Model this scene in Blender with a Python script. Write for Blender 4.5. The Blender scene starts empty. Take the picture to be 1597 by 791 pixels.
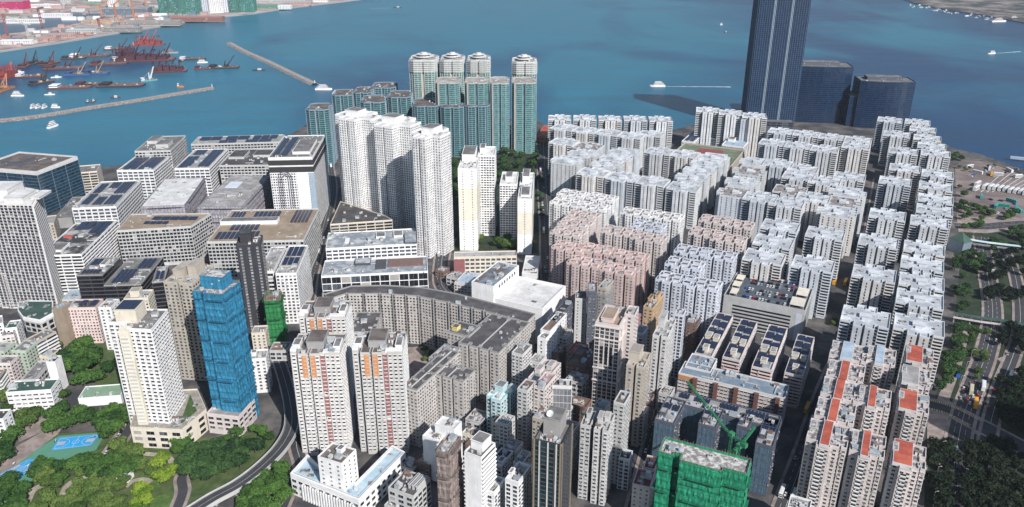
import bpy, math, random
import numpy as np
from mathutils import Vector

# ------------------------------------------------------------------ camera, world, sun, exposure
scene = bpy.context.scene
col = scene.collection
CAM_H = 350.0
cam_data = bpy.data.cameras.new('camera')
cam = bpy.data.objects.new('camera', cam_data)
col.objects.link(cam)
cam.location = (0, 0, CAM_H)
cam.rotation_euler = (math.radians(90 - 23.2), 0, 0)
cam_data.sensor_width = 36.0
cam_data.lens = 1242.0 / 1597.0 * 36.0
cam_data.clip_start = 1.0
cam_data.clip_end = 30000.0
scene.camera = cam

SUN_ELEV = math.radians(37)
SUN_SIDE = math.radians(31)            # how far right of straight behind the camera
world = bpy.data.worlds.new('World')
scene.world = world
world.use_nodes = True
wn = world.node_tree
bg = wn.nodes['Background']
sky = wn.nodes.new('ShaderNodeTexSky')
sky.sky_type = 'NISHITA'
sky.sun_disc = False
sky.sun_elevation = SUN_ELEV
# sun stands behind the camera (towards -Y), slightly to the right (+X)
sx, sy = math.sin(SUN_SIDE), -math.cos(SUN_SIDE)
sky.sun_rotation = math.atan2(sx, sy)
sky.air_density = 1.4
sky.dust_density = 0.6
sky.ozone_density = 4.0
wn.links.new(sky.outputs[0], bg.inputs[0])
bg.inputs[1].default_value = 0.078
sun_data = bpy.data.lights.new('sun', 'SUN')
sun_data.energy = 5.0
sun_data.angle = math.radians(0.53)
sun_data.color = (1.0, 0.965, 0.93)
sun = bpy.data.objects.new('sun', sun_data)
col.objects.link(sun)
sdir = Vector((sx * math.cos(SUN_ELEV), sy * math.cos(SUN_ELEV), math.sin(SUN_ELEV)))
sun.rotation_euler = sdir.to_track_quat('Z', 'Y').to_euler()
vs = scene.view_settings
vs.view_transform = 'Standard'
vs.look = 'None'
vs.exposure = 0.24
vs.gamma = 1.0
scene.cycles.max_bounces = 5
scene.cycles.diffuse_bounces = 2
scene.cycles.glossy_bounces = 2
scene.cycles.use_denoising = True
HAZE = 0.000045
# ------------------------------------------------------------------ survey of the place in metres: x to the right, y away, heights above the ground
DATA={
'shore':[[-1053.2,946.8],[-822.1,1022.1],[-716.7,1063.7],[-640.8,1108.4],[-573.9,1146.7],[-493.0,1187.3],[-384.5,1260.9],[-364.6,1388.0],[-286.8,1475.9],[-188.2,1455.5],[-33.4,1435.7],[46.0,1425.9],[67.9,1343.2],[279.4,1352.0],[347.2,1406.7],[517.8,1435.7],[619.5,1425.9],[716.6,1369.8],[701.7,1238.0],[729.2,1197.8],[749.6,1114.6],[779.8,946.8],[798.9,680.3]],
'kt':[[-1570.5,1782.8],[-1387.9,2199.6],[-1339.0,2300.8],[-1303.9,2373.3],[-1250.4,2518.0],[-1153.1,2744.2],[-1111.4,2863.5],[-1042.9,2993.0],[-956.0,3092.6],[-880.7,3265.7],[-660.0,3590.1],[-480.8,3949.6],[-385.2,5134.9],[-1964.0,6510.6],[-5662.6,5743.5]],
'ktwater':[[-1672.5,2366.5],[-1571.5,2510.7],[-1516.7,2626.5],[-1478.4,2752.8],[-1453.7,2927.7],[-1517.8,3063.3],[-1581.3,3146.3],[-1636.6,3063.3],[-1693.9,2909.3],[-1744.3,2803.1],[-1907.1,2657.0]],
'ne':[[1703.2,3645.6],[1674.1,3433.0],[1676.7,3265.7],[1704.5,3134.2],[1734.9,3012.4],[1755.9,2811.2],[1830.4,2450.2],[3916.3,5134.9],[3457.3,6510.6],[1884.6,4230.3]],
'bw':[[[-976.6,1388.0],[-930.7,1425.9],[-879.8,1460.6],[-810.8,1540.3],[-758.3,1592.1],[-705.0,1653.4],[-646.4,1719.3]],[[-818.3,2360.9],[-727.3,2210.4],[-612.9,2038.9],[-518.5,1890.6],[-434.7,1761.1]]],
'roads':[["harbour avenue",[[51.3,1310.0],[49.1,1166.7],[46.1,1016.2],[44.5,896.6],[41.7,799.3],[40.7,718.5],[36.9,663.2]],20,1],["factory road",[[-319.9,1339.8],[-271.8,1133.6],[-243.5,1016.2],[-221.7,855.4],[-208.9,749.1],[-198.8,690.0],[-194.2,650.5]],14,1],["park side highway",[[269.6,387.8],[295.2,431.8],[331.4,490.1],[368.6,542.1],[397.9,581.7],[427.8,626.2],[457.4,676.4],[492.4,749.1],[543.3,855.4]],14,1],["outer highway",[[294.2,387.8],[314.9,431.8],[352.7,490.1],[390.1,542.1],[421.1,581.7],[453.6,626.2],[491.0,690.0],[528.3,765.2],[554.7,835.9]],9,1],["shaded street",[[161.0,377.8],[187.4,425.3],[211.0,466.9],[242.0,523.8],[288.9,603.3],[326.8,676.4],[388.1,799.3],[444.9,918.5],[517.9,1072.1]],13,1],["tower street",[[72.6,377.8],[85.4,418.9],[100.8,466.9],[114.6,506.5],[123.4,542.1],[134.8,581.7],[151.0,626.2],[172.1,663.2]],12,1],["estate street",[[-72.9,851.4],[-76.1,799.3],[-72.1,733.6],[-62.3,706.9]],14,1],["crossing boulevard",[[313.3,516.8],[330.2,506.5],[343.4,486.1],[359.2,459.6],[378.4,431.8]],16,0],["junction road",[[532.5,892.3],[561.0,888.1],[618.7,898.7],[704.3,907.4]],18,1],["park lane",[[-278.7,451.0],[-279.3,466.9],[-279.9,483.7],[-284.2,506.5]],9,0],["lower ramp road",[[-146.2,387.8],[-145.5,415.8],[-142.7,438.5],[-153.2,466.9],[-159.2,506.5]],8,1],["park foot lane",[[-210.5,387.8],[-213.2,412.6],[-219.6,428.5],[-219.0,445.4]],6,0]],
'fly':[[-202.1,381.1],[-189.0,399.5],[-176.5,413.5],[-166.2,432.3],[-159.2,454.5],[-158.7,478.4],[-168.2,510.4],[-185.0,551.6],[-204.1,592.8]],
'park':[[-342.1,377.8],[-395.2,459.6],[-340.9,428.5],[-327.2,477.5],[-294.8,480.6],[-294.9,506.5],[-371.9,581.7],[-386.8,597.8],[-371.7,626.2],[-338.4,603.3],[-267.0,466.9],[-215.4,472.9],[-176.2,480.6],[-163.2,466.9],[-179.7,431.8],[-205.7,387.8]],
'courts':[[-348.2,426.6],[-325.6,474.5],[-293.7,479.1],[-291.0,458.1],[-306.6,448.2],[-316.3,430.5],[-324.3,400.5],[-336.5,400.5]],
'c1':[[-322.1,457.4],[-324.4,472.2],[-296.3,476.7],[-297.1,463.2]],
'c2':[[-343.7,430.5],[-332.6,448.2],[-321.7,446.8],[-327.8,426.6]],
'paths':[[[[-282.7,394.7],[-291.6,415.8],[-288.7,426.6],[-277.8,430.5],[-272.5,426.6]],4],[[[-253.3,418.9],[-251.4,424.0],[-245.3,426.6],[-238.2,424.0]],4],[[[-255.5,453.8],[-238.8,451.0],[-232.5,444.0]],4],[[[-308.1,400.5],[-311.5,412.6],[-310.0,418.9],[-299.3,426.6]],5],[[[-213.5,397.6],[-215.6,415.8],[-221.3,428.5]],3]],
'lawn':[[[-227.5,387.8],[-230.6,409.6],[-222.7,412.6],[-210.6,400.5],[-212.9,387.8]],[[-291.3,431.8],[-272.5,424.0],[-267.7,409.6],[-282.7,406.5]],[[-249.1,428.5],[-242.5,438.5],[-230.2,418.9],[-239.4,415.8]]],
'east':[[249.8,377.8],[305.4,490.1],[368.2,581.7],[430.2,690.0],[511.0,835.9],[597.6,1016.2],[650.8,1127.1],[711.9,1166.7],[741.8,1086.9],[758.8,875.6],[428.9,377.8]],
'depot':[[547.5,918.5],[651.8,1127.1],[682.7,1166.7],[717.9,1159.9],[732.9,1072.1],[726.4,965.2],[665.3,907.4],[594.9,907.4]],
'plaza':[[[291.3,459.6],[317.0,513.3],[327.4,518.5],[347.8,494.1],[358.4,456.0],[351.3,444.0],[342.1,466.9],[328.1,483.7]],[[339.9,506.5],[326.9,519.4],[373.6,581.7],[414.4,644.2],[420.2,644.2],[373.6,571.4],[336.8,519.4]],[[525.6,871.5],[549.8,923.0],[632.8,918.5],[612.2,883.9],[557.3,867.4]],[[408.7,581.7],[424.4,590.2],[422.1,563.3],[409.5,542.1]],[[-353.7,428.5],[-360.6,439.9],[-350.2,459.6],[-335.9,486.9],[-328.3,486.9],[-327.3,476.0],[-341.3,429.2]],[[-366.9,488.5],[-352.4,496.6],[-331.7,493.3],[-334.2,483.7],[-342.0,477.5],[-349.9,466.9]],[[-312.6,523.8],[-294.8,531.0],[-283.2,506.5],[-289.4,490.1]],[[-121.8,542.1],[-109.6,597.8],[-60.5,605.5],[-46.4,576.5],[-81.0,542.1]]],
'midgreen':[[-109.8,1219.8],[31.5,1201.6],[34.8,1043.5],[30.8,808.2],[-68.3,808.2],[-95.2,1016.2]],
'trees':[*[(x,y,s,0,'broad dark green tree in the dense clump behind the school yard','trees behind the school yard') for x,y,s in [[-362,555,16],[-365,563,16],[-367,584,14],[-357,566,14],[-338,538,15],[-346,557,16],[-362,591,15],[-346,566,14],[-349,575,15],[-331,543,12],[-327,555,12]]],
*[(x,y,s,0,'tallest dark green tree in front of the pink block','trees in front of the pink block') for x,y,s in [[-362,579,15],[-364,592,15],[-352,577,13],[-355,585,12]]],
*[(x,y,s,0,'dark green tree in the thick belt above the blue courts','trees above the blue courts') for x,y,s in [[-331,476,12],[-338,491,12],[-327,483,11],[-334,499,11],[-325,488,10],[-321,482,10],[-321,497,10],[-317,491,9],[-312,488,11],[-313,495,10],[-296,480,12],[-301,490,9],[-291,476,12],[-287,471,12],[-297,496,12],[-294,490,12],[-289,486,12],[-284,476,11],[-291,500,9],[-280,486,12]]],
*[(x,y,s,0,'dark green tree along the lane left of the blue courts','trees left of the blue courts') for x,y,s in [[-362,456,9],[-353,446,9],[-347,438,11],[-352,453,11],[-347,445,12],[-361,469,11],[-353,461,9],[-360,475,10],[-354,468,12],[-358,482,11],[-362,491,9]]],
*[(x,y,s,0,'dark green tree below the blue courts in the park','park trees below the blue courts') for x,y,s in [[-294,433,10],[-290,439,11],[-279,427,10],[-281,436,10],[-282,442,8],[-274,429,9],[-273,439,10],[-267,426,10],[-264,432,9],[-266,439,10],[-260,427,10],[-260,441,8],[-254,430,10],[-255,438,9]]],
*[(x,y,s,0,'dark green tree at the bend of the garden path','park trees at the garden path bend') for x,y,s in [[-313,426,11],[-316,434,10],[-304,418,8],[-310,434,9],[-304,433,10],[-296,422,9]]],
*[(x,y,s,0,'dark tree in the bottom left corner','trees in the bottom left corner') for x,y,s in [[-341,417,11],[-337,410,13],[-333,403,14],[-318,390,10],[-323,402,10],[-325,413,11],[-327,419,11],[-306,390,12],[-310,399,12],[-314,409,11]]],
*[(x,y,s,1,'mid green bushy tree in the lower garden','trees in the lower garden') for x,y,s in [[-279,390,7],[-282,395,7],[-280,402,8],[-276,395,8],[-272,388,9],[-274,400,8],[-269,391,10],[-269,406,7],[-265,402,9],[-269,411,7],[-259,396,9],[-263,406,7],[-257,401,10],[-252,397,9],[-247,396,10],[-254,414,8],[-248,402,7],[-242,390,10]]],
*[(x,y,s,2,'bright yellow green tree by the curved white path','yellow green park trees') for x,y,s in [[-237,399,7],[-232,393,8],[-239,411,9],[-235,407,9],[-232,402,8],[-235,412,7]]],
*[(x,y,s,2,'bright lime green tree beside the park lane','lime green trees by the lane') for x,y,s in [[-238,436,11],[-228,421,11],[-236,441,10],[-228,427,8],[-226,433,8]]],
*[(x,y,s,1,'olive green tree between the courts and the white slab tower','olive trees by the slab tower') for x,y,s in [[-274,456,11],[-263,440,9],[-265,450,11],[-257,447,11],[-261,455,8]]],
*[(x,y,s,0,'dark green tree at the foot of the cream podium','trees at the foot of the cream podium') for x,y,s in [[-240,464,10],[-235,461,10],[-231,452,8],[-230,460,10]]],
*[(x,y,s,3,'dark leafy tree on the bank above the curved flyover','trees above the curved flyover') for x,y,s in [[-221,438,12],[-214,429,12],[-208,424,9],[-217,449,12],[-214,442,12],[-209,438,12],[-207,432,12],[-203,425,11],[-211,449,12],[-198,428,11],[-202,444,11],[-204,457,10],[-196,438,9],[-200,452,12],[-192,432,11],[-196,445,9],[-195,451,11],[-190,438,11],[-191,456,11],[-183,437,12],[-184,446,12],[-185,455,10],[-178,454,12]]],
*[(x,y,s,0,'green tree in the wedge between flyover and civic building','trees between flyover and civic building') for x,y,s in [[-170,398,8],[-168,392,9],[-165,399,9],[-168,408,10],[-162,405,11],[-159,398,11],[-163,413,8],[-164,418,10],[-154,394,11],[-161,422,10],[-157,408,8],[-156,417,11],[-148,392,10],[-153,412,11],[-150,417,11],[-153,429,11],[-145,404,11],[-146,410,8]]],
*[(x,y,s,1,'round olive tree in front of the green roofed school','trees in front of the school') for x,y,s in [[-359,487,10],[-351,483,11],[-352,493,12]]],
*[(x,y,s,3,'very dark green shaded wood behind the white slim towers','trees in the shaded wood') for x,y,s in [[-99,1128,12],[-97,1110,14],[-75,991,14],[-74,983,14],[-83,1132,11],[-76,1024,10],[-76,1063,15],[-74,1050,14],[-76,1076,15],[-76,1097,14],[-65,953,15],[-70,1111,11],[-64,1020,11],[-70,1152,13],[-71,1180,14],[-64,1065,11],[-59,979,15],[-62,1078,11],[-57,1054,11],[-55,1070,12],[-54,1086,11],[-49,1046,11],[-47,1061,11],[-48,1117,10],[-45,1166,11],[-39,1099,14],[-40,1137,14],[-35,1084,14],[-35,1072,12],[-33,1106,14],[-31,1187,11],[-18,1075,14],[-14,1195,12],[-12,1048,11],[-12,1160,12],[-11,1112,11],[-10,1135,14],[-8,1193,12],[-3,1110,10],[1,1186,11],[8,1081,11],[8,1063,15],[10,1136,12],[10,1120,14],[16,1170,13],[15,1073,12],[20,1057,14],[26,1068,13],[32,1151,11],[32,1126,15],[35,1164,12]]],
*[(x,y,s,1,'bright green tree between the two white slab towers','trees between the slab towers') for x,y,s in [[-37,827,10],[-36,840,10],[-16,825,11],[-9,819,9],[-6,823,10],[-5,837,11],[0,820,10],[4,824,9]]],
*[(x,y,s,2,'small light green tree at the nearest tall white tower','trees at the tall white tower') for x,y,s in [[-90,828,7],[-87,813,7],[-84,823,6]]],
*[(x,y,s,3,'dark street tree lining the left side of the harbour avenue','street trees left of the avenue') for x,y,s in [[39,1201,7],[37,1062,7],[36,996,8],[38,1070,7],[43,1136,6],[38,976,7],[41,1053,8],[37,918,7],[38,942,7]]],
*[(x,y,s,3,'dark street tree lining the right side of the harbour avenue','street trees right of the avenue') for x,y,s in [[55,1000,5],[56,984,5],[42,686,5],[44,716,6],[58,973,7],[53,853,6],[52,824,6],[46,706,5],[48,750,5],[46,681,6]]],
*[(x,y,s,3,'dark tree on the shore at the end of the long column','shore trees at the column end') for x,y,s in [[667,1163,9],[671,1168,10],[682,1184,8],[678,1163,9]]],
*[(x,y,s,1,'low tree scattered round the vehicle depot','trees round the vehicle depot') for x,y,s in [[609,1032,6],[656,1122,6],[659,1110,5],[668,1117,5],[700,1125,6],[712,1131,5]]],
*[(x,y,s,3,'dark green tree between the white blocks and the depot lot','trees between blocks and depot') for x,y,s in [[565,948,9],[563,939,10],[577,966,7],[576,958,9],[596,995,9],[553,911,8],[562,919,8]]],
*[(x,y,s,0,'green tree beside the pale roofed depot office','trees by the depot office') for x,y,s in [[567,932,8],[582,952,8],[584,947,8],[588,944,8],[572,907,8],[585,930,7],[594,942,7],[591,930,7],[593,926,9]]],
*[(x,y,s,3,'dark green tree beside the long column above the footbridge','trees above the green footbridge') for x,y,s in [[438,711,7],[464,761,10],[474,776,10],[434,698,8],[478,783,8],[421,666,8],[441,704,9],[463,741,7],[479,771,10],[428,673,9],[494,796,9],[451,713,8],[444,699,9]]],
*[(x,y,s,3,'dark green tree beside the long column below the footbridge','trees below the green footbridge') for x,y,s in [[336,534,9],[345,542,9],[360,572,9],[354,560,7],[365,580,9],[353,555,10],[361,566,8],[382,602,8],[371,579,10],[387,608,8],[360,555,10],[370,573,8],[382,596,8],[376,583,10],[397,624,10],[400,628,9],[392,609,8],[388,603,8],[380,586,8],[406,631,8]]],
*[(x,y,s,4,'shade-coloured tree in the wood above the footbridge at the right edge','trees at the right edge above the footbridge') for x,y,s in [[489,748,10],[464,699,8],[499,761,11],[468,704,10],[461,689,10],[473,708,9],[489,733,10],[519,784,10],[495,738,10],[481,710,9],[517,770,8],[525,784,8],[504,745,9],[510,753,11],[480,698,10],[486,702,9],[543,801,8],[529,773,9],[526,766,10],[533,777,9],[550,802,10],[483,687,8],[491,696,11],[541,779,10],[536,768,10],[561,806,12],[496,694,10],[528,748,9],[505,705,10],[550,780,11]]],
*[(x,y,s,4,'shade-coloured tree in the wood below the footbridge at the right edge','trees at the right edge below the footbridge') for x,y,s in [[433,620,8],[425,602,9],[431,613,8],[445,627,11],[451,632,9],[435,600,10],[438,605,10],[442,608,8],[448,617,11],[439,597,11],[435,588,10],[445,603,10],[456,621,11]]],
*[(x,y,s,4,'shade-coloured wood right of the highway junction','trees right of the junction') for x,y,s in [[378,524,8],[387,540,9],[362,494,9],[367,502,10],[374,511,11],[361,487,9],[385,521,9],[388,525,8],[382,514,8],[369,489,9],[366,478,8],[406,542,11],[380,497,9],[389,511,10],[376,486,11],[390,505,9],[381,489,10],[371,470,10]]],
*[(x,y,s,4,'shade-coloured wood beside the right row of red roofed blocks','trees beside the red roofed blocks') for x,y,s in [[275,419,11],[287,441,11],[295,458,10],[266,398,9],[291,447,10],[280,423,8],[274,411,10],[295,451,8],[279,415,10],[274,404,9],[294,443,10],[290,434,8],[285,422,10],[272,396,11],[278,407,8],[303,458,11],[300,450,10],[299,441,11]]],
*[(x,y,s,4,'shade-coloured tree in the bottom right wood','trees in the bottom right wood') for x,y,s in [[286,400,10],[296,419,10],[312,448,11],[284,391,10],[320,460,8],[293,408,10],[306,430,11],[304,422,10],[321,453,8],[296,401,11],[318,441,8],[326,453,11],[311,425,10],[295,394,9],[325,448,10],[307,411,11],[323,438,11],[314,421,11],[311,415,10],[327,441,11],[331,449,9],[306,402,8],[338,460,10],[335,454,11],[300,390,11],[326,433,9],[306,394,11],[330,437,10],[316,411,8],[342,454,11],[322,418,10],[312,399,10],[339,443,11],[330,424,8],[318,402,9],[327,416,9],[338,434,11],[316,393,11],[327,410,10],[346,440,10],[332,416,9],[324,399,9]]],
*[(x,y,s,3,'dark green tree left of the highway above the footbridge','trees left of the highway above the footbridge') for x,y,s in [[486,767,10],[504,800,9],[495,778,7],[485,755,10],[488,759,8],[505,788,10],[497,771,10]]],
*[(x,y,s,3,'dark green tree round the pavilion ramp at the right edge','trees round the pavilion ramp') for x,y,s in [[539,826,9],[546,836,8],[534,814,8],[550,832,8],[576,858,8],[586,867,9],[562,814,8],[583,849,9],[598,873,9],[573,826,9],[583,842,10],[588,846,10]]],
*[(x,y,s,1,'olive tree on the verge below the footbridge','verge trees below the footbridge') for x,y,s in [[405,618,6],[399,607,7],[412,628,7],[390,584,6],[394,590,6],[415,623,6]]],
*[(x,y,s,4,'shade-coloured wood right of the waiting buses','wood right of the waiting buses') for x,y,s in [[397,542,8],[393,534,10],[391,529,11],[375,500,11],[383,513,8],[389,521,11],[380,505,9],[400,536,11],[406,541,10],[396,524,10],[382,500,10],[411,549,11],[387,506,10],[393,517,9]]],
*[(x,y,s,0,'green tree on the plaza edge above the teal footbridge','trees on the plaza edge') for x,y,s in [[537,880,7],[540,882,6],[547,887,6],[552,885,7],[555,882,7],[560,890,8]]],
*[(x,y,s,0,'green tree along the lower edge of the depot','trees along the lower depot edge') for x,y,s in [[592,928,6],[592,924,6],[602,909,8],[608,919,6],[605,913,7],[618,930,7],[613,916,7],[626,930,7]]],
*[(x,y,s,1,'small tree in the court of the curved estate block','trees in the estate court') for x,y,s in [[-90,585,6],[-74,592,6],[-72,578,5],[-68,583,6],[-68,588,5]]],
*[(x,y,s,1,'small green tree on the median strip of the highway','median strip trees') for x,y,s in [[373,548,5],[380,558,6],[394,576,6],[401,588,5],[399,583,5],[423,624,6]]],
*[(x,y,s,1,'small green tree between the car park and the white cross blocks','trees by the car park ramp') for x,y,s in [[291,640,5],[296,648,5],[295,644,5]]],
*[(x,y,s,1,'olive tree along the path right of the school wing','trees right of the school wing') for x,y,s in [[-390,588,7],[-387,583,7],[-357,532,7],[-389,594,9],[-373,568,7],[-345,521,9]]],
*[(x,y,s,1,'round tree on the lane left of the green roofed school','trees left of the green roofed school') for x,y,s in [[-399,527,9],[-388,517,10],[-378,501,8],[-365,486,8],[-360,491,10]]],
*[(x,y,s,1,'mid green tree round the lower garden wall','trees round the lower garden wall') for x,y,s in [[-299,395,8],[-310,423,9],[-292,392,9],[-299,408,8],[-303,417,9],[-307,426,10],[-294,403,8],[-301,422,8],[-286,400,8],[-296,418,8]]],
*[(x,y,s,1,'bushy tree inside the garden path loop','trees inside the garden path loop') for x,y,s in [[-280,408,9],[-281,414,6],[-283,419,7],[-286,427,7],[-272,420,6],[-275,426,8],[-269,429,8],[-264,420,8],[-260,415,9],[-260,426,7],[-254,422,7]]],
*[(x,y,s,1,'olive tree beside the white park pavilion','trees beside the park pavilion') for x,y,s in [[-254,440,9],[-251,435,8],[-250,440,7],[-240,430,8]]],
*[(x,y,s,0,'dark tree at the foot of the terraced podium','trees at the foot of the terraced podium') for x,y,s in [[-204,461,7],[-201,465,7],[-195,462,7],[-196,472,9],[-188,463,7],[-186,478,7],[-178,473,9],[-173,469,7]]],],
'boats':[
[317.3,1743.0,"ferry",34,178,"white ferry trailing a long white wake off the harbour front",90,"",0],
[-403.7,1708.8,"ferry",36,0,"large white motor yacht off the tip of the long breakwater",0,"",0],
[-364.2,1669.3,"yacht",20,10,"small white motor yacht just behind the large one",0,"",0],
[-456.7,3307.5,"tug",26,20,"small dark work boat with a faint wake near the far shore",60,"",0],
[-608.6,1934.7,"tug",24,0,"dark tug crossing beside the slanted breakwater",0,"",0],
[-813.7,1386.8,"ship",26,80,"white three deck ship moored before the near breakwater",0,"",0],
[1289.0,2180.2,"yacht",20,200,"small white boat with a fan of wake on the right",60,"",0],
[785.8,1793.0,"tug",22,30,"dark boat partly hidden behind the twin blue towers",0,"",0],
[1690.8,2862.2,"ship",60,10,"large pinkish cruise boat moored at the far right pier",0,"",0],
[1786.2,2934.4,"ferry",40,10,"white cruise boat moored right of the large pinkish one",0,"",0],
[676.1,2589.6,"tug",8,0,"tiny dark boat left of the skyscraper",0,"",0],
[919.4,2589.6,"tug",8,0,"tiny dark boat right of the skyscraper",0,"",0],
[707.1,2776.6,"yacht",8,0,"tiny white boat far out left of the skyscraper",0,"",0],
[-1204.4,1995.6,"barge",40,100,"dark red crane barge with a tall black jib, leftmost of three",0,"r",1],
[-1202.2,2031.9,"barge",38,95,"dark crane barge with a tall black jib, middle of three",0,"k",1],
[-1158.5,2022.7,"barge",40,80,"maroon crane barge with a pointed jib, right of three",0,"r",1],
[-1166.2,1853.5,"barge",45,90,"bright red crane barge at the left edge of the shelter",0,"R",1],
[-1091.5,1708.8,"barge",40,90,"orange crane barge cut by the left edge",0,"o",1],
[-1022.9,1644.0,"ferry",26,0,"white work boat with tall masts near the breakwater, left side",0,"",0],
[-1046.8,1778.4,"barge",36,60,"dark barge with a tan jib in front of the red ones",0,"k",1],
[-1049.4,1845.8,"tug",18,20,"white and grey work boat beside the tan jib barge",0,"",0],
[-963.3,1656.6,"tug",16,10,"small green and white boat alone in open water of the shelter",0,"",0],
[-1090.9,1960.4,"barge",60,10,"long red barge with a white frame crane",0,"r",1],
[-1115.3,2138.7,"barge",70,15,"long rusty red barge with a small crane house",0,"r",1],
[-1014.9,1877.2,"barge",40,5,"blue hulled barge with a lattice crane",0,"b",1],
[-980.6,1893.3,"barge",40,5,"blue hulled barge right of its twin with a tan jib",0,"b",1],
[-957.5,1729.1,"barge",60,8,"dark red cargo barge low in the water, front row left",0,"r",0],
[-922.3,1757.0,"barge",50,5,"dark red cargo barge loaded with cargo, front row",0,"r",0],
[-855.6,1750.0,"barge",66,4,"long black cargo barge with a white hut, front row right",0,"k",0],
[-820.8,1807.8,"barge",26,40,"teal topped dredger boat at the right of the front row",0,"t",1],
[-1010.6,2022.7,"barge",60,10,"dark maroon barge packed left of the giant one",0,"r",0],
[-946.1,2079.2,"barge",150,10,"giant maroon crane barge in the middle of the shelter",0,"m",3],
[-1013.2,2118.5,"barge",55,80,"maroon crane barge with a white A frame left of the giant one",0,"m",1],
[-1043.0,2337.9,"barge",60,10,"red and white crane barge behind the giant one",0,"R",2],
[-821.1,1917.9,"barge",60,15,"flat topped maroon barge with a pale deck in front of the giant one",0,"m",0],
[-922.4,2190.8,"ferry",42,5,"grey naval looking ship behind the giant barge",0,"g",0],
[-843.5,2069.6,"tug",20,90,"small grey tug beside the dark barges on the right",0,"",0],
[-826.0,2088.9,"barge",45,10,"dark barge with small boats alongside on the right",0,"k",0],
[-782.4,2041.2,"yacht",20,10,"small white boat among the dark barges",0,"",0],
[-747.4,1951.7,"barge",30,5,"low red brown barge at the right",0,"r",0],
[-704.9,1969.0,"barge",50,5,"black barge with yellow winches at the far right of the shelter",0,"k",1],
[-1092.6,2256.4,"barge",50,10,"rusty barge moored behind the long red one",0,"r",1],
[-1137.4,2098.7,"barge",40,10,"black barge with a folded jib behind the white frame crane",0,"k",1],
[-1171.4,1909.7,"tug",18,10,"white launch among the red barges at the left",0,"",0],
[-1112.8,1853.5,"barge",45,5,"brown deck barge in the left rows",0,"r",0],
[-932.6,1538.0,"yacht",14,90,"pair boat moored by the near breakwater, left one",0,"",0],
[-922.6,1538.0,"yacht",14,90,"second boat from the left moored by the near breakwater",0,"",0],
[-910.1,1538.0,"yacht",14,90,"third boat from the left moored by the near breakwater",0,"",0],
[-888.8,1538.0,"yacht",14,0,"fourth boat from the left moored by the near breakwater",0,"",0],
[-848.6,1583.5,"tug",12,90,"fifth boat moored by the near breakwater",0,"",0],
[-839.9,1589.4,"tug",12,90,"sixth boat moored by the near breakwater, right of its twin",0,"",0],
[-812.6,1625.4,"tug",16,10,"dark boat with a mast moored at the middle of the near breakwater",0,"",0],
[-720.9,1736.0,"barge",10,0,"small square orange hut boat near the tip of the near breakwater",0,"o",0],],
'pierboats':[[1630.9,3397.1],[1596.5,3312.0],[1621.3,3349.1],[1666.8,3395.6],[1628.5,3304.6],[1639.3,3323.7],[1647.7,3299.4],[1670.7,3326.5],[1669.2,3318.8],[1623.1,3195.2],[1636.8,3201.5],[1638.4,3192.0],[1666.6,3238.7],[1649.8,3168.5],[1690.5,3238.9],[1682.8,3209.3],[1647.3,3119.6],[1644.1,3097.5],[1710.3,3190.0],[1677.1,3121.4],[1679.0,3117.2],[1714.8,3143.7],[1712.2,3129.9],[1665.4,3023.6],[1719.0,3118.7],[1685.8,3041.8],[1716.4,3084.4],[1673.2,2974.0],[1707.2,3022.7],[1732.2,3046.8],[1728.7,3025.5],[1682.8,2924.5],[1702.2,2958.2],[1737.8,2992.9]],
'ktb':[
[-1224.8,3074.8,150,60,75,"net","wide unfinished tower block in green netting on the far shore, left one","netted building",0],
[-1017.6,3137.2,90,60,70,"net","unfinished tower block in green netting on the far shore, right of the glass ones","netted building",0],
[-1153.4,3095.3,40,50,90,"blue","blue glass unfinished tower between the green netted ones","building",0],
[-1107.7,3116.2,50,50,80,"white","pale striped tower between the green netted ones","building",0],
[-1071.1,3137.2,30,50,85,"blue","slim blue glass tower beside the right green netted one","building",0],
[-1548.7,3224.4,30,30,95,"white","white round core tower of the far shore site","building",0],
[-1840.8,3438.4,40,30,30,"pale","low pale block on the far shore left of the canal end","building",0],
[-1968.0,3224.4,160,60,30,"magenta","magenta clad hoarding building in the top left corner","building",0],
[-1266.4,2574.5,200,26,14,"concr","long low concrete wall building behind the far quay","building",0],
[-1189.0,2728.5,180,26,16,"concr","second long low concrete wall building behind the far quay","building",0],
[-1082.8,2847.0,170,40,14,"brick","low brick red shed on the far quay","building",0],
[-1332.7,2545.6,90,30,12,"tent","pale curved roof shed by the canal bridge","building",0],
[-1412.4,2335.2,90,30,10,"white","white roofed site shed near the far left quay","building",0],
[-1349.7,2462.7,80,40,10,"pinks","pink roofed site huts on the far quay, left","building",0],
[-1363.0,2397.3,60,40,9,"pinks","pink roofed site huts on the far quay, farther left","building",0],
[-1390.8,2795.0,120,24,10,"orange","orange machinery yard shed by the canal","building",0],
[-1628.0,2956.7,100,20,12,"white","long white shed along the canal far bank","building",0],
[-1652.2,2795.0,120,20,12,"white","white shed along the canal far bank, left","building",0],
[-1418.6,3054.5,160,60,22,"roofb","grey blue curved roof hall at the canal end","building",0],
[-957.4,3269.7,120,50,10,"greenr","green roofed site shed on the far right quay","building",0],
[-853.9,3364.1,80,30,8,"pinks","pinkish site huts on the far right quay","building",0],
[-882.3,3224.4,50,30,14,"white","white building on the far right quay","building",0],
[-803.6,3489.7,60,30,12,"white","small white building farthest right on the far shore","building",0],
[-958.3,3463.9,200,40,10,"pale","pale flat shed behind the far right quay","building",0],
[-1868.0,3269.7,200,20,12,"white","long white elevated road deck at the far top left","road deck",0],],
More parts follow.
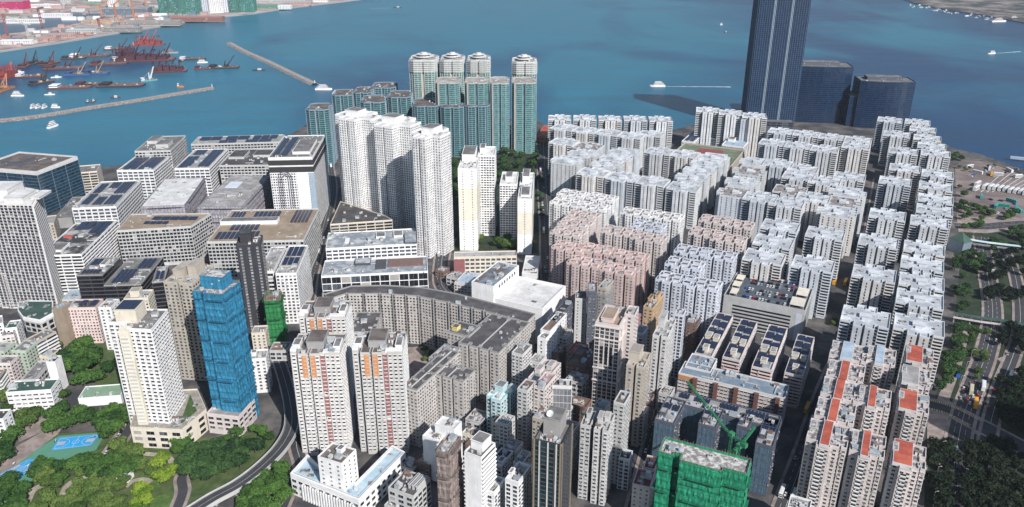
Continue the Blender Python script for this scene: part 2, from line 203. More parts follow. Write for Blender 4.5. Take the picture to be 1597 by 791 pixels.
'cab':[[-1558,2487,14,14,4,"bluegrey",0],[-1536,2480,14,14,4,"brick",0],[-1491,2411,26,14,8,"brick",0],[-1477,2405,20,14,4,"bluegrey",0],[-1418,2327,14,14,6,"pinks",0],[-1443,2389,14,14,6,"bluegrey",0],[-1387,2292,14,14,4,"pinks",0],[-1411,2345,14,14,6,"concr",0],[-1437,2402,14,14,4,"pinks",0],[-1477,2505,20,14,6,"concr",0],[-1429,2435,14,14,6,"concr",0],[-1517,2590,20,14,8,"pale",0],[-1418,2452,14,14,8,"pale",0],[-1484,2561,20,14,4,"white",0],[-1457,2559,20,14,4,"white",0],[-1355,2373,14,14,6,"pinks",0],[-1370,2423,14,14,6,"pale",0],[-1416,2503,14,14,4,"concr",0],[-1428,2559,14,14,6,"pinks",0],[-1409,2524,20,14,8,"bluegrey",0],[-1433,2587,26,14,8,"pinks",0],[-1470,2684,20,14,8,"pinks",0],[-1409,2578,14,14,4,"bluegrey",0],[-1439,2679,14,14,4,"pinks",0],[-1384,2576,20,14,4,"pinks",0],[-1384,2598,20,14,8,"white",0],[-1308,2480,26,14,6,"brick",0],[-1370,2598,26,14,4,"concr",0],[-1447,2784,14,14,8,"pinks",0],[-1304,2519,26,14,6,"pinks",0],[-1435,2777,26,14,4,"concr",0],[-1326,2596,20,14,4,"pale",0],[-1376,2730,26,14,6,"pinks",0],[-1364,2690,26,14,4,"concr",0],[-1350,2699,14,14,4,"white",0],[-1288,2595,14,14,4,"pale",0],[-1330,2708,20,14,4,"concr",0],[-1292,2653,20,14,4,"pinks",0],[-1322,2747,20,14,6,"bluegrey",0],[-1398,2896,26,14,4,"pinks",0],[-1264,2653,14,14,4,"white",0],[-1266,2645,26,14,4,"pale",0],[-1258,2651,26,14,8,"pinks",0],[-1321,2828,14,14,4,"pale",0],[-1317,2862,14,14,6,"pale",0],[-1227,2686,14,14,8,"bluegrey",0],[-1363,2996,20,14,6,"brick",0],[-1293,2882,26,14,6,"pinks",0],[-1334,2972,20,14,6,"white",0],[-1343,3052,14,14,4,"pale",0],[-1252,2836,20,14,6,"brick",0],[-1327,3035,20,14,6,"pinks",0],[-1235,2825,20,14,8,"brick",0],[-1233,2864,20,14,6,"white",0],[-1207,2818,26,14,4,"pinks",0],[-1226,2884,14,14,8,"white",0],[-1230,2927,26,14,8,"bluegrey",0],[-1249,3037,20,14,4,"concr",0],[-1200,2915,14,14,8,"brick",0],[-1185,2897,26,14,6,"bluegrey",0],[-1208,3010,14,14,6,"concr",0],[-1306,3240,14,14,4,"pinks",0],[-1301,3259,14,14,4,"pinks",0],[-1237,3140,26,14,6,"concr",0],[-1168,3019,26,14,8,"bluegrey",0],[-1231,3170,20,14,6,"pinks",0],[-1169,3046,14,14,8,"bluegrey",0],[-1179,3141,14,14,6,"concr",0],[-1132,3039,26,14,8,"pinks",0],[-1202,3273,20,14,6,"pinks",0],[-1156,3146,14,14,4,"pale",0],[-1195,3263,26,14,8,"white",0],[-1235,3443,14,14,8,"pinks",0],[-1235,3478,14,14,6,"pinks",0],[-1187,3356,14,14,6,"pinks",0],[-1197,3435,26,14,6,"white",0],[-1221,3575,26,14,6,"pinks",0],[-1103,3213,20,14,6,"pinks",0],[-1206,3587,26,14,4,"pinks",0],[-1048,3157,20,14,6,"pinks",0],[-1191,3632,14,14,8,"white",0],[-1089,3361,26,14,4,"pinks",0],[-1140,3484,26,14,8,"pinks",0],[-1054,3301,26,14,4,"pale",0],[-1030,3231,20,14,4,"pinks",0],[-1104,3528,20,14,4,"bluegrey",0],[-1083,3472,14,14,8,"concr",0],[-1133,3744,20,14,8,"pinks",0],[-990,3298,20,14,4,"pale",0],[-1089,3647,26,14,8,"brick",0],[-1738,2884,30,14,6,"pale",1],[-1452,2892,30,14,10,"white",1],[-1283,3011,50,14,6,"white",1],[-2018,3504,50,14,10,"white",1],[-1873,3296,14,14,4,"concr",1],[-1417,3244,30,14,6,"greenr",1],[-1380,3124,14,14,4,"pinks",1],[-2013,3356,30,14,10,"concr",1],[-1715,3121,14,14,4,"concr",1],[-1399,2896,14,14,4,"greenr",1],[-1833,3112,50,14,6,"pinks",1],[-1448,3259,50,14,4,"pinks",1],[-1409,3283,50,14,6,"pale",1],[-1543,2876,50,14,10,"white",1],[-1973,3252,20,14,6,"pale",1],[-1774,3241,50,14,10,"pinks",1],[-2069,3424,30,14,6,"concr",1],[-1967,3200,50,14,6,"pinks",1],[-1247,2888,50,14,4,"greenr",1],[-2017,3298,14,14,10,"white",1],[-1761,3511,50,14,10,"white",1],[-1800,3311,20,14,4,"greenr",1],[-1696,3287,50,14,4,"pinks",1],[-1845,3303,50,14,10,"pale",1],[-1353,3154,50,14,4,"greenr",1],[-1565,3028,14,14,4,"concr",1],[-1399,2952,30,14,4,"concr",1],[-1704,2890,20,14,10,"concr",1],[-1516,3135,14,14,10,"greenr",1],[-2031,3303,14,14,10,"pale",1],[-1588,3386,14,14,6,"greenr",1],[-1398,2928,30,14,6,"pinks",1],[-1696,2875,30,14,6,"concr",1],[-1804,2985,30,14,4,"greenr",1],[-1699,2978,50,14,6,"white",1],[-1864,3340,30,14,6,"concr",1],[-1499,2871,20,14,10,"white",1],[-1746,3453,30,14,4,"concr",1],[-1337,2988,50,14,10,"pinks",1],[-2019,3448,14,14,4,"pinks",1],[-1846,3243,20,14,4,"pinks",1],[-1640,3134,50,14,10,"pale",1],[-1700,3222,14,14,6,"pale",1],[-1292,3018,20,14,4,"greenr",1],[-1710,3412,50,14,4,"greenr",1],[-1847,3085,50,14,10,"pale",1],[-1933,3267,20,14,6,"greenr",1],[-1507,3450,14,14,4,"pale",1],[-1480,2893,20,14,10,"concr",1],[-1574,3062,14,14,10,"concr",1],[-1768,3106,20,14,6,"white",1],[-1882,3359,20,14,6,"white",1],[-1913,3116,14,14,10,"pinks",1],[-1543,3078,50,14,4,"concr",1],[-1462,3040,50,14,4,"concr",1],[-2017,3432,20,14,4,"concr",1],[-1802,3510,14,14,10,"greenr",1],[-1515,3066,14,14,4,"concr",1],[-1353,3007,30,14,6,"pinks",1],[-1914,3266,14,14,10,"pinks",1]],
'cranes':[[-1543.5,2503.5,60,20,"r"],[-1524.9,2664.8,60,100,"r"],[-1423.7,2864.8,50,10,"o"],[-1391.2,2900.9,50,60,"o"],[-1292.6,2574.5,40,90,"r"],[-1312.2,2864.8,80,0,"o"],[-1262.1,3054.5,70,80,"w"],[-1441.1,2436.1,40,200,"w"],[-1969.2,3269.7,50,70,"w"],[-1743.4,3224.4,40,150,"w"],[-1462.7,3316.3,60,100,"o"],[-1503.8,3269.7,80,-10,"w"]],
'towercrane':[120.1,360.1],
'B':[
{"n":"office_block","l":"dark blue glass office block with white roof rim at the left edge by the water","x":-664.0,"y":948.0,"g":-13.6,"w":89.5,"d":68.5,"h":55,"s":"glassdark","rf":"brown","ph":[[0.2,0.3,0.3,0.4,4]],"rim":1},
{"n":"office_block","l":"cream office with dark ribbon windows just right of the dark glass block by the water","x":-577.0,"y":1003.7,"g":17.3,"w":28.4,"d":33.0,"h":30,"s":"creamband","rf":"grey"},
{"n":"factory_building","l":"low pale shed squeezed between the dark glass block and the striped white factory","x":-537.3,"y":840.7,"g":21.1,"w":16.8,"d":28.3,"h":20,"s":"beige","rf":"pale"},
{"n":"factory_building","l":"long blank grey wall building behind the dark blue glass block","x":-542.2,"y":882.3,"g":12.7,"w":19.5,"d":79.5,"h":12,"s":"blankgrey","rf":"grey"},
{"n":"factory_building","l":"white factory whose roof holds two big dark solar fields, on the waterfront","x":-504.9,"y":976.4,"g":3.5,"w":45.6,"d":64.6,"h":42,"s":"whiteind","rf":"pale","sol":[[0.08,0.1,0.48,0.9,2,3],[0.52,0.1,0.94,0.9,2,3]]},
{"n":"factory_building","l":"pale concrete factory taller than its neighbours at the harbour edge with a cluttered roof","x":-507.4,"y":1037.9,"g":6.0,"w":46.6,"d":76.8,"h":50,"s":"concrete","rf":"grey","ph":[[0.1,0.5,0.3,0.35,4],[0.5,0.2,0.35,0.3,5]],"vents":8},
{"n":"factory_building","l":"white factory with a zigzag of solar panels round a bare roof patch","x":-434.4,"y":984.6,"g":4,"w":43.7,"d":91.2,"h":42,"s":"whiteind","rf":"pale","sol":[[0.05,0.08,0.4,0.6,2,3],[0.1,0.7,0.45,0.95,2,1],[0.6,0.1,0.95,0.95,2,4]]},
{"n":"factory_building","l":"long low factory in the row nearest the harbour carrying solar panels along its whole roof","x":-462.3,"y":1116.0,"g":6.4,"w":124.5,"d":41.3,"h":38,"s":"concrete","rf":"pale","sol":[[0.05,0.5,0.3,0.95,2,2],[0.35,0.5,0.62,0.95,2,2],[0.66,0.5,0.95,0.95,3,2],[0.3,0.1,0.5,0.4,2,1],[0.6,0.1,0.9,0.4,2,1]]},
{"n":"factory_building","l":"grey factory with dark stained roof patches behind the white arched tower","x":-384.0,"y":1005.4,"g":2.4,"w":68.2,"d":77.7,"h":40,"s":"concrete","rf":"dark","ph":[[0.05,0.4,0.3,0.4,3],[0.5,0.5,0.4,0.3,3]],"vents":6},
{"n":"factory_building","l":"white factory with a ring of solar panel strips round a bare roof centre","x":-490.6,"y":835.4,"g":7.7,"w":46.9,"d":95.8,"h":42,"s":"whiteind","rf":"pale","sol":[[0.1,0.12,0.3,0.5,2,3],[0.38,0.1,0.6,0.38,3,1],[0.64,0.1,0.92,0.42,3,1],[0.1,0.55,0.3,0.9,2,3],[0.36,0.72,0.6,0.95,3,1],[0.62,0.5,0.92,0.95,4,2]]},
{"n":"factory_building","l":"factory wrapped in pale grey scaffold netting with a whitish stained roof, left of its twin","x":-415.9,"y":839.6,"g":7.7,"w":47.5,"d":102.0,"h":42,"s":"netgrey","rf":"white","vents":5},
{"n":"factory_building","l":"factory wrapped in pale grey scaffold netting with a blue patch on its roof","x":-352.0,"y":839.6,"g":0.0,"w":49.5,"d":115.4,"h":42,"s":"netgrey","rf":"pale","ph":[[0.15,0.6,0.3,0.2,0.6,"blue"]],"vents":5},
{"n":"factory_building","l":"beige roofed factory with two rows of solar panels and a white gridded front","x":-373.5,"y":767.5,"g":0,"p":[[-36.1,0.0],[35.6,12.8],[43.7,51.5],[-43.2,49.5]],"h":42,"s":"greyind","rf":"tan","sol":[[0.34,0.62,0.9,0.8,5,1],[0.3,0.38,0.6,0.52,4,1]]},
{"n":"factory_building","l":"large beige roofed factory with many solar strips beside the road to the harbour","x":-305.4,"y":737.0,"g":3,"w":95.6,"d":92.6,"h":42,"s":"greyind","rf":"tan","sol":[[0.05,0.08,0.3,0.28,5,1],[0.36,0.08,0.5,0.28,3,1],[0.14,0.34,0.45,0.5,6,1],[0.05,0.68,0.2,0.92,4,1],[0.3,0.7,0.6,0.92,6,1],[0.75,0.55,0.95,0.95,5,1]],"ph":[[0.0,0.52,0.62,0.12,4,"white"]]},
{"n":"factory_building","l":"white factory with narrow solar roof and mauve tiled lower front beside the green netted tower","x":-210.4,"y":643.6,"g":4,"w":18.5,"d":63.9,"h":50,"s":"whitepurple","rf":"pale","sol":[[0.1,0.3,0.9,0.55,3,2],[0.1,0.62,0.9,0.95,3,2]]},
{"n":"factory_building","l":"white factory between the charcoal tower and the mauve fronted factory","x":-228.3,"y":652.3,"g":4,"w":13.5,"d":57.3,"h":48,"s":"whiteind","rf":"pale","vents":4},
{"n":"hotel_tower","l":"tall white tower with arches on its front and black bands on top","x":-279.3,"y":880.6,"g":4,"w":50.1,"d":97.7,"h":87,"s":"hotel","rf":"grey","sol":[[0.06,0.1,0.2,0.85,1,4],[0.24,0.1,0.4,0.9,1,4]],"ph":[[0.5,0.15,0.4,0.55,3]],"vents":8,"arch":1},
{"n":"apartment_tower","l":"slim white tower with grey balcony columns on a round podium at the left edge","x":-466.7,"y":672.3,"g":0,"p":[[-16.7,3.4],[37.1,0.0],[22.6,39.2],[-3.2,50.6],[-39.9,50.6]],"h":105,"s":"balcgrey","rf":"white","ph":[[0.0,0.3,0.32,0.5,9],[0.34,0.1,0.22,0.45,5],[0.58,0.3,0.1,0.4,2]],"vents":3},
{"n":"podium","l":"eight sided podium with a white rim under the slim tower at the left edge","x":-433.2,"y":624.2,"g":0,"p":[[-15.1,19.8],[-2.7,6.1],[15.5,0.0],[19.7,13.5],[6.7,37.9],[-24.2,37.9]],"h":14,"s":"podium","rf":"green"},
{"n":"factory_building","l":"white factory with heavy white stripes across its slanted side and a patchy black roof","x":-455.2,"y":702.1,"g":5,"w":40.1,"d":93.9,"h":42,"s":"stripes","rf":"patch","sol":[[0.15,0.72,0.55,0.97,2,1],[0.6,0.6,0.95,0.95,2,2]],"ph":[[0.1,0.5,0.2,0.06,1,"red"],[0.1,0.1,0.35,0.2,2,"white"]]},
{"n":"office_block","l":"black banded office block with two solar fields on its grey roof","x":-363.0,"y":639.4,"g":4.7,"w":32.0,"d":62.0,"h":40,"s":"blackband","rf":"grey","sol":[[0.12,0.1,0.6,0.55,4,3],[0.5,0.6,0.9,0.95,3,2]],"vents":4},
{"n":"office_block","l":"lower left wing of black banded offices with white framed skylights on its roof","x":-401.0,"y":665.4,"g":3.4,"w":23.6,"d":41.6,"h":38,"s":"blackband","rf":"grey","sol":[[0.1,0.1,0.8,0.3,5,1],[0.1,0.5,0.5,0.9,2,2]],"ph":[[0.55,0.5,0.2,0.3,2,"white"]]},
{"n":"office_block","l":"small black office block with solar roof squeezed left of the ornate beige tower","x":-320.8,"y":641.8,"g":15.3,"w":10.1,"d":34.7,"h":42,"s":"blackband","rf":"grey","sol":[[0.15,0.2,0.9,0.7,2,2]]},
{"n":"apartment_tower","l":"old beige tower with a fancy rooftop just left of the blue netted tower","x":-266.1,"y":550.1,"g":-8.3,"w":23.5,"d":34.4,"h":86,"s":"beigetower","rf":"beige","plan":"notch2","ph":[[0.1,0.3,0.35,0.5,6],[0.55,0.4,0.3,0.4,9,"beige"]],"vents":5},
{"n":"netted_tower","l":"tower wrapped in blue scaffold netting with a white rubble rooftop","x":-216.4,"y":486.2,"g":-10.1,"w":22.5,"d":19.8,"h":109,"s":"netblue","plan":"step","rf":"debris","ph":[[0.1,0.35,0.75,0.6,9,"netb"]],"poles":1},
{"n":"podium","l":"white and pink terraced podium with a blue wrapped ground floor under the blue netted tower","x":-218.5,"y":478.3,"g":-10.9,"w":24.9,"d":23.5,"h":16,"s":"podiumwhite","rf":"pale"},
{"n":"apartment_tower","l":"charcoal residential tower with rows of small white window hoods","x":-237.0,"y":630.6,"g":12.0,"w":20.7,"d":21.2,"h":82,"s":"charcoal","rf":"dark","ph":[[0.15,0.3,0.45,0.5,9,"charcoal"]]},
{"n":"netted_tower","l":"small tower wrapped in bright green netting with a brown bamboo top","x":-210.0,"y":603.8,"g":10.6,"w":13.2,"d":18.3,"h":42,"s":"netgreen2","rf":"rust","poles":1},
{"l":"pink apartment block with solar panels on the roof, behind the big dark tree","x":-381.0,"y":607.5,"g":2.8,"w":24.1,"d":16.3,"h":34,"s":"pink","rf":"dark","sol":[[0.35,0.3,0.55,0.9,1,1],[0.7,0.3,0.9,0.9,1,1]]},
{"l":"narrow block with a blank brown wall attached to the left of the pink block","x":-389.8,"y":601.7,"g":-7.3,"w":9.4,"d":12,"h":37,"s":"brownblank","rf":"pale"},
{"l":"pale grey white block with few windows between the pink block and the cream slab tower","x":-347.8,"y":597.0,"g":0.0,"w":10.8,"d":15.7,"h":40,"s":"plainwhite","rf":"pale"},
{"n":"apartment_tower","l":"small cream tower top with rounded bays behind the tall cream slab tower","x":-320.2,"y":588.6,"g":7.1,"w":19.2,"d":16,"h":52,"s":"cream","rf":"beige","ph":[[0.2,0.3,0.4,0.5,5,"cream"]]},
{"n":"apartment_tower","l":"tall white slab tower with a cream middle strip, above the park","x":-257.5,"y":466.8,"g":0,"p":[[-16.5,10.8],[-3.9,9.9],[0.6,1.8],[17.6,0.0],[16.9,29.7],[-14.6,29.7]],"h":90,"s":"creamslab","rf":"grey","ph":[[-0.12,0.35,0.42,0.5,10,"cream","sol"]],"bayside":1},
{"n":"podium","l":"cream podium with a roof garden at the foot of the tall white slab tower","x":-246.1,"y":458.4,"g":0,"p":[[-19.5,3.0],[17.7,0.0],[25.9,24.7],[9.7,51.5],[-7.9,49.8],[-25.9,24.7]],"h":16,"s":"creampod","rf":"garden"},
{"n":"school_building","l":"school block with a dark green flat roof and a white front, beside the park trees","x":-377.6,"y":504.9,"g":7,"w":31.9,"d":16,"h":16,"s":"school","rf":"green","vents":3},
{"n":"school_building","l":"grey roofed school wing running away behind the green roofed school block","x":-374.9,"y":520.8,"g":5.0,"w":10.3,"d":27.7,"h":17,"s":"concrete","rf":"grey"},
{"n":"school_building","l":"blank white stair block with a small black roof behind the school wing","x":-359.9,"y":532.2,"g":0.0,"w":6.9,"d":9.7,"h":26,"s":"blankwhite","rf":"black"},
{"n":"old_house","l":"white old house at the left edge with small square windows","x":-442.2,"y":593.9,"g":32.0,"w":10.7,"d":16.4,"h":24,"s":"plainwhite","rf":"pale"},
{"n":"old_house","l":"old white block with a mossy dark green roof below the round podium","x":-429.5,"y":594.9,"g":14.9,"w":8.8,"d":14.3,"h":21,"s":"plainwhite","rf":"green"},
{"n":"old_house","l":"pinkish old apartment house in front of the mossy roofed one","x":-428.8,"y":586.9,"g":20.5,"w":9.5,"d":12.7,"h":18,"s":"pinkold","rf":"grey"},
{"n":"old_house","l":"stepped brown and white apartment house with slanting balconies near the big tree","x":-400.8,"y":573.3,"g":-20.6,"w":12.1,"d":20.3,"h":22,"s":"balcbrown","rf":"grey"},
{"n":"old_house","l":"pale green old apartment house at the left behind the school","x":-401.8,"y":556.7,"g":-4.9,"w":11.9,"d":17.0,"h":22,"s":"palegreen","rf":"grey"},
{"n":"old_house","l":"mint green corner house touching the left edge","x":-426.5,"y":560.1,"g":-3.5,"w":16.7,"d":14.4,"h":20,"s":"palegreen","rf":"pale"},
{"n":"old_house","l":"pink house with deep balconies at the left edge above the school","x":-406.9,"y":540.3,"g":0.0,"w":13.1,"d":11.8,"h":20,"s":"pinkold","rf":"grey"},
{"n":"old_house","l":"small beige house with a dark flat roof at the left edge beside the school","x":-403.2,"y":524.2,"g":12.5,"w":8.5,"d":13.1,"h":16,"s":"balcbrown","rf":"black"},
{"l":"white block with a slate grey roof in the bottom left corner by the courts","x":-370.2,"y":464.0,"g":5.9,"w":14.8,"d":12,"h":20,"s":"plainwhite","rf":"dark"},
{"n":"apartment_tower","l":"mauve and pink tower cut off by the left edge beside the white balcony tower","x":-493.4,"y":679.8,"g":-15.9,"w":21.0,"d":24.7,"h":36,"s":"pinkold","rf":"grey"},
{"n":"site_shed","l":"small white and blue site shed between the left tower and the black office wing","x":-424.6,"y":672.7,"g":4.8,"w":16.3,"d":21.5,"h":10,"s":"concrete","rf":"blue"},
{"n":"old_house","l":"low cream row house beside the school yard left of the pink block","x":-390.7,"y":569.0,"g":-11.0,"w":10.8,"d":12.7,"h":10,"s":"cream","rf":"grey"},
{"n":"park_pavilion","l":"small white park pavilion with a grey roof in the garden","c":"pavilion","x":-262.4,"y":424.3,"g":-7.8,"w":9.5,"d":7,"h":5,"s":"blankwhite","rf":"grey"},
{"n":"sports_hall","l":"low green roofed sports hall between the school trees and the white slab tower","c":"hall","x":-328.8,"y":511.1,"g":8,"w":30.7,"d":16.8,"h":7,"s":"blankwhite","rf":"mintroof"},
{"n":"old_house","l":"grey concrete block between the small green netted tower and the maroon striped towers","x":-198.4,"y":567.0,"g":0.0,"w":14.7,"d":13.7,"h":16,"s":"concrete","rf":"rust"},
{"n":"apartment_tower","l":"leftmost of the three very tall white towers by the harbour road","x":-214.7,"y":916.5,"w":52.8,"d":45.3,"h":126,"s":"talltower","rf":"white","plan":"cross","ph":[[0.25,0.35,0.35,0.35,7]],"vents":2},
{"n":"apartment_tower","l":"middle one of the three very tall white towers with a shaded right side","x":-170.4,"y":892.4,"w":55.8,"d":49.7,"h":124,"s":"talltower","rf":"white","plan":"cross","ph":[[0.25,0.35,0.35,0.35,7]],"vents":2},
{"n":"apartment_tower","l":"rightmost and nearest of the three very tall white towers","x":-111.7,"y":804.3,"w":35.6,"d":47.3,"h":133,"s":"talltower","rf":"white","plan":"cross","ph":[[0.3,0.35,0.4,0.4,7]],"vents":2},
{"n":"apartment_tower","l":"tall white tower with a blank cream striped left wing, standing in the dark trees","x":-57.8,"y":815.5,"g":-2,"w":20.0,"d":71.6,"h":94,"s":"slimblank","rf":"white","ph":[[0.1,0.4,0.7,0.5,8,"white"]]},
{"n":"apartment_tower","l":"windowed right wing slab joined to the white tower among the dark trees","x":-38.3,"y":859.6,"g":-2,"w":18.7,"d":36.8,"h":96,"s":"slimwin","rf":"white","ph":[[0.1,0.3,0.3,0.5,6]]},
{"n":"apartment_tower","l":"slim white slab with one column of tiny windows left of the avenue","x":5.9,"y":804.3,"g":-3,"w":15.6,"d":93.2,"h":64,"s":"slimblank","rf":"white","ph":[[0.2,0.1,0.6,0.3,2,"white"],[0.2,0.6,0.5,0.3,8,"white"]]},
{"n":"apartment_tower","l":"shorter windowed white wing joined to the left of the slim slab by the shaded road","x":-13.7,"y":848.3,"g":-3,"w":18.9,"d":45.5,"h":66,"s":"slimwin","rf":"white","ph":[[0.3,0.3,0.4,0.4,5]]},
{"n":"factory_building","l":"triangular dark roofed building with a cream front at the feet of the tall white towers","x":-173.4,"y":832.4,"g":0,"p":[[-30.2,0.0],[37.5,14.1],[26.6,28.7],[-34.0,77.3]],"h":24,"s":"creamband","rf":"dark"},
{"n":"factory_building","l":"factory with a long patched silver metal roof below the tall white towers","x":-191.7,"y":755.2,"g":8.5,"w":93.2,"d":44.0,"h":27,"s":"whiteind","rf":"metal","ph":[[0.2,0.3,0.05,0.3,1,"white"],[0.55,0.5,0.1,0.3,2,"white"],[0.75,0.5,0.1,0.3,2,"white"],[0.87,0.0,0.13,0.6,2,"dark"]],"vents":6},
{"n":"factory_building","l":"wide white building with tall panelled bays along its front and a grey half roof","x":-179.8,"y":681.3,"g":6.7,"w":99.9,"d":36.5,"h":30,"s":"pilaster","rf":"metal","ph":[[0.5,0.3,0.1,0.6,1,"dark"],[0.3,0.6,0.15,0.35,2,"dark"],[0.62,0.4,0.34,0.5,1,"brown"]],"vents":5},
{"n":"school_building","l":"cream school with three rows of windows and a maroon end wall","x":-59.8,"y":752.1,"g":2.9,"w":64.8,"d":13.3,"h":19,"s":"schoolcream","rf":"pale"},
{"n":"school_building","l":"small white hall with a green netting cage beside the shaded road","x":9.9,"y":723.4,"g":-5.7,"w":15.4,"d":44.8,"h":14,"s":"blankwhite","rf":"white"},
{"n":"old_house","l":"low pink and pale blue roofed house beside the big white hall","x":-56.8,"y":705.2,"g":-19.3,"w":17.6,"d":28.7,"h":12,"s":"pinkold","rf":"blue","vents":3},
{"n":"market_hall","l":"big plain white hall with a huge flat white roof","c":"hall","x":-16.1,"y":626.8,"w":47.0,"d":51.0,"h":33,"s":"blankwhite","rf":"white","rim":1},
{"n":"market_hall","l":"taller white stage block with a brown and steel blue roof rising from the white hall","c":"hall","x":-35.7,"y":635.0,"w":21.9,"d":50.2,"h":46,"s":"hallbox","rf":"hall"},
{"n":"estate_block","l":"long curved grey estate block bending round the courtyard","x":-72.7,"y":559.7,"g":0,"p":[[-81.9,41.0],[-68.9,52.0],[-40.4,52.0],[-6.5,47.0],[20.0,35.0],[49.9,19.9],[69.8,8.7],[84.6,0.0],[91.7,14.3],[57.5,33.8],[25.3,52.0],[-7.3,64.6],[-38.5,68.5],[-67.4,67.2],[-87.8,50.7]],"h":46,"s":"estate","rf":"estate","slots":1},
{"n":"estate_block","l":"broad grey estate slab with a long dark roof right of the courtyard","x":-40.6,"y":526.8,"w":34.7,"d":52.9,"h":46.4,"s":"estate","rf":"estate","plan":"notch4","rib":1},
{"n":"estate_block","l":"front grey estate slab nearest the white boxes with a sunlit right side","x":-57.4,"y":484.8,"w":26.1,"d":17.6,"h":45.6,"s":"estate","rf":"estate","plan":"notch3","rib":1},
{"n":"estate_block","l":"narrow grey estate wing with a sunlit right side running down to the red striped tower","x":-75.1,"y":466.1,"w":11.7,"d":56.9,"h":46.8,"s":"estate","rf":"estate","plan":"rect","rib":1},
{"n":"estate_block","l":"square grey estate block with a dark roof inside the courtyard bend","x":-125.7,"y":543.9,"g":0.0,"w":19.4,"d":33.4,"h":46,"s":"estate","rf":"estate","plan":"notch2"},
{"n":"estate_block","l":"small grey estate link block with a yellow tarpaulin box on its roof","x":-50.3,"y":543.2,"w":19.2,"d":18.7,"h":47.1,"s":"estate","rf":"estate","ph":[[0.1,0.2,0.25,0.3,3,"yellow"]]},
{"n":"estate_block","l":"link block of the grey estate with a pale steel sheet roof","x":-61.2,"y":506.4,"w":13.7,"d":23.1,"h":45,"s":"estate","rf":"metal"},
{"n":"apartment_tower","l":"white tower with maroon strip and orange panels, the one beside the flyover","x":-145.6,"y":451.8,"g":1,"w":32.8,"d":27.7,"h":80,"s":"redstrip","rf":"brown","plan":"redt","ph":[[0.3,0.3,0.35,0.6,5,"grey"],[0.02,0.3,0.14,0.3,3,"white"],[0.85,0.2,0.13,0.4,3,"white"]],"vents":4,"grp":"white towers with maroon strips"},
{"n":"apartment_tower","l":"white tower with maroon strip and orange panels, next to the grey estate","x":-105.2,"y":453.4,"g":1,"w":33.2,"d":27.7,"h":80,"s":"redstrip","rf":"brown","plan":"redt","ph":[[0.3,0.3,0.35,0.6,5,"grey"],[0.02,0.3,0.14,0.3,3,"white"],[0.85,0.2,0.13,0.4,3,"white"]],"vents":4,"grp":"white towers with maroon strips"},
{"n":"apartment_tower","l":"white tower with maroon strip and orange panels, standing behind the other two","x":-157.1,"y":517.8,"g":1,"w":34.5,"d":27.6,"h":72,"s":"redstrip","rf":"brown","plan":"redt","ph":[[0.3,0.3,0.35,0.6,5,"grey"],[0.02,0.3,0.14,0.3,3,"white"],[0.85,0.2,0.13,0.4,3,"white"]],"vents":4,"grp":"white towers with maroon strips"},
{"l":"white block with small square windows beside the flyover, left of the maroon striped towers","x":-202.0,"y":529.4,"g":8.5,"w":12.9,"d":13.9,"h":30,"s":"plainwhite","rf":"pale","ph":[[0.1,0.4,0.3,0.3,3]]},
{"n":"old_house","l":"small cream house tucked under the charcoal tower beside the green netting","x":-219.2,"y":588.8,"g":5.5,"w":11.6,"d":12.8,"h":20,"s":"cream","rf":"pale"},
{"n":"civic_building","l":"white civic building with a pale blue terrace roof and front columns","x":-105.7,"y":386.6,"g":0,"p":[[-35.9,25.3],[12.4,0.0],[35.2,46.9],[25.2,54.4],[7.2,16.0],[-14.7,27.8],[-29.4,44.8]],"h":15,"s":"civic","rf":"paleblue","rim":1},
{"n":"civic_building","l":"white block with two brown roofs standing on the pale blue terrace","x":-120.2,"y":403.0,"g":-24,"w":17.8,"d":15.6,"h":36,"s":"civicblock","rf":"brown","ph":[[0.45,0.55,0.2,0.3,3,"white"]]},
{"n":"old_house","l":"grey stained concrete building with rooftop fins right of the civic building","x":-75.4,"y":388.7,"w":18.4,"d":19.0,"h":24,"s":"concrete","rf":"dark","vents":6,"ph":[[0.6,0.3,0.06,0.6,3,"pale"],[0.75,0.3,0.06,0.6,3,"pale"],[0.9,0.3,0.06,0.6,3,"pale"]]},
{"n":"old_house","l":"low cluttered rooftop house at the bottom edge beside the civic building","x":-78.0,"y":386.2,"w":18.4,"d":13.4,"h":13,"s":"concrete","rf":"pale","vents":8},
{"n":"netted_tower","l":"slim tower wrapped in brown grey netting","x":-43.9,"y":379.4,"g":-20,"w":7.7,"d":17.3,"h":58,"s":"netbrown","rf":"debris","poles":1},
{"n":"market_hall","l":"higher of the two plain white boxes behind the brown netted tower","x":-50.1,"y":431.4,"w":14.4,"d":10.0,"h":40,"s":"blankwhite","rf":"white"},
{"n":"market_hall","l":"lower of the two plain white boxes behind the brown netted tower","x":-58.1,"y":428.4,"w":14.7,"d":12.5,"h":33,"s":"blankwhite","rf":"white"},
{"n":"apartment_tower","l":"white tower with black and white striped right side and a blank left wall","x":-27.9,"y":381.5,"g":-30,"w":11.6,"d":16.0,"h":56,"s":"bwstripe","rf":"brown","ph":[[0.1,0.35,0.7,0.6,6,"white"]]},
{"n":"old_house","l":"pink edged white corner house with a beige flat roof in the bottom middle","x":-16.2,"y":380.4,"w":6.5,"d":14.8,"h":28,"s":"whitegrid","rf":"beige","rim":1},
{"l":"white apartment block with a thick white roof rim and beige roof in the bottom middle","x":-4.1,"y":378.3,"w":8.8,"d":18.1,"h":38,"s":"whitegrid","rf":"beige","rim":1,"ph":[[0.05,0.2,0.25,0.25,4,"white"]],"vents":3},
{"n":"old_house","l":"house with a dark eight sided roof and white lattice right of the striped tower","x":-13.8,"y":409.6,"w":8.3,"d":15.8,"h":27,"s":"whitegrid","rf":"black","ph":[[0.55,0.1,0.4,0.3,2,"white"]],"vents":3},
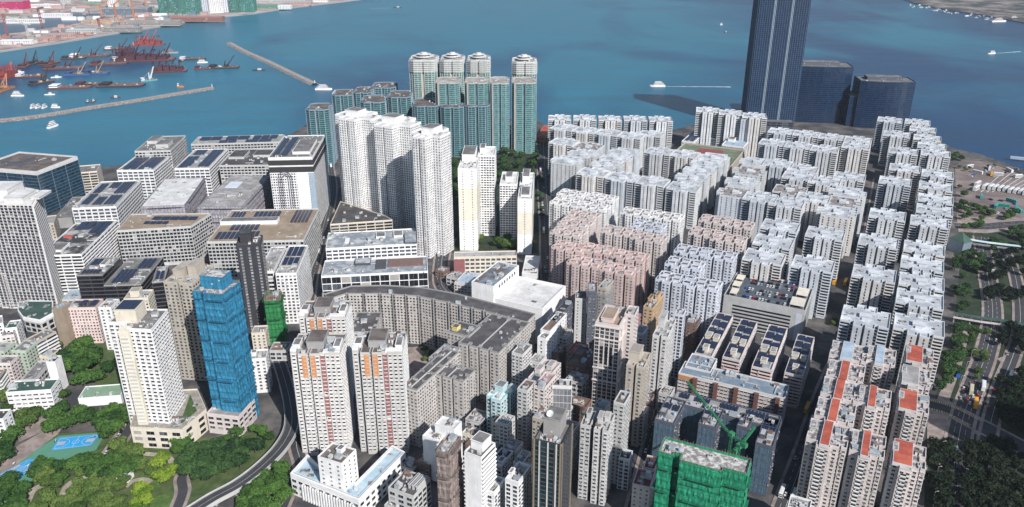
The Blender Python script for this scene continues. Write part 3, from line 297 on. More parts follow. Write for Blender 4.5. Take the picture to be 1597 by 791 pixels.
{"n":"old_house","l":"narrow pink block with a white roof frame left of the dark glass tower","x":0.7,"y":405.6,"w":6,"d":13.5,"h":30,"s":"pinkold","rf":"beige"},
{"n":"apartment_tower","l":"dark glass tower with gold edged corner fins and a grey concrete lift house","x":12.2,"y":371.7,"g":-20,"w":16.5,"d":21.2,"h":72,"s":"darkglass","rf":"grey","ph":[[0.2,0.35,0.6,0.6,11,"conc"]],"dish":1,"vents":5},
{"n":"apartment_tower","l":"left one of the pair of slim grey white towers next to the dark glass tower","x":42.1,"y":408.4,"g":-18,"w":6.3,"d":16.0,"h":56,"s":"slimgrey","rf":"brown","ph":[[0.3,0.5,0.4,0.4,4]]},
{"n":"apartment_tower","l":"right one of the pair of slim grey white towers, next to the shaded street","x":49.8,"y":403.6,"g":-18,"w":9.1,"d":19.7,"h":56,"s":"slimgrey","rf":"beige","plan":"notch2","ph":[[0.1,0.3,0.3,0.4,5],[0.5,0.5,0.3,0.3,4]],"vents":4},
{"n":"apartment_tower","l":"very slim white tower with one window column beside the beige tower","x":64.0,"y":423.8,"g":-24,"w":7,"d":14.6,"h":62,"s":"slimgrey","rf":"brown"},
{"n":"old_house","l":"stout brown brick apartment house in the shade behind the mesh fronted building","x":41.9,"y":532.3,"w":15.3,"d":27.4,"h":26,"s":"brownbrick","rf":"brown","ph":[[0.2,0.4,0.3,0.3,3]],"vents":5},
{"n":"old_house","l":"low house with reddish shack roofs beneath the pair of grey slim towers","x":44.2,"y":552.3,"w":11.5,"d":17.7,"h":24,"s":"brownbrick","rf":"red","vents":5},
{"n":"apartment_tower","l":"ornate white tower with big square windows and white cornices in the middle right","x":58.4,"y":494.1,"g":-20,"w":17.6,"d":29.5,"h":80,"s":"ornate","rf":"tan","ph":[[0.15,0.2,0.5,0.6,3,"pink"]],"rim":1},
{"n":"apartment_tower","l":"pinkish white slab rising just behind the ornate white tower","x":79.6,"y":501.0,"g":-20,"w":7.4,"d":14.3,"h":84,"s":"slimpink","rf":"pale"},
{"n":"apartment_tower","l":"beige apartment tower with paired windows right of the ornate white tower","x":77.4,"y":465.5,"g":-22,"w":12.0,"d":21.1,"h":64,"s":"beigewin","rf":"beige","ph":[[-0.02,0.35,0.6,0.55,7,"beige"]],"plan":"notch2"},
{"n":"apartment_tower","l":"white tower crammed with air conditioners on its front, facing the shaded street","x":102.5,"y":509.8,"g":-22,"w":11.0,"d":31.1,"h":62,"s":"whiteac","rf":"pale","ph":[[0.05,0.5,0.4,0.45,7,"pale"]],"plan":"notch2"},
{"n":"apartment_tower","l":"needle thin pale blue glassy tower behind the air conditioner covered one","x":126.6,"y":551.2,"g":-22,"w":7,"d":10.5,"h":58,"s":"glasspale","rf":"pale"},
{"l":"orange and tan old apartment block with a jagged rooftop","x":107.1,"y":579.3,"w":8.2,"d":30.1,"h":50,"s":"orange","rf":"brown","ph":[[0.1,0.3,0.3,0.3,4],[0.6,0.5,0.3,0.3,5]],"vents":6},
{"l":"deep pink old block left of the orange one","x":101.8,"y":583.1,"w":6.8,"d":15.2,"h":42,"s":"pinkdeep","rf":"pink"},
{"l":"small blue grey glazed block under the deep pink one","x":95.5,"y":547.1,"w":7,"d":13.2,"h":44,"s":"glasspale","rf":"pale"},
{"n":"apartment_tower","l":"slim off white pillar like tower beside the white hall","x":53.6,"y":605.7,"g":-5,"w":9.8,"d":15.1,"h":44,"s":"slimoff","rf":"rust"},
{"n":"apartment_tower","l":"slim dark grey tower right behind the off white pillar tower","x":63.5,"y":598.7,"g":-5,"w":7.5,"d":17.5,"h":54,"s":"slimdark","rf":"pale"},
{"n":"apartment_tower","l":"slim beige tower at the foot of the pink blocks","x":73.3,"y":615.8,"w":7.7,"d":19.5,"h":50,"s":"beigewin","rf":"beige"},
{"l":"grey block with a blue painted blank end wall below the pink blocks","x":73.8,"y":614.8,"w":7,"d":22.2,"h":44,"s":"mural","rf":"dark"},
{"l":"white block with a brown shed roof right of the big white hall","x":22.4,"y":555.1,"w":8.1,"d":34.6,"h":42,"s":"blankwin","rf":"rust"},
{"l":"white block with a long black roof on the far side of the white hall","x":28.3,"y":572.6,"w":7.4,"d":36.5,"h":42,"s":"slimdark","rf":"black"},
{"l":"narrow pale block with a cluttered roof in front of the brown shed roofed block","x":19.9,"y":546.1,"w":7,"d":21.1,"h":40,"s":"blankwin","rf":"pale"},
{"l":"pale block with big dark air conditioner windows right of the grey estate slab","x":-0.2,"y":516.2,"w":9,"d":16.4,"h":44,"s":"whiteac","rf":"grey"},
{"n":"apartment_tower","l":"pale teal and white stepped tower in front of the estate","x":-17.5,"y":461.4,"w":12.2,"d":19.2,"h":42,"s":"teal","rf":"teal","plan":"step","ph":[[0.2,0.4,0.5,0.4,5,"teal"]]},
{"n":"old_house","l":"small cream house with a maroon roof in front of the pale teal tower","x":-13.9,"y":448.1,"w":9,"d":9.3,"h":30,"s":"cream","rf":"brown"},
{"n":"apartment_tower","l":"grey white tower with brown tank roof left of the pink balconied tower","x":3.5,"y":451.7,"w":7.4,"d":13.4,"h":54,"s":"slimgrey","rf":"rust"},
{"n":"apartment_tower","l":"pink tower with balconies and a long white side left of the mesh fronted building","x":14.5,"y":455.4,"w":8.2,"d":19.5,"h":54,"s":"pinkold","rf":"pink"},
{"l":"white apartment block with a cluttered pale roof and pinkish right side behind the mesh front","x":11.3,"y":481.0,"w":13.0,"d":28.5,"h":44,"s":"pinkold","rf":"pale","ph":[[0.1,0.3,0.3,0.3,3],[0.5,0.6,0.3,0.3,3]],"vents":6},
{"l":"building with a vertical grey mesh front and a bright white corner pillar","x":27.2,"y":461.4,"g":-4,"w":13.5,"d":8.3,"h":50,"s":"meshfront","rf":"brown"},
{"n":"car_park","l":"multi storey car park with parked cars on its roof deck and dark slotted front","x":190.1,"y":641.6,"w":69.8,"d":56.2,"h":30,"s":"carpark","rf":"asphalt","cars":1},
{"n":"housing_slab","l":"leftmost of the four parallel housing slabs covered in dark solar panels","x":142.9,"y":542.5,"w":13.5,"d":76.9,"h":28,"s":"solslab","rf":"pale","ph":[[0.35,0.08,0.3,0.08,4,"cream"],[0.1,0.36,0.35,0.1,3,"cream"],[0.6,0.34,0.3,0.1,3,"cream"]],"grp":"four parallel solar roofed slabs"},
{"n":"housing_slab","l":"second from the left of the four parallel housing slabs covered in dark solar panels","x":163.4,"y":536.6,"w":13.3,"d":70.4,"h":28,"s":"solslab","rf":"pale","ph":[[0.35,0.08,0.3,0.08,4,"cream"],[0.1,0.36,0.35,0.1,3,"cream"],[0.6,0.34,0.3,0.1,3,"cream"]],"grp":"four parallel solar roofed slabs"},
{"n":"housing_slab","l":"third from the left of the four parallel housing slabs covered in dark solar panels","x":182.1,"y":522.4,"w":14.7,"d":75.1,"h":28,"s":"solslab","rf":"pale","ph":[[0.35,0.08,0.3,0.08,4,"cream"],[0.1,0.36,0.35,0.1,3,"cream"],[0.6,0.34,0.3,0.1,3,"cream"]],"grp":"four parallel solar roofed slabs"},
{"n":"housing_slab","l":"rightmost of the four parallel housing slabs covered in dark solar panels","x":204.4,"y":513.9,"w":13.1,"d":66.1,"h":28,"s":"solslab","rf":"pale","ph":[[0.35,0.08,0.3,0.08,4,"cream"],[0.1,0.36,0.35,0.1,3,"cream"],[0.6,0.34,0.3,0.1,3,"cream"]],"grp":"four parallel solar roofed slabs"},
{"n":"housing_slab","l":"long housing slab with blue grey roof, brown columns and a yellow end panel","x":124.8,"y":513.3,"w":77.0,"d":18.8,"h":28,"s":"longslab","rf":"bluegrey","vents":8},
{"n":"housing_slab","l":"blue grey roofed wing joining the long slab on its left end","x":131.2,"y":521.9,"w":19.6,"d":21.2,"h":28.7,"s":"longslab2","rf":"bluegrey","vents":5},
{"n":"housing_block","l":"long spine block with narrow solar strips on its roof behind the blue netted wings","x":108.6,"y":460.3,"w":70.4,"d":15.5,"h":38,"s":"bluenet","rf":"pale","sol":[[0.05,0.5,0.15,0.9,3,1],[0.2,0.5,0.35,0.9,5,1],[0.45,0.5,0.62,0.9,5,1],[0.7,0.5,0.9,0.9,6,1]],"vents":6},
{"n":"housing_block","l":"leftmost blue netted wing with a solar roof beside the shaded street","x":94.2,"y":440.0,"w":13.3,"d":29.6,"h":38,"s":"bluenet","rf":"pale","sol":[[0.1,0.5,0.5,0.75,2,1],[0.55,0.5,0.9,0.75,2,1]],"ph":[[0.1,0.2,0.3,0.2,3]],"vents":3},
{"n":"housing_block","l":"middle blue netted wing with a tan roof strip behind the green tower","x":121.9,"y":435.0,"w":11.7,"d":22.9,"h":38,"s":"bluenet","rf":"pale","sol":[[0.1,0.5,0.5,0.75,2,1],[0.55,0.5,0.9,0.75,2,1]],"ph":[[0.1,0.2,0.3,0.2,3]],"vents":3},
{"n":"housing_block","l":"narrow pale wing right of the green crane","x":146.5,"y":432.7,"w":7.8,"d":16.0,"h":38,"s":"bluenet","rf":"pale","sol":[[0.1,0.5,0.5,0.75,2,1],[0.55,0.5,0.9,0.75,2,1]],"ph":[[0.1,0.2,0.3,0.2,3]],"vents":3},
{"n":"housing_block","l":"rightmost blue netted wing with a long pale right side along the dark street","x":153.5,"y":414.5,"w":10.9,"d":33.3,"h":38,"s":"bluenet","rf":"pale","sol":[[0.1,0.5,0.5,0.75,2,1],[0.55,0.5,0.9,0.75,2,1]],"ph":[[0.1,0.2,0.3,0.2,3]],"vents":3},
{"n":"netted_tower","l":"large building wrapped in vivid green netting with bare concrete top floors at the bottom edge","x":82.5,"y":368.1,"g":-25,"w":48.6,"d":14.5,"h":66,"s":"netgreen","plan":"greent","rf":"debris","poles":1},
{"n":"old_house","l":"pink house with small square windows and dark red roof beside the green netting","x":73.2,"y":389.6,"g":-20,"w":10.8,"d":15.9,"h":26,"s":"pinkwhite","rf":"darkred"},
{"n":"old_house","l":"small white house with a dark red roof wedged behind the pink one","x":82.6,"y":407.5,"g":-20,"w":7.3,"d":13.3,"h":24,"s":"pinkwhite","rf":"darkred"},
{"n":"old_house","l":"small green netted stack house by the shaded street right of the slim white tower","x":68.5,"y":417.6,"g":-20,"w":7,"d":9.7,"h":24,"s":"glasspale","rf":"black"},
{"l":"pinkish block with a red roof strip, nearest in the left row beside the dark street","x":179.0,"y":401.7,"w":23.6,"d":27.6,"h":48,"s":"redblock","rf":"clutter","plan":"redb","strip":"red","fw":[0.34,0.58],"ph":[[0.03,0.5,0.14,0.3,3,"pale"]],"vents":5,"grp":"pinkish blocks with coloured roof strips"},
{"l":"pinkish block with a red roof strip and green rooftop, second in the left row","x":192.6,"y":426.4,"w":23.6,"d":27.6,"h":48,"s":"redblock","rf":"clutter","plan":"redb","strip":"red","fw":[0.34,0.58],"ph":[[0.03,0.5,0.14,0.3,3,"pale"]],"vents":5,"grp":"pinkish blocks with coloured roof strips"},
{"l":"pinkish block with a red roof strip, third in the left row beside the dark street","x":205.6,"y":451.6,"w":23.9,"d":27.6,"h":48,"s":"redblock","rf":"clutter","plan":"redb","strip":"red","fw":[0.34,0.58],"ph":[[0.03,0.5,0.14,0.3,3,"pale"]],"vents":5,"grp":"pinkish blocks with coloured roof strips"},
{"l":"pinkish block with a red roof strip, fourth in the left row","x":217.9,"y":475.1,"w":24.0,"d":27.6,"h":48,"s":"redblock","rf":"clutter","plan":"redb","strip":"red","fw":[0.34,0.58],"ph":[[0.03,0.5,0.14,0.3,3,"pale"]],"vents":5,"grp":"pinkish blocks with coloured roof strips"},
{"l":"pinkish block with a pale blue roof strip at the far end of the left row","x":230.2,"y":502.6,"w":25.2,"d":27.6,"h":48,"s":"redblock","rf":"clutter","plan":"redb","strip":"blue","fw":[0.3,0.62],"ph":[[0.03,0.5,0.14,0.3,3,"pale"]],"vents":5,"grp":"pinkish blocks with coloured roof strips"},
{"l":"pinkish block with a red roof strip, nearest in the middle row","x":201.2,"y":390.3,"w":19.3,"d":27.6,"h":48,"s":"redblock","rf":"clutter","plan":"redb","strip":"red","fw":[0.32,0.56],"ph":[[0.03,0.5,0.14,0.3,3,"pale"]],"vents":5,"grp":"pinkish blocks with coloured roof strips"},
{"l":"pinkish block with a red roof strip and white roofed wing, second in the middle row","x":226.0,"y":441.5,"w":20.1,"d":27.6,"h":48,"s":"redblock","rf":"clutter","plan":"redb","strip":"red","fw":[0.32,0.56],"ph":[[0.03,0.5,0.14,0.3,3,"pale"]],"vents":5,"grp":"pinkish blocks with coloured roof strips"},
{"l":"pinkish block with a pale blue roof strip in the middle row","x":254.1,"y":495.1,"w":19.1,"d":27.6,"h":48,"s":"redblock","rf":"clutter","plan":"redb","strip":"blue","fw":[0.3,0.6],"ph":[[0.03,0.5,0.14,0.3,3,"pale"]],"vents":5,"grp":"pinkish blocks with coloured roof strips"},
{"l":"pale block with a bright red square roof, nearest in the right row","x":221.2,"y":379.3,"w":18.6,"d":27.6,"h":48,"s":"redblock","rf":"clutter","plan":"redb","strip":"red","fw":[0.05,0.62],"ph":[[0.03,0.5,0.14,0.3,3,"pale"]],"vents":5,"grp":"pinkish blocks with coloured roof strips"},
{"l":"pale block with a half shaded red roof, second in the right row by the park","x":249.7,"y":435.1,"w":18.8,"d":27.6,"h":48,"s":"redblock","rf":"clutter","plan":"redb","strip":"red","fw":[0.05,0.62],"ph":[[0.03,0.5,0.14,0.3,3,"pale"]],"vents":5,"grp":"pinkish blocks with coloured roof strips"},
{"l":"pale block with white and grey roof panels, third in the right row by the park","x":265.7,"y":466.3,"w":18.6,"d":27.6,"h":48,"s":"redblock","rf":"clutter","plan":"redb","strip":"pale","fw":[0.05,0.62],"ph":[[0.03,0.5,0.14,0.3,3,"pale"]],"vents":5,"grp":"pinkish blocks with coloured roof strips"},
{"l":"pale block with a small red roof square ending the right row","x":281.8,"y":495.0,"w":18.7,"d":27.6,"h":48,"s":"redblock","rf":"clutter","plan":"redb","strip":"red","fw":[0.05,0.62],"ph":[[0.03,0.5,0.14,0.3,3,"pale"]],"vents":5,"grp":"pinkish blocks with coloured roof strips"},
{"n":"old_house","l":"pale cluttered rooftop peeking in at the bottom edge beside the dark street","x":162.1,"y":371.9,"w":12.2,"d":11.5,"h":24,"s":"plainwhite","rf":"pale","vents":6},
{"l":"white block with square roof wells at the far left of the pinkish group","x":49.5,"y":860.1,"h":50,"s":"hwhite","rf":"pale"},
{"l":"white block with square roof wells at the road edge, second from the far end","x":40.4,"y":831.7,"h":50,"s":"hwhite","rf":"pale"},
{"l":"white block with square roof wells in the right half of the far row","x":81.8,"y":846.7,"h":50,"s":"hwhite","rf":"pale"},
{"l":"bright white block with square roof wells behind the brownish pink roofs","x":69.6,"y":817.0,"h":50,"s":"hwhite","rf":"pale"},
{"l":"pinkish white block with brown red roof wells behind its twin","x":55.6,"y":791.0,"h":50,"s":"hpink","rf":"rose"},
{"l":"pinkish white block with brown red roof wells in the middle of the group","x":45.6,"y":766.4,"h":50,"s":"hpink","rf":"rose"},
{"l":"pinkish white block with brown red roof wells at the road edge","x":36.7,"y":741.3,"h":50,"s":"hpink","rf":"rose"},
{"l":"small pinkish block with a grey roof between the white and the blue white ones","x":87.4,"y":744.8,"h":50,"s":"hpink","rf":"rose"},
{"l":"tall cream white block standing just before the cross blocks","x":114.6,"y":798.9,"h":50,"s":"hcream","rf":"pale"},
{"l":"tall cream white block with a cluttered roof right of its neighbour","x":144.1,"y":787.1,"h":50,"s":"hcream","rf":"pale"},
{"l":"blue white block with a light blue roof corner among the cream ones","x":120.0,"y":759.1,"h":50,"s":"hblue","rf":"pale"},
{"l":"pinkish block with dark roof slots in front of the blue white one","x":115.1,"y":727.6,"h":50,"s":"hpink","rf":"rose"},
{"l":"rose pink block with maroon recesses at the road edge, rear row","x":36.8,"y":712.5,"h":46,"s":"hrose","rf":"pale"},
{"l":"rose pink block with maroon recesses in the middle of the rear row","x":63.7,"y":706.1,"h":46,"s":"hrose","rf":"pale"},
{"l":"rose pink block with maroon recesses at the right end of the rear row","x":91.9,"y":690.5,"h":46,"s":"hrose","rf":"pale"},
{"l":"rose pink block with maroon recesses, front row left","x":49.3,"y":675.5,"h":46,"s":"hrose","rf":"pale"},
{"l":"rose pink block with maroon recesses, front row right, nearest","x":78.3,"y":659.6,"h":46,"s":"hrose","rf":"pale"},
{"l":"pale pink block below the cross blocks, far left of its cluster","x":193.6,"y":775.7,"h":50,"s":"hpink","rf":"rose"},
{"l":"pale pink block below the cross blocks, far right of its cluster","x":212.2,"y":764.5,"h":50,"s":"hpink","rf":"rose"},
{"l":"pale pink block with a brown roof room, near left of its cluster","x":175.5,"y":739.6,"h":50,"s":"hpink","rf":"rose"},
{"l":"pale pink block with mauve roof rooms, near right of its cluster","x":193.5,"y":724.2,"h":50,"s":"hpink","rf":"rose"},
{"l":"pale blue white block with grey roof slots, farthest left in its cluster","x":152.4,"y":693.5,"h":50,"s":"hblue","rf":"pale"},
{"l":"pale blue white block with a white right edge, farthest right in its cluster","x":173.3,"y":684.3,"h":50,"s":"hblue","rf":"pale"},
{"l":"pale blue white block with grey roof slots behind the street corner","x":138.5,"y":663.6,"h":50,"s":"hblue","rf":"pale"},
{"l":"pale blue white block nearest the orange old block","x":124.5,"y":630.3,"h":50,"s":"hblue","rf":"pale"},
{"l":"pale blue white block beside the car park, nearest of its cluster","x":143.9,"y":621.2,"h":50,"s":"hblue","rf":"pale"},
{"n":"old_house","l":"low house with a pale roof in the gap behind the black and white striped tower","x":-34.5,"y":455.2,"w":10,"d":12,"h":16,"s":"cream","rf":"pale","vents":4},
{"n":"old_house","l":"low brown house squeezed beside the brown netted tower","x":-31.8,"y":445.6,"w":9,"d":10,"h":14,"s":"brownbrick","rf":"rust","vents":4},
{"n":"old_house","l":"grey house half hidden behind the dark glass tower, left side","x":-6.1,"y":424.4,"w":9,"d":12,"h":26,"s":"slimgrey","rf":"clutter","vents":4},
{"n":"old_house","l":"stained concrete house at the foot of the front grey estate slab","x":-32.5,"y":462.9,"w":12,"d":14,"h":22,"s":"concrete","rf":"clutter","vents":4},
{"n":"old_house","l":"small white house right behind the higher plain white box","x":-39.5,"y":470.4,"w":8,"d":9,"h":15,"s":"plainwhite","rf":"clutter","vents":4},
{"n":"old_house","l":"grey house in the shade left of the slim pair of towers","x":26.3,"y":458.8,"w":11,"d":14,"h":30,"s":"slimgrey","rf":"clutter","vents":4},
{"n":"old_house","l":"low brown shack roofed house at the foot of the ornate tower","x":40.9,"y":484.4,"w":13,"d":12,"h":20,"s":"brownbrick","rf":"rust","vents":4},
{"n":"old_house","l":"concrete house in the shaded lane left of the ornate tower","x":40.1,"y":513.8,"w":14,"d":13,"h":22,"s":"concrete","rf":"clutter","vents":4},
{"n":"old_house","l":"brown low house behind the pinkish cluttered block","x":28.3,"y":555.7,"w":10,"d":14,"h":22,"s":"brownbrick","rf":"rust","vents":4},
{"n":"old_house","l":"off white house in front of the narrow pale block","x":12.8,"y":527.9,"w":9,"d":12,"h":30,"s":"whiteac","rf":"clutter","vents":4},
{"n":"old_house","l":"beige house between the slim pair of towers and the very slim white tower","x":57.8,"y":432.4,"w":9,"d":13,"h":34,"s":"beigewin","rf":"clutter","vents":4},
{"n":"old_house","l":"dark brown house at the foot of the beige tower by the shaded street","x":89.6,"y":478.8,"w":8,"d":13,"h":26,"s":"brownbrick","rf":"rust","vents":4},
{"n":"old_house","l":"low grey house at the foot of the air conditioner covered tower","x":108.0,"y":498.7,"w":9,"d":12,"h":20,"s":"slimgrey","rf":"clutter","vents":4},
{"n":"old_house","l":"grey house right of the white hall in the shaded lane","x":35.3,"y":571.4,"w":10,"d":14,"h":28,"s":"slimgrey","rf":"clutter","vents":4},
{"n":"old_house","l":"low brown house behind the ornate white tower","x":78.0,"y":626.8,"w":12,"d":12,"h":24,"s":"brownbrick","rf":"rust","vents":4},
{"n":"old_house","l":"low brown house behind the finned concrete building","x":-64.9,"y":429.9,"w":12,"d":12,"h":12,"s":"brownbrick","rf":"rust","vents":4},
{"n":"old_house","l":"low grey house at the end of the pale blue terrace","x":-74.2,"y":428.9,"w":10,"d":10,"h":9,"s":"concrete","rf":"clutter","vents":4},
{"n":"old_house","l":"pinkish house with a cluttered roof joined to the right of the beige tower","x":78.0,"y":475.8,"w":8,"d":12,"h":40,"s":"pinkold","rf":"clutter","vents":4},
{"n":"old_house","l":"pinkish white block with a stepped cluttered roof left of the mesh fronted building","x":11.5,"y":461.4,"w":15,"d":16,"h":46,"s":"pinkold","rf":"clutter","vents":4},
{"n":"old_house","l":"low dark house between the blue white blocks and the first solar slab","x":148.8,"y":601.1,"w":9,"d":14,"h":24,"s":"brownbrick","rf":"rust","vents":4},
{"n":"old_house","l":"low reddish roofed house right of the striped tower","x":-18.3,"y":430.5,"w":9,"d":10,"h":20,"s":"brownbrick","rf":"rust","vents":4},
{"n":"old_house","l":"low red brown roofed house at the foot of the striped tower","x":-39.6,"y":413.6,"w":11,"d":10,"h":12,"s":"brownbrick","rf":"rust","vents":4},
{"n":"old_house","l":"low grey shed at the end of the cream school","x":-66.2,"y":726.9,"w":16,"d":14,"h":9,"s":"concrete","rf":"clutter","vents":4},
{"n":"old_house","l":"slim grey tower right behind the small cream maroon roofed house","x":-10.9,"y":436.9,"w":9,"d":11,"h":38,"s":"slimgrey","rf":"clutter","vents":4},
{"n":"old_house","l":"slim beige tower between the pink balconied tower and the dark glass one","x":13.2,"y":432.9,"w":9,"d":12,"h":44,"s":"beigewin","rf":"clutter","vents":4},
{"n":"old_house","l":"off white slim house left of the slim pair of towers","x":32.5,"y":435.9,"w":9,"d":10,"h":34,"s":"whiteac","rf":"clutter","vents":4},
{"n":"old_house","l":"pale slim tower in the lane behind the slim pair of towers","x":53.2,"y":441.9,"w":8,"d":11,"h":46,"s":"slimoff","rf":"clutter","vents":4},
{"n":"old_house","l":"beige block right of the long black roofed block","x":32.0,"y":573.5,"w":9,"d":12,"h":32,"s":"beigewin","rf":"clutter","vents":4},
{"n":"old_house","l":"pinkish low house by the bend of the shaded street","x":84.5,"y":465.8,"w":8,"d":10,"h":26,"s":"pinkold","rf":"clutter","vents":4},
{"n":"old_house","l":"brown tank roofed house left of the pink balconied tower","x":1.9,"y":459.9,"w":8,"d":10,"h":30,"s":"brownbrick","rf":"rust","vents":4},
{"n":"old_house","l":"low rust roofed hut on the estate street","x":-79.0,"y":746.6,"w":10,"d":12,"h":7,"s":"brownbrick","rf":"rust","vents":4},
{"n":"residential_tower","l":"leftmost of the three tall green glass towers with round crowns","x":-165.2,"y":1289.1,"g":0,"w":44.0,"d":55.8,"h":128,"s":"lvt","plan":"lv","rf":"pale","crown":1,"vents":4},
{"n":"residential_tower","l":"middle of the three tall green glass towers with round crowns","x":-115.1,"y":1289.1,"g":0,"w":36.8,"d":55.8,"h":128,"s":"lvt","plan":"lv","rf":"pale","crown":1,"vents":4},
{"n":"residential_tower","l":"rightmost of the three tall green glass towers with round crowns","x":-72.1,"y":1286.1,"g":0,"w":36.0,"d":55.4,"h":128,"s":"lvt","plan":"lv","rf":"pale","crown":1,"vents":4},
{"n":"residential_tower","l":"tall green glass tower with a round crown standing alone on the right","x":0.5,"y":1271.4,"g":0,"w":38.4,"d":48.1,"h":128,"s":"lvt","plan":"lv","rf":"pale","crown":1,"vents":4},
{"n":"residential_tower","l":"left beige and green tower in the middle row of the harbour estate","x":-116.5,"y":1204.4,"g":0,"w":36.7,"d":50.7,"h":108,"s":"lvm","plan":"lv","rf":"pale","crown":0,"vents":4},
{"n":"residential_tower","l":"centre beige and green tower in the middle row of the harbour estate","x":-72.0,"y":1204.4,"g":0,"w":35.8,"d":50.7,"h":108,"s":"lvm","plan":"lv","rf":"pale","crown":0,"vents":4},
{"n":"residential_tower","l":"beige and green tower in the middle row nearest the brick library","x":-33.4,"y":1202.0,"g":0,"w":29.0,"d":55.5,"h":108,"s":"lvm","plan":"lv","rf":"pale","crown":0,"vents":4},
{"n":"residential_tower","l":"beige and green tower in front of the lone tall one","x":-0.5,"y":1204.4,"g":0,"w":37.7,"d":50.7,"h":108,"s":"lvm","plan":"lv","rf":"pale","crown":0,"vents":4},
{"n":"residential_tower","l":"left dark teal tower in the front row of the harbour estate","x":-150.7,"y":1190.1,"g":2,"w":42.1,"d":58.1,"h":76,"s":"lvd","plan":"lv","rf":"brown","crown":0,"vents":4},
{"n":"residential_tower","l":"middle dark teal tower in the front row of the harbour estate","x":-107.1,"y":1181.6,"g":2,"w":33.6,"d":53.0,"h":76,"s":"lvd","plan":"lv","rf":"brown","crown":0,"vents":4},
{"n":"residential_tower","l":"right dark teal tower in the front row of the harbour estate","x":-72.9,"y":1190.1,"g":2,"w":39.6,"d":54.1,"h":76,"s":"lvd","plan":"lv","rf":"brown","crown":0,"vents":4},
{"n":"residential_tower","l":"dark teal tower at the left end of the harbour estate beside the white towers","x":-297.6,"y":1132.4,"g":2,"w":33.0,"d":45.9,"h":84,"s":"lvd","plan":"lv","rf":"brown","crown":0,"vents":4},
{"n":"residential_tower","l":"dark teal tower second from the left in the harbour estate","x":-288.3,"y":1267.7,"g":2,"w":31.7,"d":50.1,"h":76,"s":"lvd","plan":"lv","rf":"brown","crown":0,"vents":4},
{"n":"residential_tower","l":"dark teal tower third from the left in the harbour estate","x":-258.1,"y":1287.3,"g":2,"w":29.1,"d":51.5,"h":76,"s":"lvd","plan":"lv","rf":"brown","crown":0,"vents":4},
{"n":"residential_tower","l":"grey topped dark teal tower nearest the water in the left group","x":-235.7,"y":1327.9,"g":2,"w":40.6,"d":50,"h":76,"s":"lvd","plan":"lv","rf":"brown","crown":0,"vents":4},
{"n":"residential_tower","l":"dark teal tower behind the crowns of the tall white towers","x":-231.1,"y":1198.4,"g":2,"w":37.7,"d":55.6,"h":80,"s":"lvd","plan":"lv","rf":"brown","crown":0,"vents":4},
{"n":"residential_tower","l":"dark teal tower just left of the tallest green glass ones","x":-191.3,"y":1216.1,"g":2,"w":35.4,"d":52.6,"h":84,"s":"lvd","plan":"lv","rf":"brown","crown":0,"vents":4},
{"n":"library_hall","l":"brick and beige hall with four skylights on its slate roof near the trees","c":"hall","x":-13.7,"y":1230.3,"g":5.0,"w":44.9,"d":61.4,"h":20,"s":"library","rf":"slate","ph":[[0.15,0.2,0.3,0.25,1,"white"],[0.58,0.2,0.3,0.25,1,"white"],[0.15,0.6,0.3,0.25,1,"white"],[0.58,0.6,0.3,0.25,1,"white"]]},
{"n":"pump_house","l":"low orange brick house between the road and the harbour row","c":"hall","x":39.3,"y":1271.6,"g":-11.0,"w":21.2,"d":79.2,"h":8,"s":"brickred","rf":"red"},
{"n":"school_building","l":"left wing of the white school with a solar roof beside the sports deck","x":260.8,"y":1192.8,"w":18.7,"d":85.3,"h":22,"s":"whitegrid","rf":"blue","sol":[[0.1,0.1,0.9,0.9,2,4]]},
{"n":"school_building","l":"rear wing of the white school beside the sports deck","x":287.9,"y":1221.3,"w":36.1,"d":35.7,"h":22,"s":"whitegrid","rf":"pale"},
{"n":"school_building","l":"right block of the white school with solar roof and a dark roof court","x":313.5,"y":1157.8,"w":31.8,"d":63.0,"h":26,"s":"whitegrid","rf":"blue","ph":[[0.1,0.4,0.3,0.4,4,"white"]],"vents":3},
{"n":"sports_deck","l":"sports deck building with a red running court and green turf on its roof","x":217.8,"y":1080.6,"w":88.5,"d":91.7,"h":27,"s":"beige","rf":"sport","rim":1},
{"n":"hotel_tower","l":"left one of the twin dark blue curved glass hotel towers","x":496.4,"y":1411.4,"g":-8,"w":97.8,"d":46,"h":98,"s":"twin","plan":"curve","rf":"grey","ph":[[0.1,0.3,0.7,0.5,5,"slate"]]},
{"n":"hotel_tower","l":"right one of the twin dark blue curved glass hotel towers","x":597.8,"y":1368.9,"g":-8,"w":88.7,"d":46,"h":80,"s":"twin","plan":"curve","rf":"grey","ph":[[0.15,0.3,0.65,0.5,5,"slate"]]},
{"n":"skyscraper","l":"skyscraper of three joined dark blue shafts rising out of the top of the picture","x":404.0,"y":1361.9,"g":-6,"w":84.9,"d":45,"h":222,"s":"landmark","plan":"lobes","rf":"grey"},
{"n":"podium","l":"low dark podium at the foot of the skyscraper","x":388.5,"y":1352.2,"g":-8.4,"w":93.8,"d":79.1,"h":16,"s":"podiumdark","rf":"grey"},
{"n":"hotel_link","l":"dark low block linking the twin dark blue towers","c":"hotel tower","x":586.7,"y":1377.4,"g":-8,"w":24.8,"d":46,"h":52,"s":"twin","rf":"grey"},],
'slabsol':[[0.05,0.03,0.5,0.12,1,1],[0.06,0.2,0.5,0.34,1,1],[0.54,0.18,0.96,0.32,1,1],[0.06,0.48,0.5,0.62,1,1],[0.54,0.46,0.96,0.6,1,1],[0.06,0.68,0.48,0.82,1,1],[0.52,0.66,0.96,0.8,1,1],[0.1,0.86,0.5,0.98,1,1],[0.54,0.85,0.96,0.97,1,1]],
'C':[
[75.8,1246.2,-4,46,"white cross block, first from the left in the row along the harbour front",0,"x"],
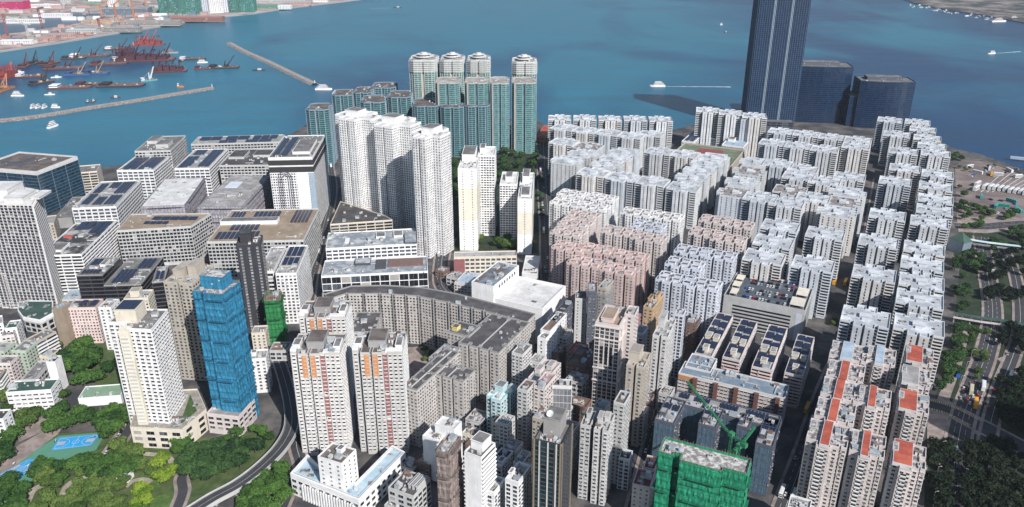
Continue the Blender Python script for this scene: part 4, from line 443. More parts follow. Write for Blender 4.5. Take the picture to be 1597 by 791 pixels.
[115.3,1243.5,-4,46,"white cross block, second from the left in the row along the harbour front",0,"x"],
[154.7,1240.8,-4,46,"white cross block, third from the left in the row along the harbour front",0,"x"],
[194.2,1238.2,-4,46,"white cross block, fourth from the left in the row along the harbour front",0,"x"],
[233.7,1235.5,-4,46,"white cross block, fifth from the left in the row along the harbour front",0,"x"],
[79.0,1180.9,-26.5,46,"white cross block, first from the left in the row second from the harbour",0,"x"],
[110.8,1165.8,-26.5,46,"white cross block, second from the left in the row second from the harbour",0,"x"],
[142.7,1150.8,-26.5,46,"white cross block, third from the left in the row second from the harbour",0,"x"],
[174.5,1135.8,-26.5,46,"white cross block, fourth from the left in the row second from the harbour",0,"x"],
[205.3,1146.8,-26.5,46,"white cross block closing the right end of the second row from the harbour",0,"x"],
[74.1,1100.6,-26.5,46,"white cross block, first from the left in the short third row by the road",0,"x"],
[106.6,1077.1,-26.5,46,"brown roofed cross block, second from the left in the short third row by the road",1,"x"],
[72.0,1008.7,63.5,46,"white cross block, first from near in the short slanting row by the road",0,"x"],
[95.7,1041.9,63.5,46,"white cross block, second from near in the short slanting row by the road",0,"x"],
[102.3,955.5,-26.5,46,"white cross block, first from the left in the row facing the pinkish blocks",0,"x"],
[136.3,937.5,-26.5,46,"white cross block, second from the left in the row facing the pinkish blocks",0,"x"],
[170.2,919.5,-26.5,46,"white cross block, third from the left in the row facing the pinkish blocks",0,"x"],
[123.1,991.3,63.5,46,"white cross block, first from near in the inner slanting row",0,"x"],
[137.9,1019.7,63.5,46,"white cross block, second from near in the inner slanting row",0,"x"],
[152.8,1048.1,63.5,46,"white cross block, third from near in the inner slanting row",0,"x"],
[204.4,899.9,-26.5,46,"white cross block at the right corner of the front facade",0,"x"],
[222.0,937.2,63.5,46,"white cross block, first from near in the slanting row to the sports deck",0,"x"],
[237.4,966.0,63.5,46,"white cross block, second from near in the slanting row to the sports deck",0,"x"],
[252.8,994.7,63.5,46,"white cross block, third from near in the slanting row to the sports deck",0,"x"],
[268.1,1023.5,63.5,46,"white cross block, fourth from near in the slanting row to the sports deck",0,"x"],
[201.3,1051.2,-26.5,46,"white cross block, first from the left in the pair left of the sports deck",0,"x"],
[232.8,1038.8,-26.5,46,"white cross block, second from the left in the pair left of the sports deck",0,"x"],
[401.5,1161.7,-26.5,46,"white cross block, first from the left in the row under the twin dark blue towers",0,"x"],
[432.6,1144.8,-26.5,46,"white cross block, second from the left in the row under the twin dark blue towers",0,"x"],
[463.8,1127.9,-26.5,46,"white cross block, third from the left in the row under the twin dark blue towers",0,"x"],
[494.9,1110.9,-26.5,46,"white cross block, fourth from the left in the row under the twin dark blue towers",0,"x"],
[369.6,1097.2,-26.5,46,"white cross block, first from the left in the second row under the twin towers",0,"x"],
[399.9,1080.6,-26.5,46,"white cross block, second from the left in the second row under the twin towers",0,"x"],
[430.3,1064.0,-26.5,46,"white cross block, third from the left in the second row under the twin towers",0,"x"],
[478.7,1077.1,-26.5,46,"white cross block alone before the right end of the dark blue towers",0,"x"],
[259.8,878.8,63.5,46,"brown roofed cross block, first from near in the slanting left row, centre right",1,"x"],
[279.4,920.1,63.5,46,"white cross block, second from near in the slanting left row, centre right",0,"x"],
[299.0,961.5,63.5,46,"brown roofed cross block, third from near in the slanting left row, centre right",1,"x"],
[318.6,1002.8,63.5,46,"white cross block, fourth from near in the slanting left row, centre right",0,"x"],
[345.2,994.2,-26.5,46,"white cross block, first from the left in the third row of the centre right group",0,"x"],
[369.3,971.8,-26.5,46,"white cross block, second from the left in the third row of the centre right group",0,"x"],
[353.0,939.8,-26.5,46,"white cross block, first from the left in the fourth row of the centre right group",0,"x"],
[379.0,922.0,-26.5,46,"white cross block, second from the left in the fourth row of the centre right group",0,"x"],
[283.7,860.7,-26.5,46,"white cross block, first from the left in the fifth row of the centre right group",0,"x"],
[308.2,843.3,-26.5,46,"white cross block, second from the left in the fifth row of the centre right group",0,"x"],
[416.3,939.8,-26.5,46,"white cross block beside the side street at the top of the centre right group",0,"x"],
[353.4,814.2,63.5,46,"white cross block, first from near in the slanting row beside the side street",0,"x"],
[371.8,846.5,63.5,46,"brown roofed cross block, second from near in the slanting row beside the side street",1,"x"],
[390.3,878.8,63.5,46,"white cross block, third from near in the slanting row beside the side street",0,"x"],
[326.2,888.1,-26.5,46,"brown roofed cross block in the middle of the centre right group with a brown roof",1,"x"],
[343.0,858.5,-26.5,46,"white cross block next to the slanting row beside the side street",0,"x"],
[278.9,771.8,-26.5,46,"white cross block, first from the left in the row before the car park, rear",0,"x"],
[317.1,748.6,-26.5,46,"white cross block, second from the left in the row before the car park, rear",0,"x"],
[258.4,728.1,-26.5,46,"white cross block between the pink cluster and the car park",0,"x"],
[238.8,691.5,-26.5,46,"white cross block with a pale blue roof directly behind the car park",0,"x"],
[278.7,673.6,-26.5,46,"white cross block right behind the car park beside the side street",0,"x"],
[305.7,1230.3,-12,62,"white cross block, first from the left in the far harbour row beyond the sports deck",0,"x"],
[336.3,1211.1,-12,62,"white cross block, second from the left in the far harbour row beyond the sports deck",0,"x"],
[367.0,1192.0,-12,62,"white cross block, third from the left in the far harbour row beyond the sports deck",0,"x"],
[360.9,1196.3,-26.5,58,"white cross block in front of the far row beyond the sports deck",0,"x"],
[629.7,1216.8,-26.5,46,"white cross block, farthest in the long right hand column by the park",0,"x"],
[615.2,1169.3,-26.5,46,"white cross block, second farthest in the long right hand column by the park",0,"x"],
[599.0,1121.5,-26.5,46,"white cross block, third farthest in the long right hand column by the park",0,"x"],
[585.6,1080.4,-26.5,46,"white cross block, fourth in the long right hand column by the park",0,"x"],
[572.1,1041.9,-26.5,46,"white cross block, fifth in the long right hand column by the park",0,"x"],
[529.7,950.2,-26.5,46,"white cross block, sixth in the long right hand column by the park",0,"x"],
[502.7,899.9,-26.5,46,"white cross block, seventh in the long right hand column by the park",0,"x"],
[481.4,856.3,-26.5,46,"white cross block, eighth in the long right hand column by the park",0,"x"],
[461.4,818.2,-26.5,46,"white cross block, ninth in the long right hand column by the park",0,"x"],
[438.8,783.0,-26.5,46,"white cross block, tenth in the long right hand column by the park",0,"x"],
[398.8,710.2,-26.5,46,"white cross block, eleventh in the long right hand column by the park",0,"x"],
[379.6,673.6,-26.5,46,"white cross block, twelfth in the long right hand column by the park",0,"x"],
[361.3,636.0,-26.5,46,"white cross block, thirteenth in the long right hand column by the park",0,"x"],
[342.9,600.6,-26.5,46,"white cross block, fourteenth in the long right hand column by the park",0,"x"],
[321.2,555.4,-26.5,46,"white cross block, nearest in the long right hand column by the park",0,"x"],
[592.4,1229.2,-26.5,46,"white cross block, farthest in the column left of the long right hand one",0,"x"],
[565.1,1143.1,-26.5,46,"white cross block, second in the column left of the long right hand one",0,"x"],
[533.0,1051.2,-26.5,46,"white cross block, third in the column left of the long right hand one",0,"x"],
[500.0,974.5,-26.5,46,"white cross block, fourth in the column left of the long right hand one",0,"x"],
[463.4,919.5,-26.5,46,"white cross block, fifth in the column left of the long right hand one",0,"x"],
[404.2,804.2,-26.5,46,"white cross block, sixth in the column left of the long right hand one",0,"x"],
[363.0,729.8,-26.5,46,"white cross block, seventh in the column left of the long right hand one",0,"x"],
[326.2,652.3,-26.5,46,"white cross block, eighth in the column left of the long right hand one",0,"x"],
[284.9,569.5,-26.5,46,"white cross block, nearest in the column left of the long right hand one",0,"x"],],
'pier':[763.76849894181,1180.3901642619744],
'fb1':[[403.8,647.3],[410.1,644.8],[424.3,638.5],[439.0,633.6],[457.0,625.2]],
'fb2':[[505.1,830.4],[528.1,817.2],[563.3,804.3]],
'pav':[495.0902264721861,813.6029381225632],
'buses':[[359.7,531.0,"cream","cream bus waiting at the junction"],[372.2,536.5,"white","pale bus left of the median at the junction"],[353.3,512.5,"yellow","yellow truck like bus nearest the crossing"],[362.7,556.4,"blue","bright blue van on the pavement edge"],[222.7,506.5,"yellow","yellow bus in the dark street beside the left row"],[326.8,730.5,"yellow","yellow bus in the side street, left one"],[337.3,729.0,"yellow","yellow bus in the side street, right one"],[684.9,1089.9,"yellow","yellow vehicle alone on the depot ground"],[617.7,992.7,"green","teal bus near the depot office"],[636.1,946.0,"green","teal bus in the lower right depot corner"]],
'depotbuses':[[639.9,1043.5],[627.8,1024.2],[644.4,1032.4],[650.8,1029.7],[655.3,1027.0],[660.8,1024.2],[666.2,1021.5],[670.0,1016.2],[675.4,1013.5],[680.7,1010.9],[683.6,1005.6]],
'depotveh':[[673,1127],[706,1124],[739,1120],[697,1117],[730,1114],[688,1111],[721,1108],[679,1105],[712,1102],[670,1099],[703,1095],[661,1092],[694,1089],[653,1086],[685,1083],[717,1080],[626,985],[626,943],[616,955],[647,967],[636,980],[636,939],[626,950],[616,962],[647,975],[606,934],[637,946],[626,957]],
'depotlines':[[[630,1016],[713,1108]],[[638,1016],[721,1103]],[[646,1017],[728,1099]],[[654,1017],[736,1094]],[[662,1018],[743,1089]],[[670,1018],[750,1085]],[[678,1019],[758,1080]],[[686,1019],[765,1076]]],
'junccars':[[356.5,535.6],[352.7,530.1],[347.0,522.1],[349.1,520.3],[350.6,518.5],[357.9,524.7],[362.7,530.1],[363.4,522.1],[362.0,515.1],[361.2,509.1],[350.3,515.1],[365.7,534.7]],}
# ------------------------------------------------------------------ materials
MATS = {}
def new_mat(name):
    m = bpy.data.materials.new(name); m.use_nodes = True
    nt = m.node_tree; b = nt.nodes['Principled BSDF']
    return m, nt, b
def paint(name, c, rough=.8, var=.10, scale=.12, obj=.06, metal=0, streak=True):
    """painted or rendered surface: base colour broken up by stains and dust, slightly different on each object"""
    if name in MATS: return MATS[name]
    m, nt, b = new_mat(name); N = nt.nodes; L = nt.links
    tc = N.new('ShaderNodeTexCoord')
    mp = N.new('ShaderNodeMapping'); mp.inputs['Scale'].default_value = (1, 1, .22 if streak else 1)
    L.new(tc.outputs['Object'], mp.inputs[0])
    n1 = N.new('ShaderNodeTexNoise'); n1.inputs['Scale'].default_value = scale * 6; n1.inputs['Detail'].default_value = 5; n1.inputs['Roughness'].default_value = .7
    L.new(mp.outputs[0], n1.inputs['Vector'])
    n2 = N.new('ShaderNodeTexNoise'); n2.inputs['Scale'].default_value = scale; n2.inputs['Detail'].default_value = 2
    L.new(tc.outputs['Object'], n2.inputs['Vector'])
    ad = N.new('ShaderNodeMath'); ad.operation = 'ADD'; L.new(n1.outputs[0], ad.inputs[0]); L.new(n2.outputs[0], ad.inputs[1])
    mr = N.new('ShaderNodeMapRange'); mr.inputs['From Min'].default_value = .6; mr.inputs['From Max'].default_value = 1.4
    mr.inputs['To Min'].default_value = 1 - var * 1.6; mr.inputs['To Max'].default_value = 1 + var
    L.new(ad.outputs[0], mr.inputs['Value'])
    oi = N.new('ShaderNodeObjectInfo')
    mo = N.new('ShaderNodeMapRange'); mo.inputs['To Min'].default_value = 1 - obj; mo.inputs['To Max'].default_value = 1 + obj
    L.new(oi.outputs['Random'], mo.inputs['Value'])
    mu = N.new('ShaderNodeMath'); mu.operation = 'MULTIPLY'; L.new(mr.outputs[0], mu.inputs[0]); L.new(mo.outputs[0], mu.inputs[1])
    sc = N.new('ShaderNodeVectorMath'); sc.operation = 'SCALE'; sc.inputs[0].default_value = c
    L.new(mu.outputs[0], sc.inputs['Scale']); L.new(sc.outputs[0], b.inputs['Base Color'])
    b.inputs['Roughness'].default_value = rough; b.inputs['Metallic'].default_value = metal
    MATS[name] = m; return m
def patchy(name, ca, cb, scale=.08, lo=.45, hi=.6, rough=.85, cc=None):
    """stained flat roof: two colours in blotches with fine speckle"""
    if name in MATS: return MATS[name]
    m, nt, b = new_mat(name); N = nt.nodes; L = nt.links
    tc = N.new('ShaderNodeTexCoord'); oi = N.new('ShaderNodeObjectInfo')
    off = N.new('ShaderNodeVectorMath'); off.operation = 'MULTIPLY_ADD'
    L.new(oi.outputs['Random'], off.inputs[0]); off.inputs[1].default_value = (400, 300, 0); L.new(tc.outputs['Object'], off.inputs[2])
    n = N.new('ShaderNodeTexNoise'); n.inputs['Scale'].default_value = scale; n.inputs['Detail'].default_value = 6; n.inputs['Roughness'].default_value = .65
    L.new(off.outputs[0], n.inputs['Vector'])
    r = N.new('ShaderNodeValToRGB'); r.color_ramp.elements[0].position = lo; r.color_ramp.elements[1].position = hi
    r.color_ramp.elements[0].color = (*ca, 1); r.color_ramp.elements[1].color = (*cb, 1)
    if cc:
        e = r.color_ramp.elements.new(hi + .08); e.color = (*cc, 1)
    L.new(n.outputs[0], r.inputs[0])
    n2 = N.new('ShaderNodeTexNoise'); n2.inputs['Scale'].default_value = 1.3; n2.inputs['Detail'].default_value = 3
    L.new(off.outputs[0], n2.inputs['Vector'])
    mr = N.new('ShaderNodeMapRange'); mr.inputs['To Min'].default_value = .72; mr.inputs['To Max'].default_value = 1.28; L.new(n2.outputs[0], mr.inputs['Value'])
    sc = N.new('ShaderNodeVectorMath'); sc.operation = 'SCALE'; L.new(r.outputs[0], sc.inputs[0]); L.new(mr.outputs[0], sc.inputs['Scale'])
    L.new(sc.outputs[0], b.inputs['Base Color']); b.inputs['Roughness'].default_value = rough
    MATS[name] = m; return m
def glassy(name, c, rough=.12, spec=.6, noise=.3):
    if name in MATS: return MATS[name]
    m, nt, b = new_mat(name); N = nt.nodes; L = nt.links
    tc = N.new('ShaderNodeTexCoord'); sn = N.new('ShaderNodeVectorMath'); sn.operation = 'SNAP'; sn.inputs[1].default_value = (2.4, 2.4, 3.0)
    L.new(tc.outputs['Object'], sn.inputs[0])
    w = N.new('ShaderNodeTexWhiteNoise'); L.new(sn.outputs[0], w.inputs['Vector'])
    mr = N.new('ShaderNodeMapRange'); mr.inputs['To Min'].default_value = 1 - noise; mr.inputs['To Max'].default_value = 1 + noise * 1.5; L.new(w.outputs['Value'], mr.inputs['Value'])
    sc = N.new('ShaderNodeVectorMath'); sc.operation = 'SCALE'; sc.inputs[0].default_value = c; L.new(mr.outputs[0], sc.inputs['Scale'])
    L.new(sc.outputs[0], b.inputs['Base Color']); b.inputs['Roughness'].default_value = rough; b.inputs['Specular IOR Level'].default_value = spec
    MATS[name] = m; return m
def netting(name, c, scale=.5):
    """scaffold netting: sheets with seams, folds and sagging"""
    if name in MATS: return MATS[name]
    m, nt, b = new_mat(name); N = nt.nodes; L = nt.links
    tc = N.new('ShaderNodeTexCoord')
    sep = N.new('ShaderNodeSeparateXYZ'); L.new(tc.outputs['Object'], sep.inputs[0])
    ad = N.new('ShaderNodeMath'); ad.operation = 'ADD'; L.new(sep.outputs[0], ad.inputs[0]); L.new(sep.outputs[1], ad.inputs[1])
    cx = N.new('ShaderNodeCombineXYZ'); L.new(ad.outputs[0], cx.inputs[0]); L.new(sep.outputs[2], cx.inputs[1])
    nz = N.new('ShaderNodeTexNoise'); nz.inputs['Scale'].default_value = .35; nz.inputs['Detail'].default_value = 4; L.new(tc.outputs['Object'], nz.inputs['Vector'])
    wob = N.new('ShaderNodeVectorMath'); wob.operation = 'MULTIPLY_ADD'; L.new(nz.outputs['Color'], wob.inputs[0]); wob.inputs[1].default_value = (1.6, 1.6, 0); L.new(cx.outputs[0], wob.inputs[2])
    br = N.new('ShaderNodeTexBrick'); br.inputs['Scale'].default_value = 1; br.inputs['Brick Width'].default_value = 3.2; br.inputs['Row Height'].default_value = 5.5
    br.inputs['Mortar Size'].default_value = .14; br.offset = 0
    br.inputs['Color1'].default_value = (1, 1, 1, 1); br.inputs['Color2'].default_value = (.78, .78, .78, 1); br.inputs['Mortar'].default_value = (.45, .45, .45, 1)
    L.new(wob.outputs[0], br.inputs['Vector'])
    n2 = N.new('ShaderNodeTexNoise'); n2.inputs['Scale'].default_value = scale; n2.inputs['Detail'].default_value = 6; n2.inputs['Roughness'].default_value = .7
    mp = N.new('ShaderNodeMapping'); mp.inputs['Scale'].default_value = (1, 1, .35); L.new(tc.outputs['Object'], mp.inputs[0]); L.new(mp.outputs[0], n2.inputs['Vector'])
    mr = N.new('ShaderNodeMapRange'); mr.inputs['From Min'].default_value = .3; mr.inputs['From Max'].default_value = .7; mr.inputs['To Min'].default_value = .6; mr.inputs['To Max'].default_value = 1.3; L.new(n2.outputs[0], mr.inputs['Value'])
    mx = N.new('ShaderNodeVectorMath'); mx.operation = 'MULTIPLY'; L.new(br.outputs[0], mx.inputs[0]); mx.inputs[1].default_value = c
    sc = N.new('ShaderNodeVectorMath'); sc.operation = 'SCALE'; L.new(mx.outputs[0], sc.inputs[0]); L.new(mr.outputs[0], sc.inputs['Scale'])
    L.new(sc.outputs[0], b.inputs['Base Color']); b.inputs['Roughness'].default_value = .75
    bp = N.new('ShaderNodeBump'); bp.inputs['Strength'].default_value = .9; bp.inputs['Distance'].default_value = .6; L.new(n2.outputs[0], bp.inputs['Height']); L.new(bp.outputs[0], b.inputs['Normal'])
    MATS[name] = m; return m

G_DARK = glassy('window_glass_dark', (.016, .018, .024), .35, .2)
G_MID = glassy('window_glass_mid', (.07, .08, .10), .3, .3)
G_CURT = paint('window_curtain', (.38, .36, .33), .7, .2)
G_GREEN = glassy('green_glass', (.06, .16, .145), .15, .6)
G_TEAL = glassy('teal_glass', (.022, .085, .085), .15, .6)
G_DTEAL = glassy('dark_teal_glass', (.010, .026, .030), .15, .5, .6)
G_BLUE = glassy('blue_glass', (.012, .035, .10), .12, .7, .25)
G_NAVY = glassy('navy_glass', (.005, .020, .055), .12, .7, .35)
G_OFF = glassy('office_glass', (.014, .04, .065), .1, .7, .4)
G_BLACK = glassy('black_glass', (.012, .013, .016), .15, .5)
AC = paint('air_conditioner_metal', (.42, .42, .42), .6, .2, .4)
SOLAR, nt_, b_ = new_mat('solar_cells')
N_ = nt_.nodes; L_ = nt_.links
tc_ = N_.new('ShaderNodeTexCoord'); br_ = N_.new('ShaderNodeTexBrick'); br_.offset = 0
br_.inputs['Scale'].default_value = 1; br_.inputs['Brick Width'].default_value = 1.0; br_.inputs['Row Height'].default_value = 1.7; br_.inputs['Mortar Size'].default_value = .05
br_.inputs['Color1'].default_value = (.010, .016, .045, 1); br_.inputs['Color2'].default_value = (.014, .022, .058, 1); br_.inputs['Mortar'].default_value = (.07, .08, .11, 1)
L_.new(tc_.outputs['Object'], br_.inputs['Vector']); L_.new(br_.outputs[0], b_.inputs['Base Color']); b_.inputs['Roughness'].default_value = .3
WC = dict(cross0=(.62, .63, .64), cross1=(.54, .57, .61), cross2=(.64, .62, .60), cross3=(.58, .59, .60), weather=(.52, .50, .475), creamlt=(.70, .655, .55), white=(.78, .775, .77), offwhite=(.60, .59, .58), pale=(.50, .50, .49), grey=(.30, .295, .29), estate=(.48, .45, .425), beige=(.46, .41, .345), cream=(.66, .60, .50),
          pink=(.68, .53, .50), rose=(.60, .47, .44), pinkpale=(.62, .555, .53), pinkdeep=(.48, .26, .27), blue=(.60, .63, .70), orange=(.56, .38, .22), brown=(.20, .13, .11), tan=(.33, .265, .2),
          dark=(.075, .075, .085), black=(.035, .033, .036), slate=(.09, .10, .13), green=(.45, .52, .42), teal=(.50, .66, .68), maroon=(.26, .10, .10), red=(.50, .10, .07), yellow=(.70, .58, .24),
          cross=(.60, .62, .64), netb=(.03, .20, .42), charcoal=(.034, .035, .044), bluegrey=(.16, .21, .26), sky=(.30, .38, .46), navy=(.015, .035, .075), navyp=(.09,.14,.22), conc=(.28, .27, .26), magenta=(.60, .03, .16), brick=(.34, .17, .14),
          orangey=(.50, .23, .10), mauve=(.47, .38, .44), steel=(.20, .28, .36), mint=(.44, .52, .42), brickb=(.16, .075, .06), gold=(.24, .20, .14), net=(.10, .32, .26), roofb=(.17, .21, .27), greenr=(.14, .30, .22),
          tent=(.5, .52, .52), pinks=(.46, .30, .27), concr=(.32, .30, .28))
def wall(k): return paint('wall_' + k, WC[k], .82, .15, .12, .10)
def trim(k): return paint('trim_' + k, WC[k], .75, .11, .2, .08)
ROOF = {}
def roof(k):
    T = dict(grey=((.13, .125, .12), (.22, .21, .2)), pale=((.26, .25, .24), (.40, .39, .38)), white=((.55, .54, .52), (.70, .69, .67)), dark=((.055, .053, .055), (.10, .095, .095)),
             black=((.03, .03, .035), (.06, .055, .055)), tan=((.27, .205, .145), (.34, .27, .2)), brown=((.10, .082, .075), (.17, .14, .125)), estate=((.07, .066, .068), (.115, .108, .108)),
             green=((.035, .075, .06), (.05, .10, .08)), metal=((.22, .25, .28), (.46, .47, .47)), patch=((.04, .04, .042), (.40, .39, .38)), beige=((.30, .27, .23), (.42, .38, .33)),
             rust=((.15, .09, .07), (.26, .2, .17)), red=((.34, .07, .045), (.50, .12, .07)), darkred=((.16, .04, .045), (.22, .06, .06)), blue=((.30, .38, .46), (.42, .50, .57)), slate=((.09, .12, .16), (.14, .17, .21)),
             bluegrey=((.15, .20, .25), (.22, .27, .32)), paleblue=((.34, .47, .55), (.45, .57, .63)), asphalt=((.07, .085, .105), (.10, .115, .135)), debris=((.22, .2, .19), (.62, .6, .57)), teal=((.45, .62, .62), (.6, .74, .73)),
             rose=((.20, .13, .12), (.44, .36, .34)), mintroof=((.20, .30, .20), (.27, .37, .26)), pink=((.30, .17, .17), (.42, .3, .29)), clutter=((.16, .14, .14), (.50, .47, .46)), garden=((.26, .24, .21), (.36, .33, .28)), cross=((.36, .38, .40), (.64, .66, .68)),
             crossb=((.17, .14, .13), (.36, .34, .33)), hall=((.12, .10, .09), (.22, .29, .36)), sport=((.13, .16, .10), (.20, .22, .15)), yellow=((.6, .5, .2), (.7, .6, .3)))
    if k not in T: k = 'pale'
    a, b = T[k]
    sc = {'patch': .06, 'metal': .12, 'debris': .35, 'clutter': .35, 'garden': .25, 'rose': .3, 'crossb': .15, 'cross': .07, 'hall': .03}.get(k, .09)
    return patchy('roof_' + k, a, b, sc)

# ------------------------------------------------------------------ mesh helper: collects quads by numpy, one mesh object per part
class Q:
    def __init__(s): s.q = []; s.m = []; s.ng = []
    def quads(s, arr, mi):
        arr = np.asarray(arr, dtype=np.float32).reshape(-1, 4, 3)
        s.q.append(arr); s.m.append(np.broadcast_to(np.asarray(mi, dtype=np.int32), (len(arr),)).copy())
    def ngon(s, pts, mi): s.ng.append((np.asarray(pts, dtype=np.float32), mi))
    def boxes(s, lo, hi, mi, bottom=False):
        lo = np.asarray(lo, dtype=np.float32).reshape(-1, 3); hi = np.asarray(hi, dtype=np.float32).reshape(-1, 3)
        x0, y0, z0 = lo.T; x1, y1, z1 = hi.T
        def f(*c): return np.stack([np.stack(p, -1) for p in c], 1)
        fs = [f((x0, y0, z1), (x1, y0, z1), (x1, y1, z1), (x0, y1, z1)), f((x0, y0, z0), (x1, y0, z0), (x1, y0, z1), (x0, y0, z1)), f((x1, y0, z0), (x1, y1, z0), (x1, y1, z1), (x1, y0, z1)),
              f((x1, y1, z0), (x0, y1, z0), (x0, y1, z1), (x1, y1, z1)), f((x0, y1, z0), (x0, y0, z0), (x0, y0, z1), (x0, y1, z1))]
        if bottom: fs.append(f((x0, y1, z0), (x1, y1, z0), (x1, y0, z0), (x0, y0, z0)))
        for a in fs: s.quads(a, mi)
    def beam(s, a, b, r, mi):
        a = Vector(a); b = Vector(b); d = (b - a).normalized(); up = Vector((0, 0, 1)) if abs(d.z) < .9 else Vector((1, 0, 0))
        u = d.cross(up).normalized() * r; v = d.cross(u).normalized() * r
        c = [(u + v), (u - v), (-u - v), (-u + v)]
        for i in range(4):
            p, q_ = c[i], c[(i + 1) % 4]; s.quads([[a + p, a + q_, b + q_, b + p]], mi)
        s.quads([[b + c[0], b + c[1], b + c[2], b + c[3]]], mi)
    def cyl(s, x, y, z0, z1, r0, r1, n, mi):
        t = np.arange(n) * 2 * math.pi / n; t2 = t + 2 * math.pi / n
        A = np.stack([x + r0 * np.cos(t), y + r0 * np.sin(t), np.full(n, z0)], 1); B = np.stack([x + r0 * np.cos(t2), y + r0 * np.sin(t2), np.full(n, z0)], 1)
        D = np.stack([x + r1 * np.cos(t), y + r1 * np.sin(t), np.full(n, z1)], 1); E = np.stack([x + r1 * np.cos(t2), y + r1 * np.sin(t2), np.full(n, z1)], 1)
        s.quads(np.stack([A, B, E, D], 1), mi)
        if r1 > .01: s.ngon(D, mi)
    def prism(s, poly, z0, z1, mi, cap=None):
        P = np.asarray(poly, dtype=np.float32); n = len(P); R_ = np.roll(P, -1, 0)
        z0a = np.full((n, 1), z0); z1a = np.full((n, 1), z1)
        s.quads(np.stack([np.hstack([P, z0a]), np.hstack([R_, z0a]), np.hstack([R_, z1a]), np.hstack([P, z1a])], 1), mi)
        if cap is not None: s.ngon(np.hstack([P, z1a]), cap)
    def empty(s): return not s.q and not s.ng
    def mesh(s, name, mats):
        q = np.concatenate(s.q) if s.q else np.zeros((0, 4, 3), np.float32); m = np.concatenate(s.m) if s.m else np.zeros(0, np.int32)
        nq = len(q); V = [q.reshape(-1, 3)]; loops = nq * 4; st = [np.arange(nq, dtype=np.int32) * 4]; mm = [m]
        for p, mi in s.ng: V.append(p); st.append(np.array([loops], dtype=np.int32)); mm.append(np.array([mi], dtype=np.int32)); loops += len(p)
        V = np.concatenate(V); st = np.concatenate(st); mm = np.concatenate(mm)
        me = bpy.data.meshes.new(name); me.vertices.add(len(V)); me.vertices.foreach_set('co', V.astype(np.float32).ravel())
        me.loops.add(loops); me.loops.foreach_set('vertex_index', np.arange(loops, dtype=np.int32))
        me.polygons.add(len(st)); me.polygons.foreach_set('loop_start', st.astype(np.int32)); me.polygons.foreach_set('material_index', mm)
        me.update(calc_edges=True)
        for x in mats: me.materials.append(x)
        return me
    def build(s, name, mats, parent=None, loc=(0, 0, 0)):
        o = bpy.data.objects.new(name, s.mesh(name, mats)); col.objects.link(o); o.parent = parent; o.location = loc
        return o
def thing(name, label, cat, loc=(0, 0, 0), rz=0, group=None):
    o = bpy.data.objects.new(name, None); o.empty_display_size = 2; col.objects.link(o); o.location = loc; o.rotation_euler = (0, 0, rz)
    o['label'] = label; o['category'] = cat
    if group: o['group'] = group
    return o
def tag(o, label, cat, group=None):
    o['label'] = label; o['category'] = cat
    if group: o['group'] = group
    return o
def struct(o, kind='structure'): o['kind'] = kind; return o
def copy_tree(o, loc, rz, label, group=None):
    r = o.copy(); col.objects.link(r); r.location = loc; r.rotation_euler = (0, 0, rz); r['label'] = label
    if group: r['group'] = group
    for c in o.children:
        d = c.copy(); col.objects.link(d); d.parent = r
    return r
rng = np.random.default_rng(7)

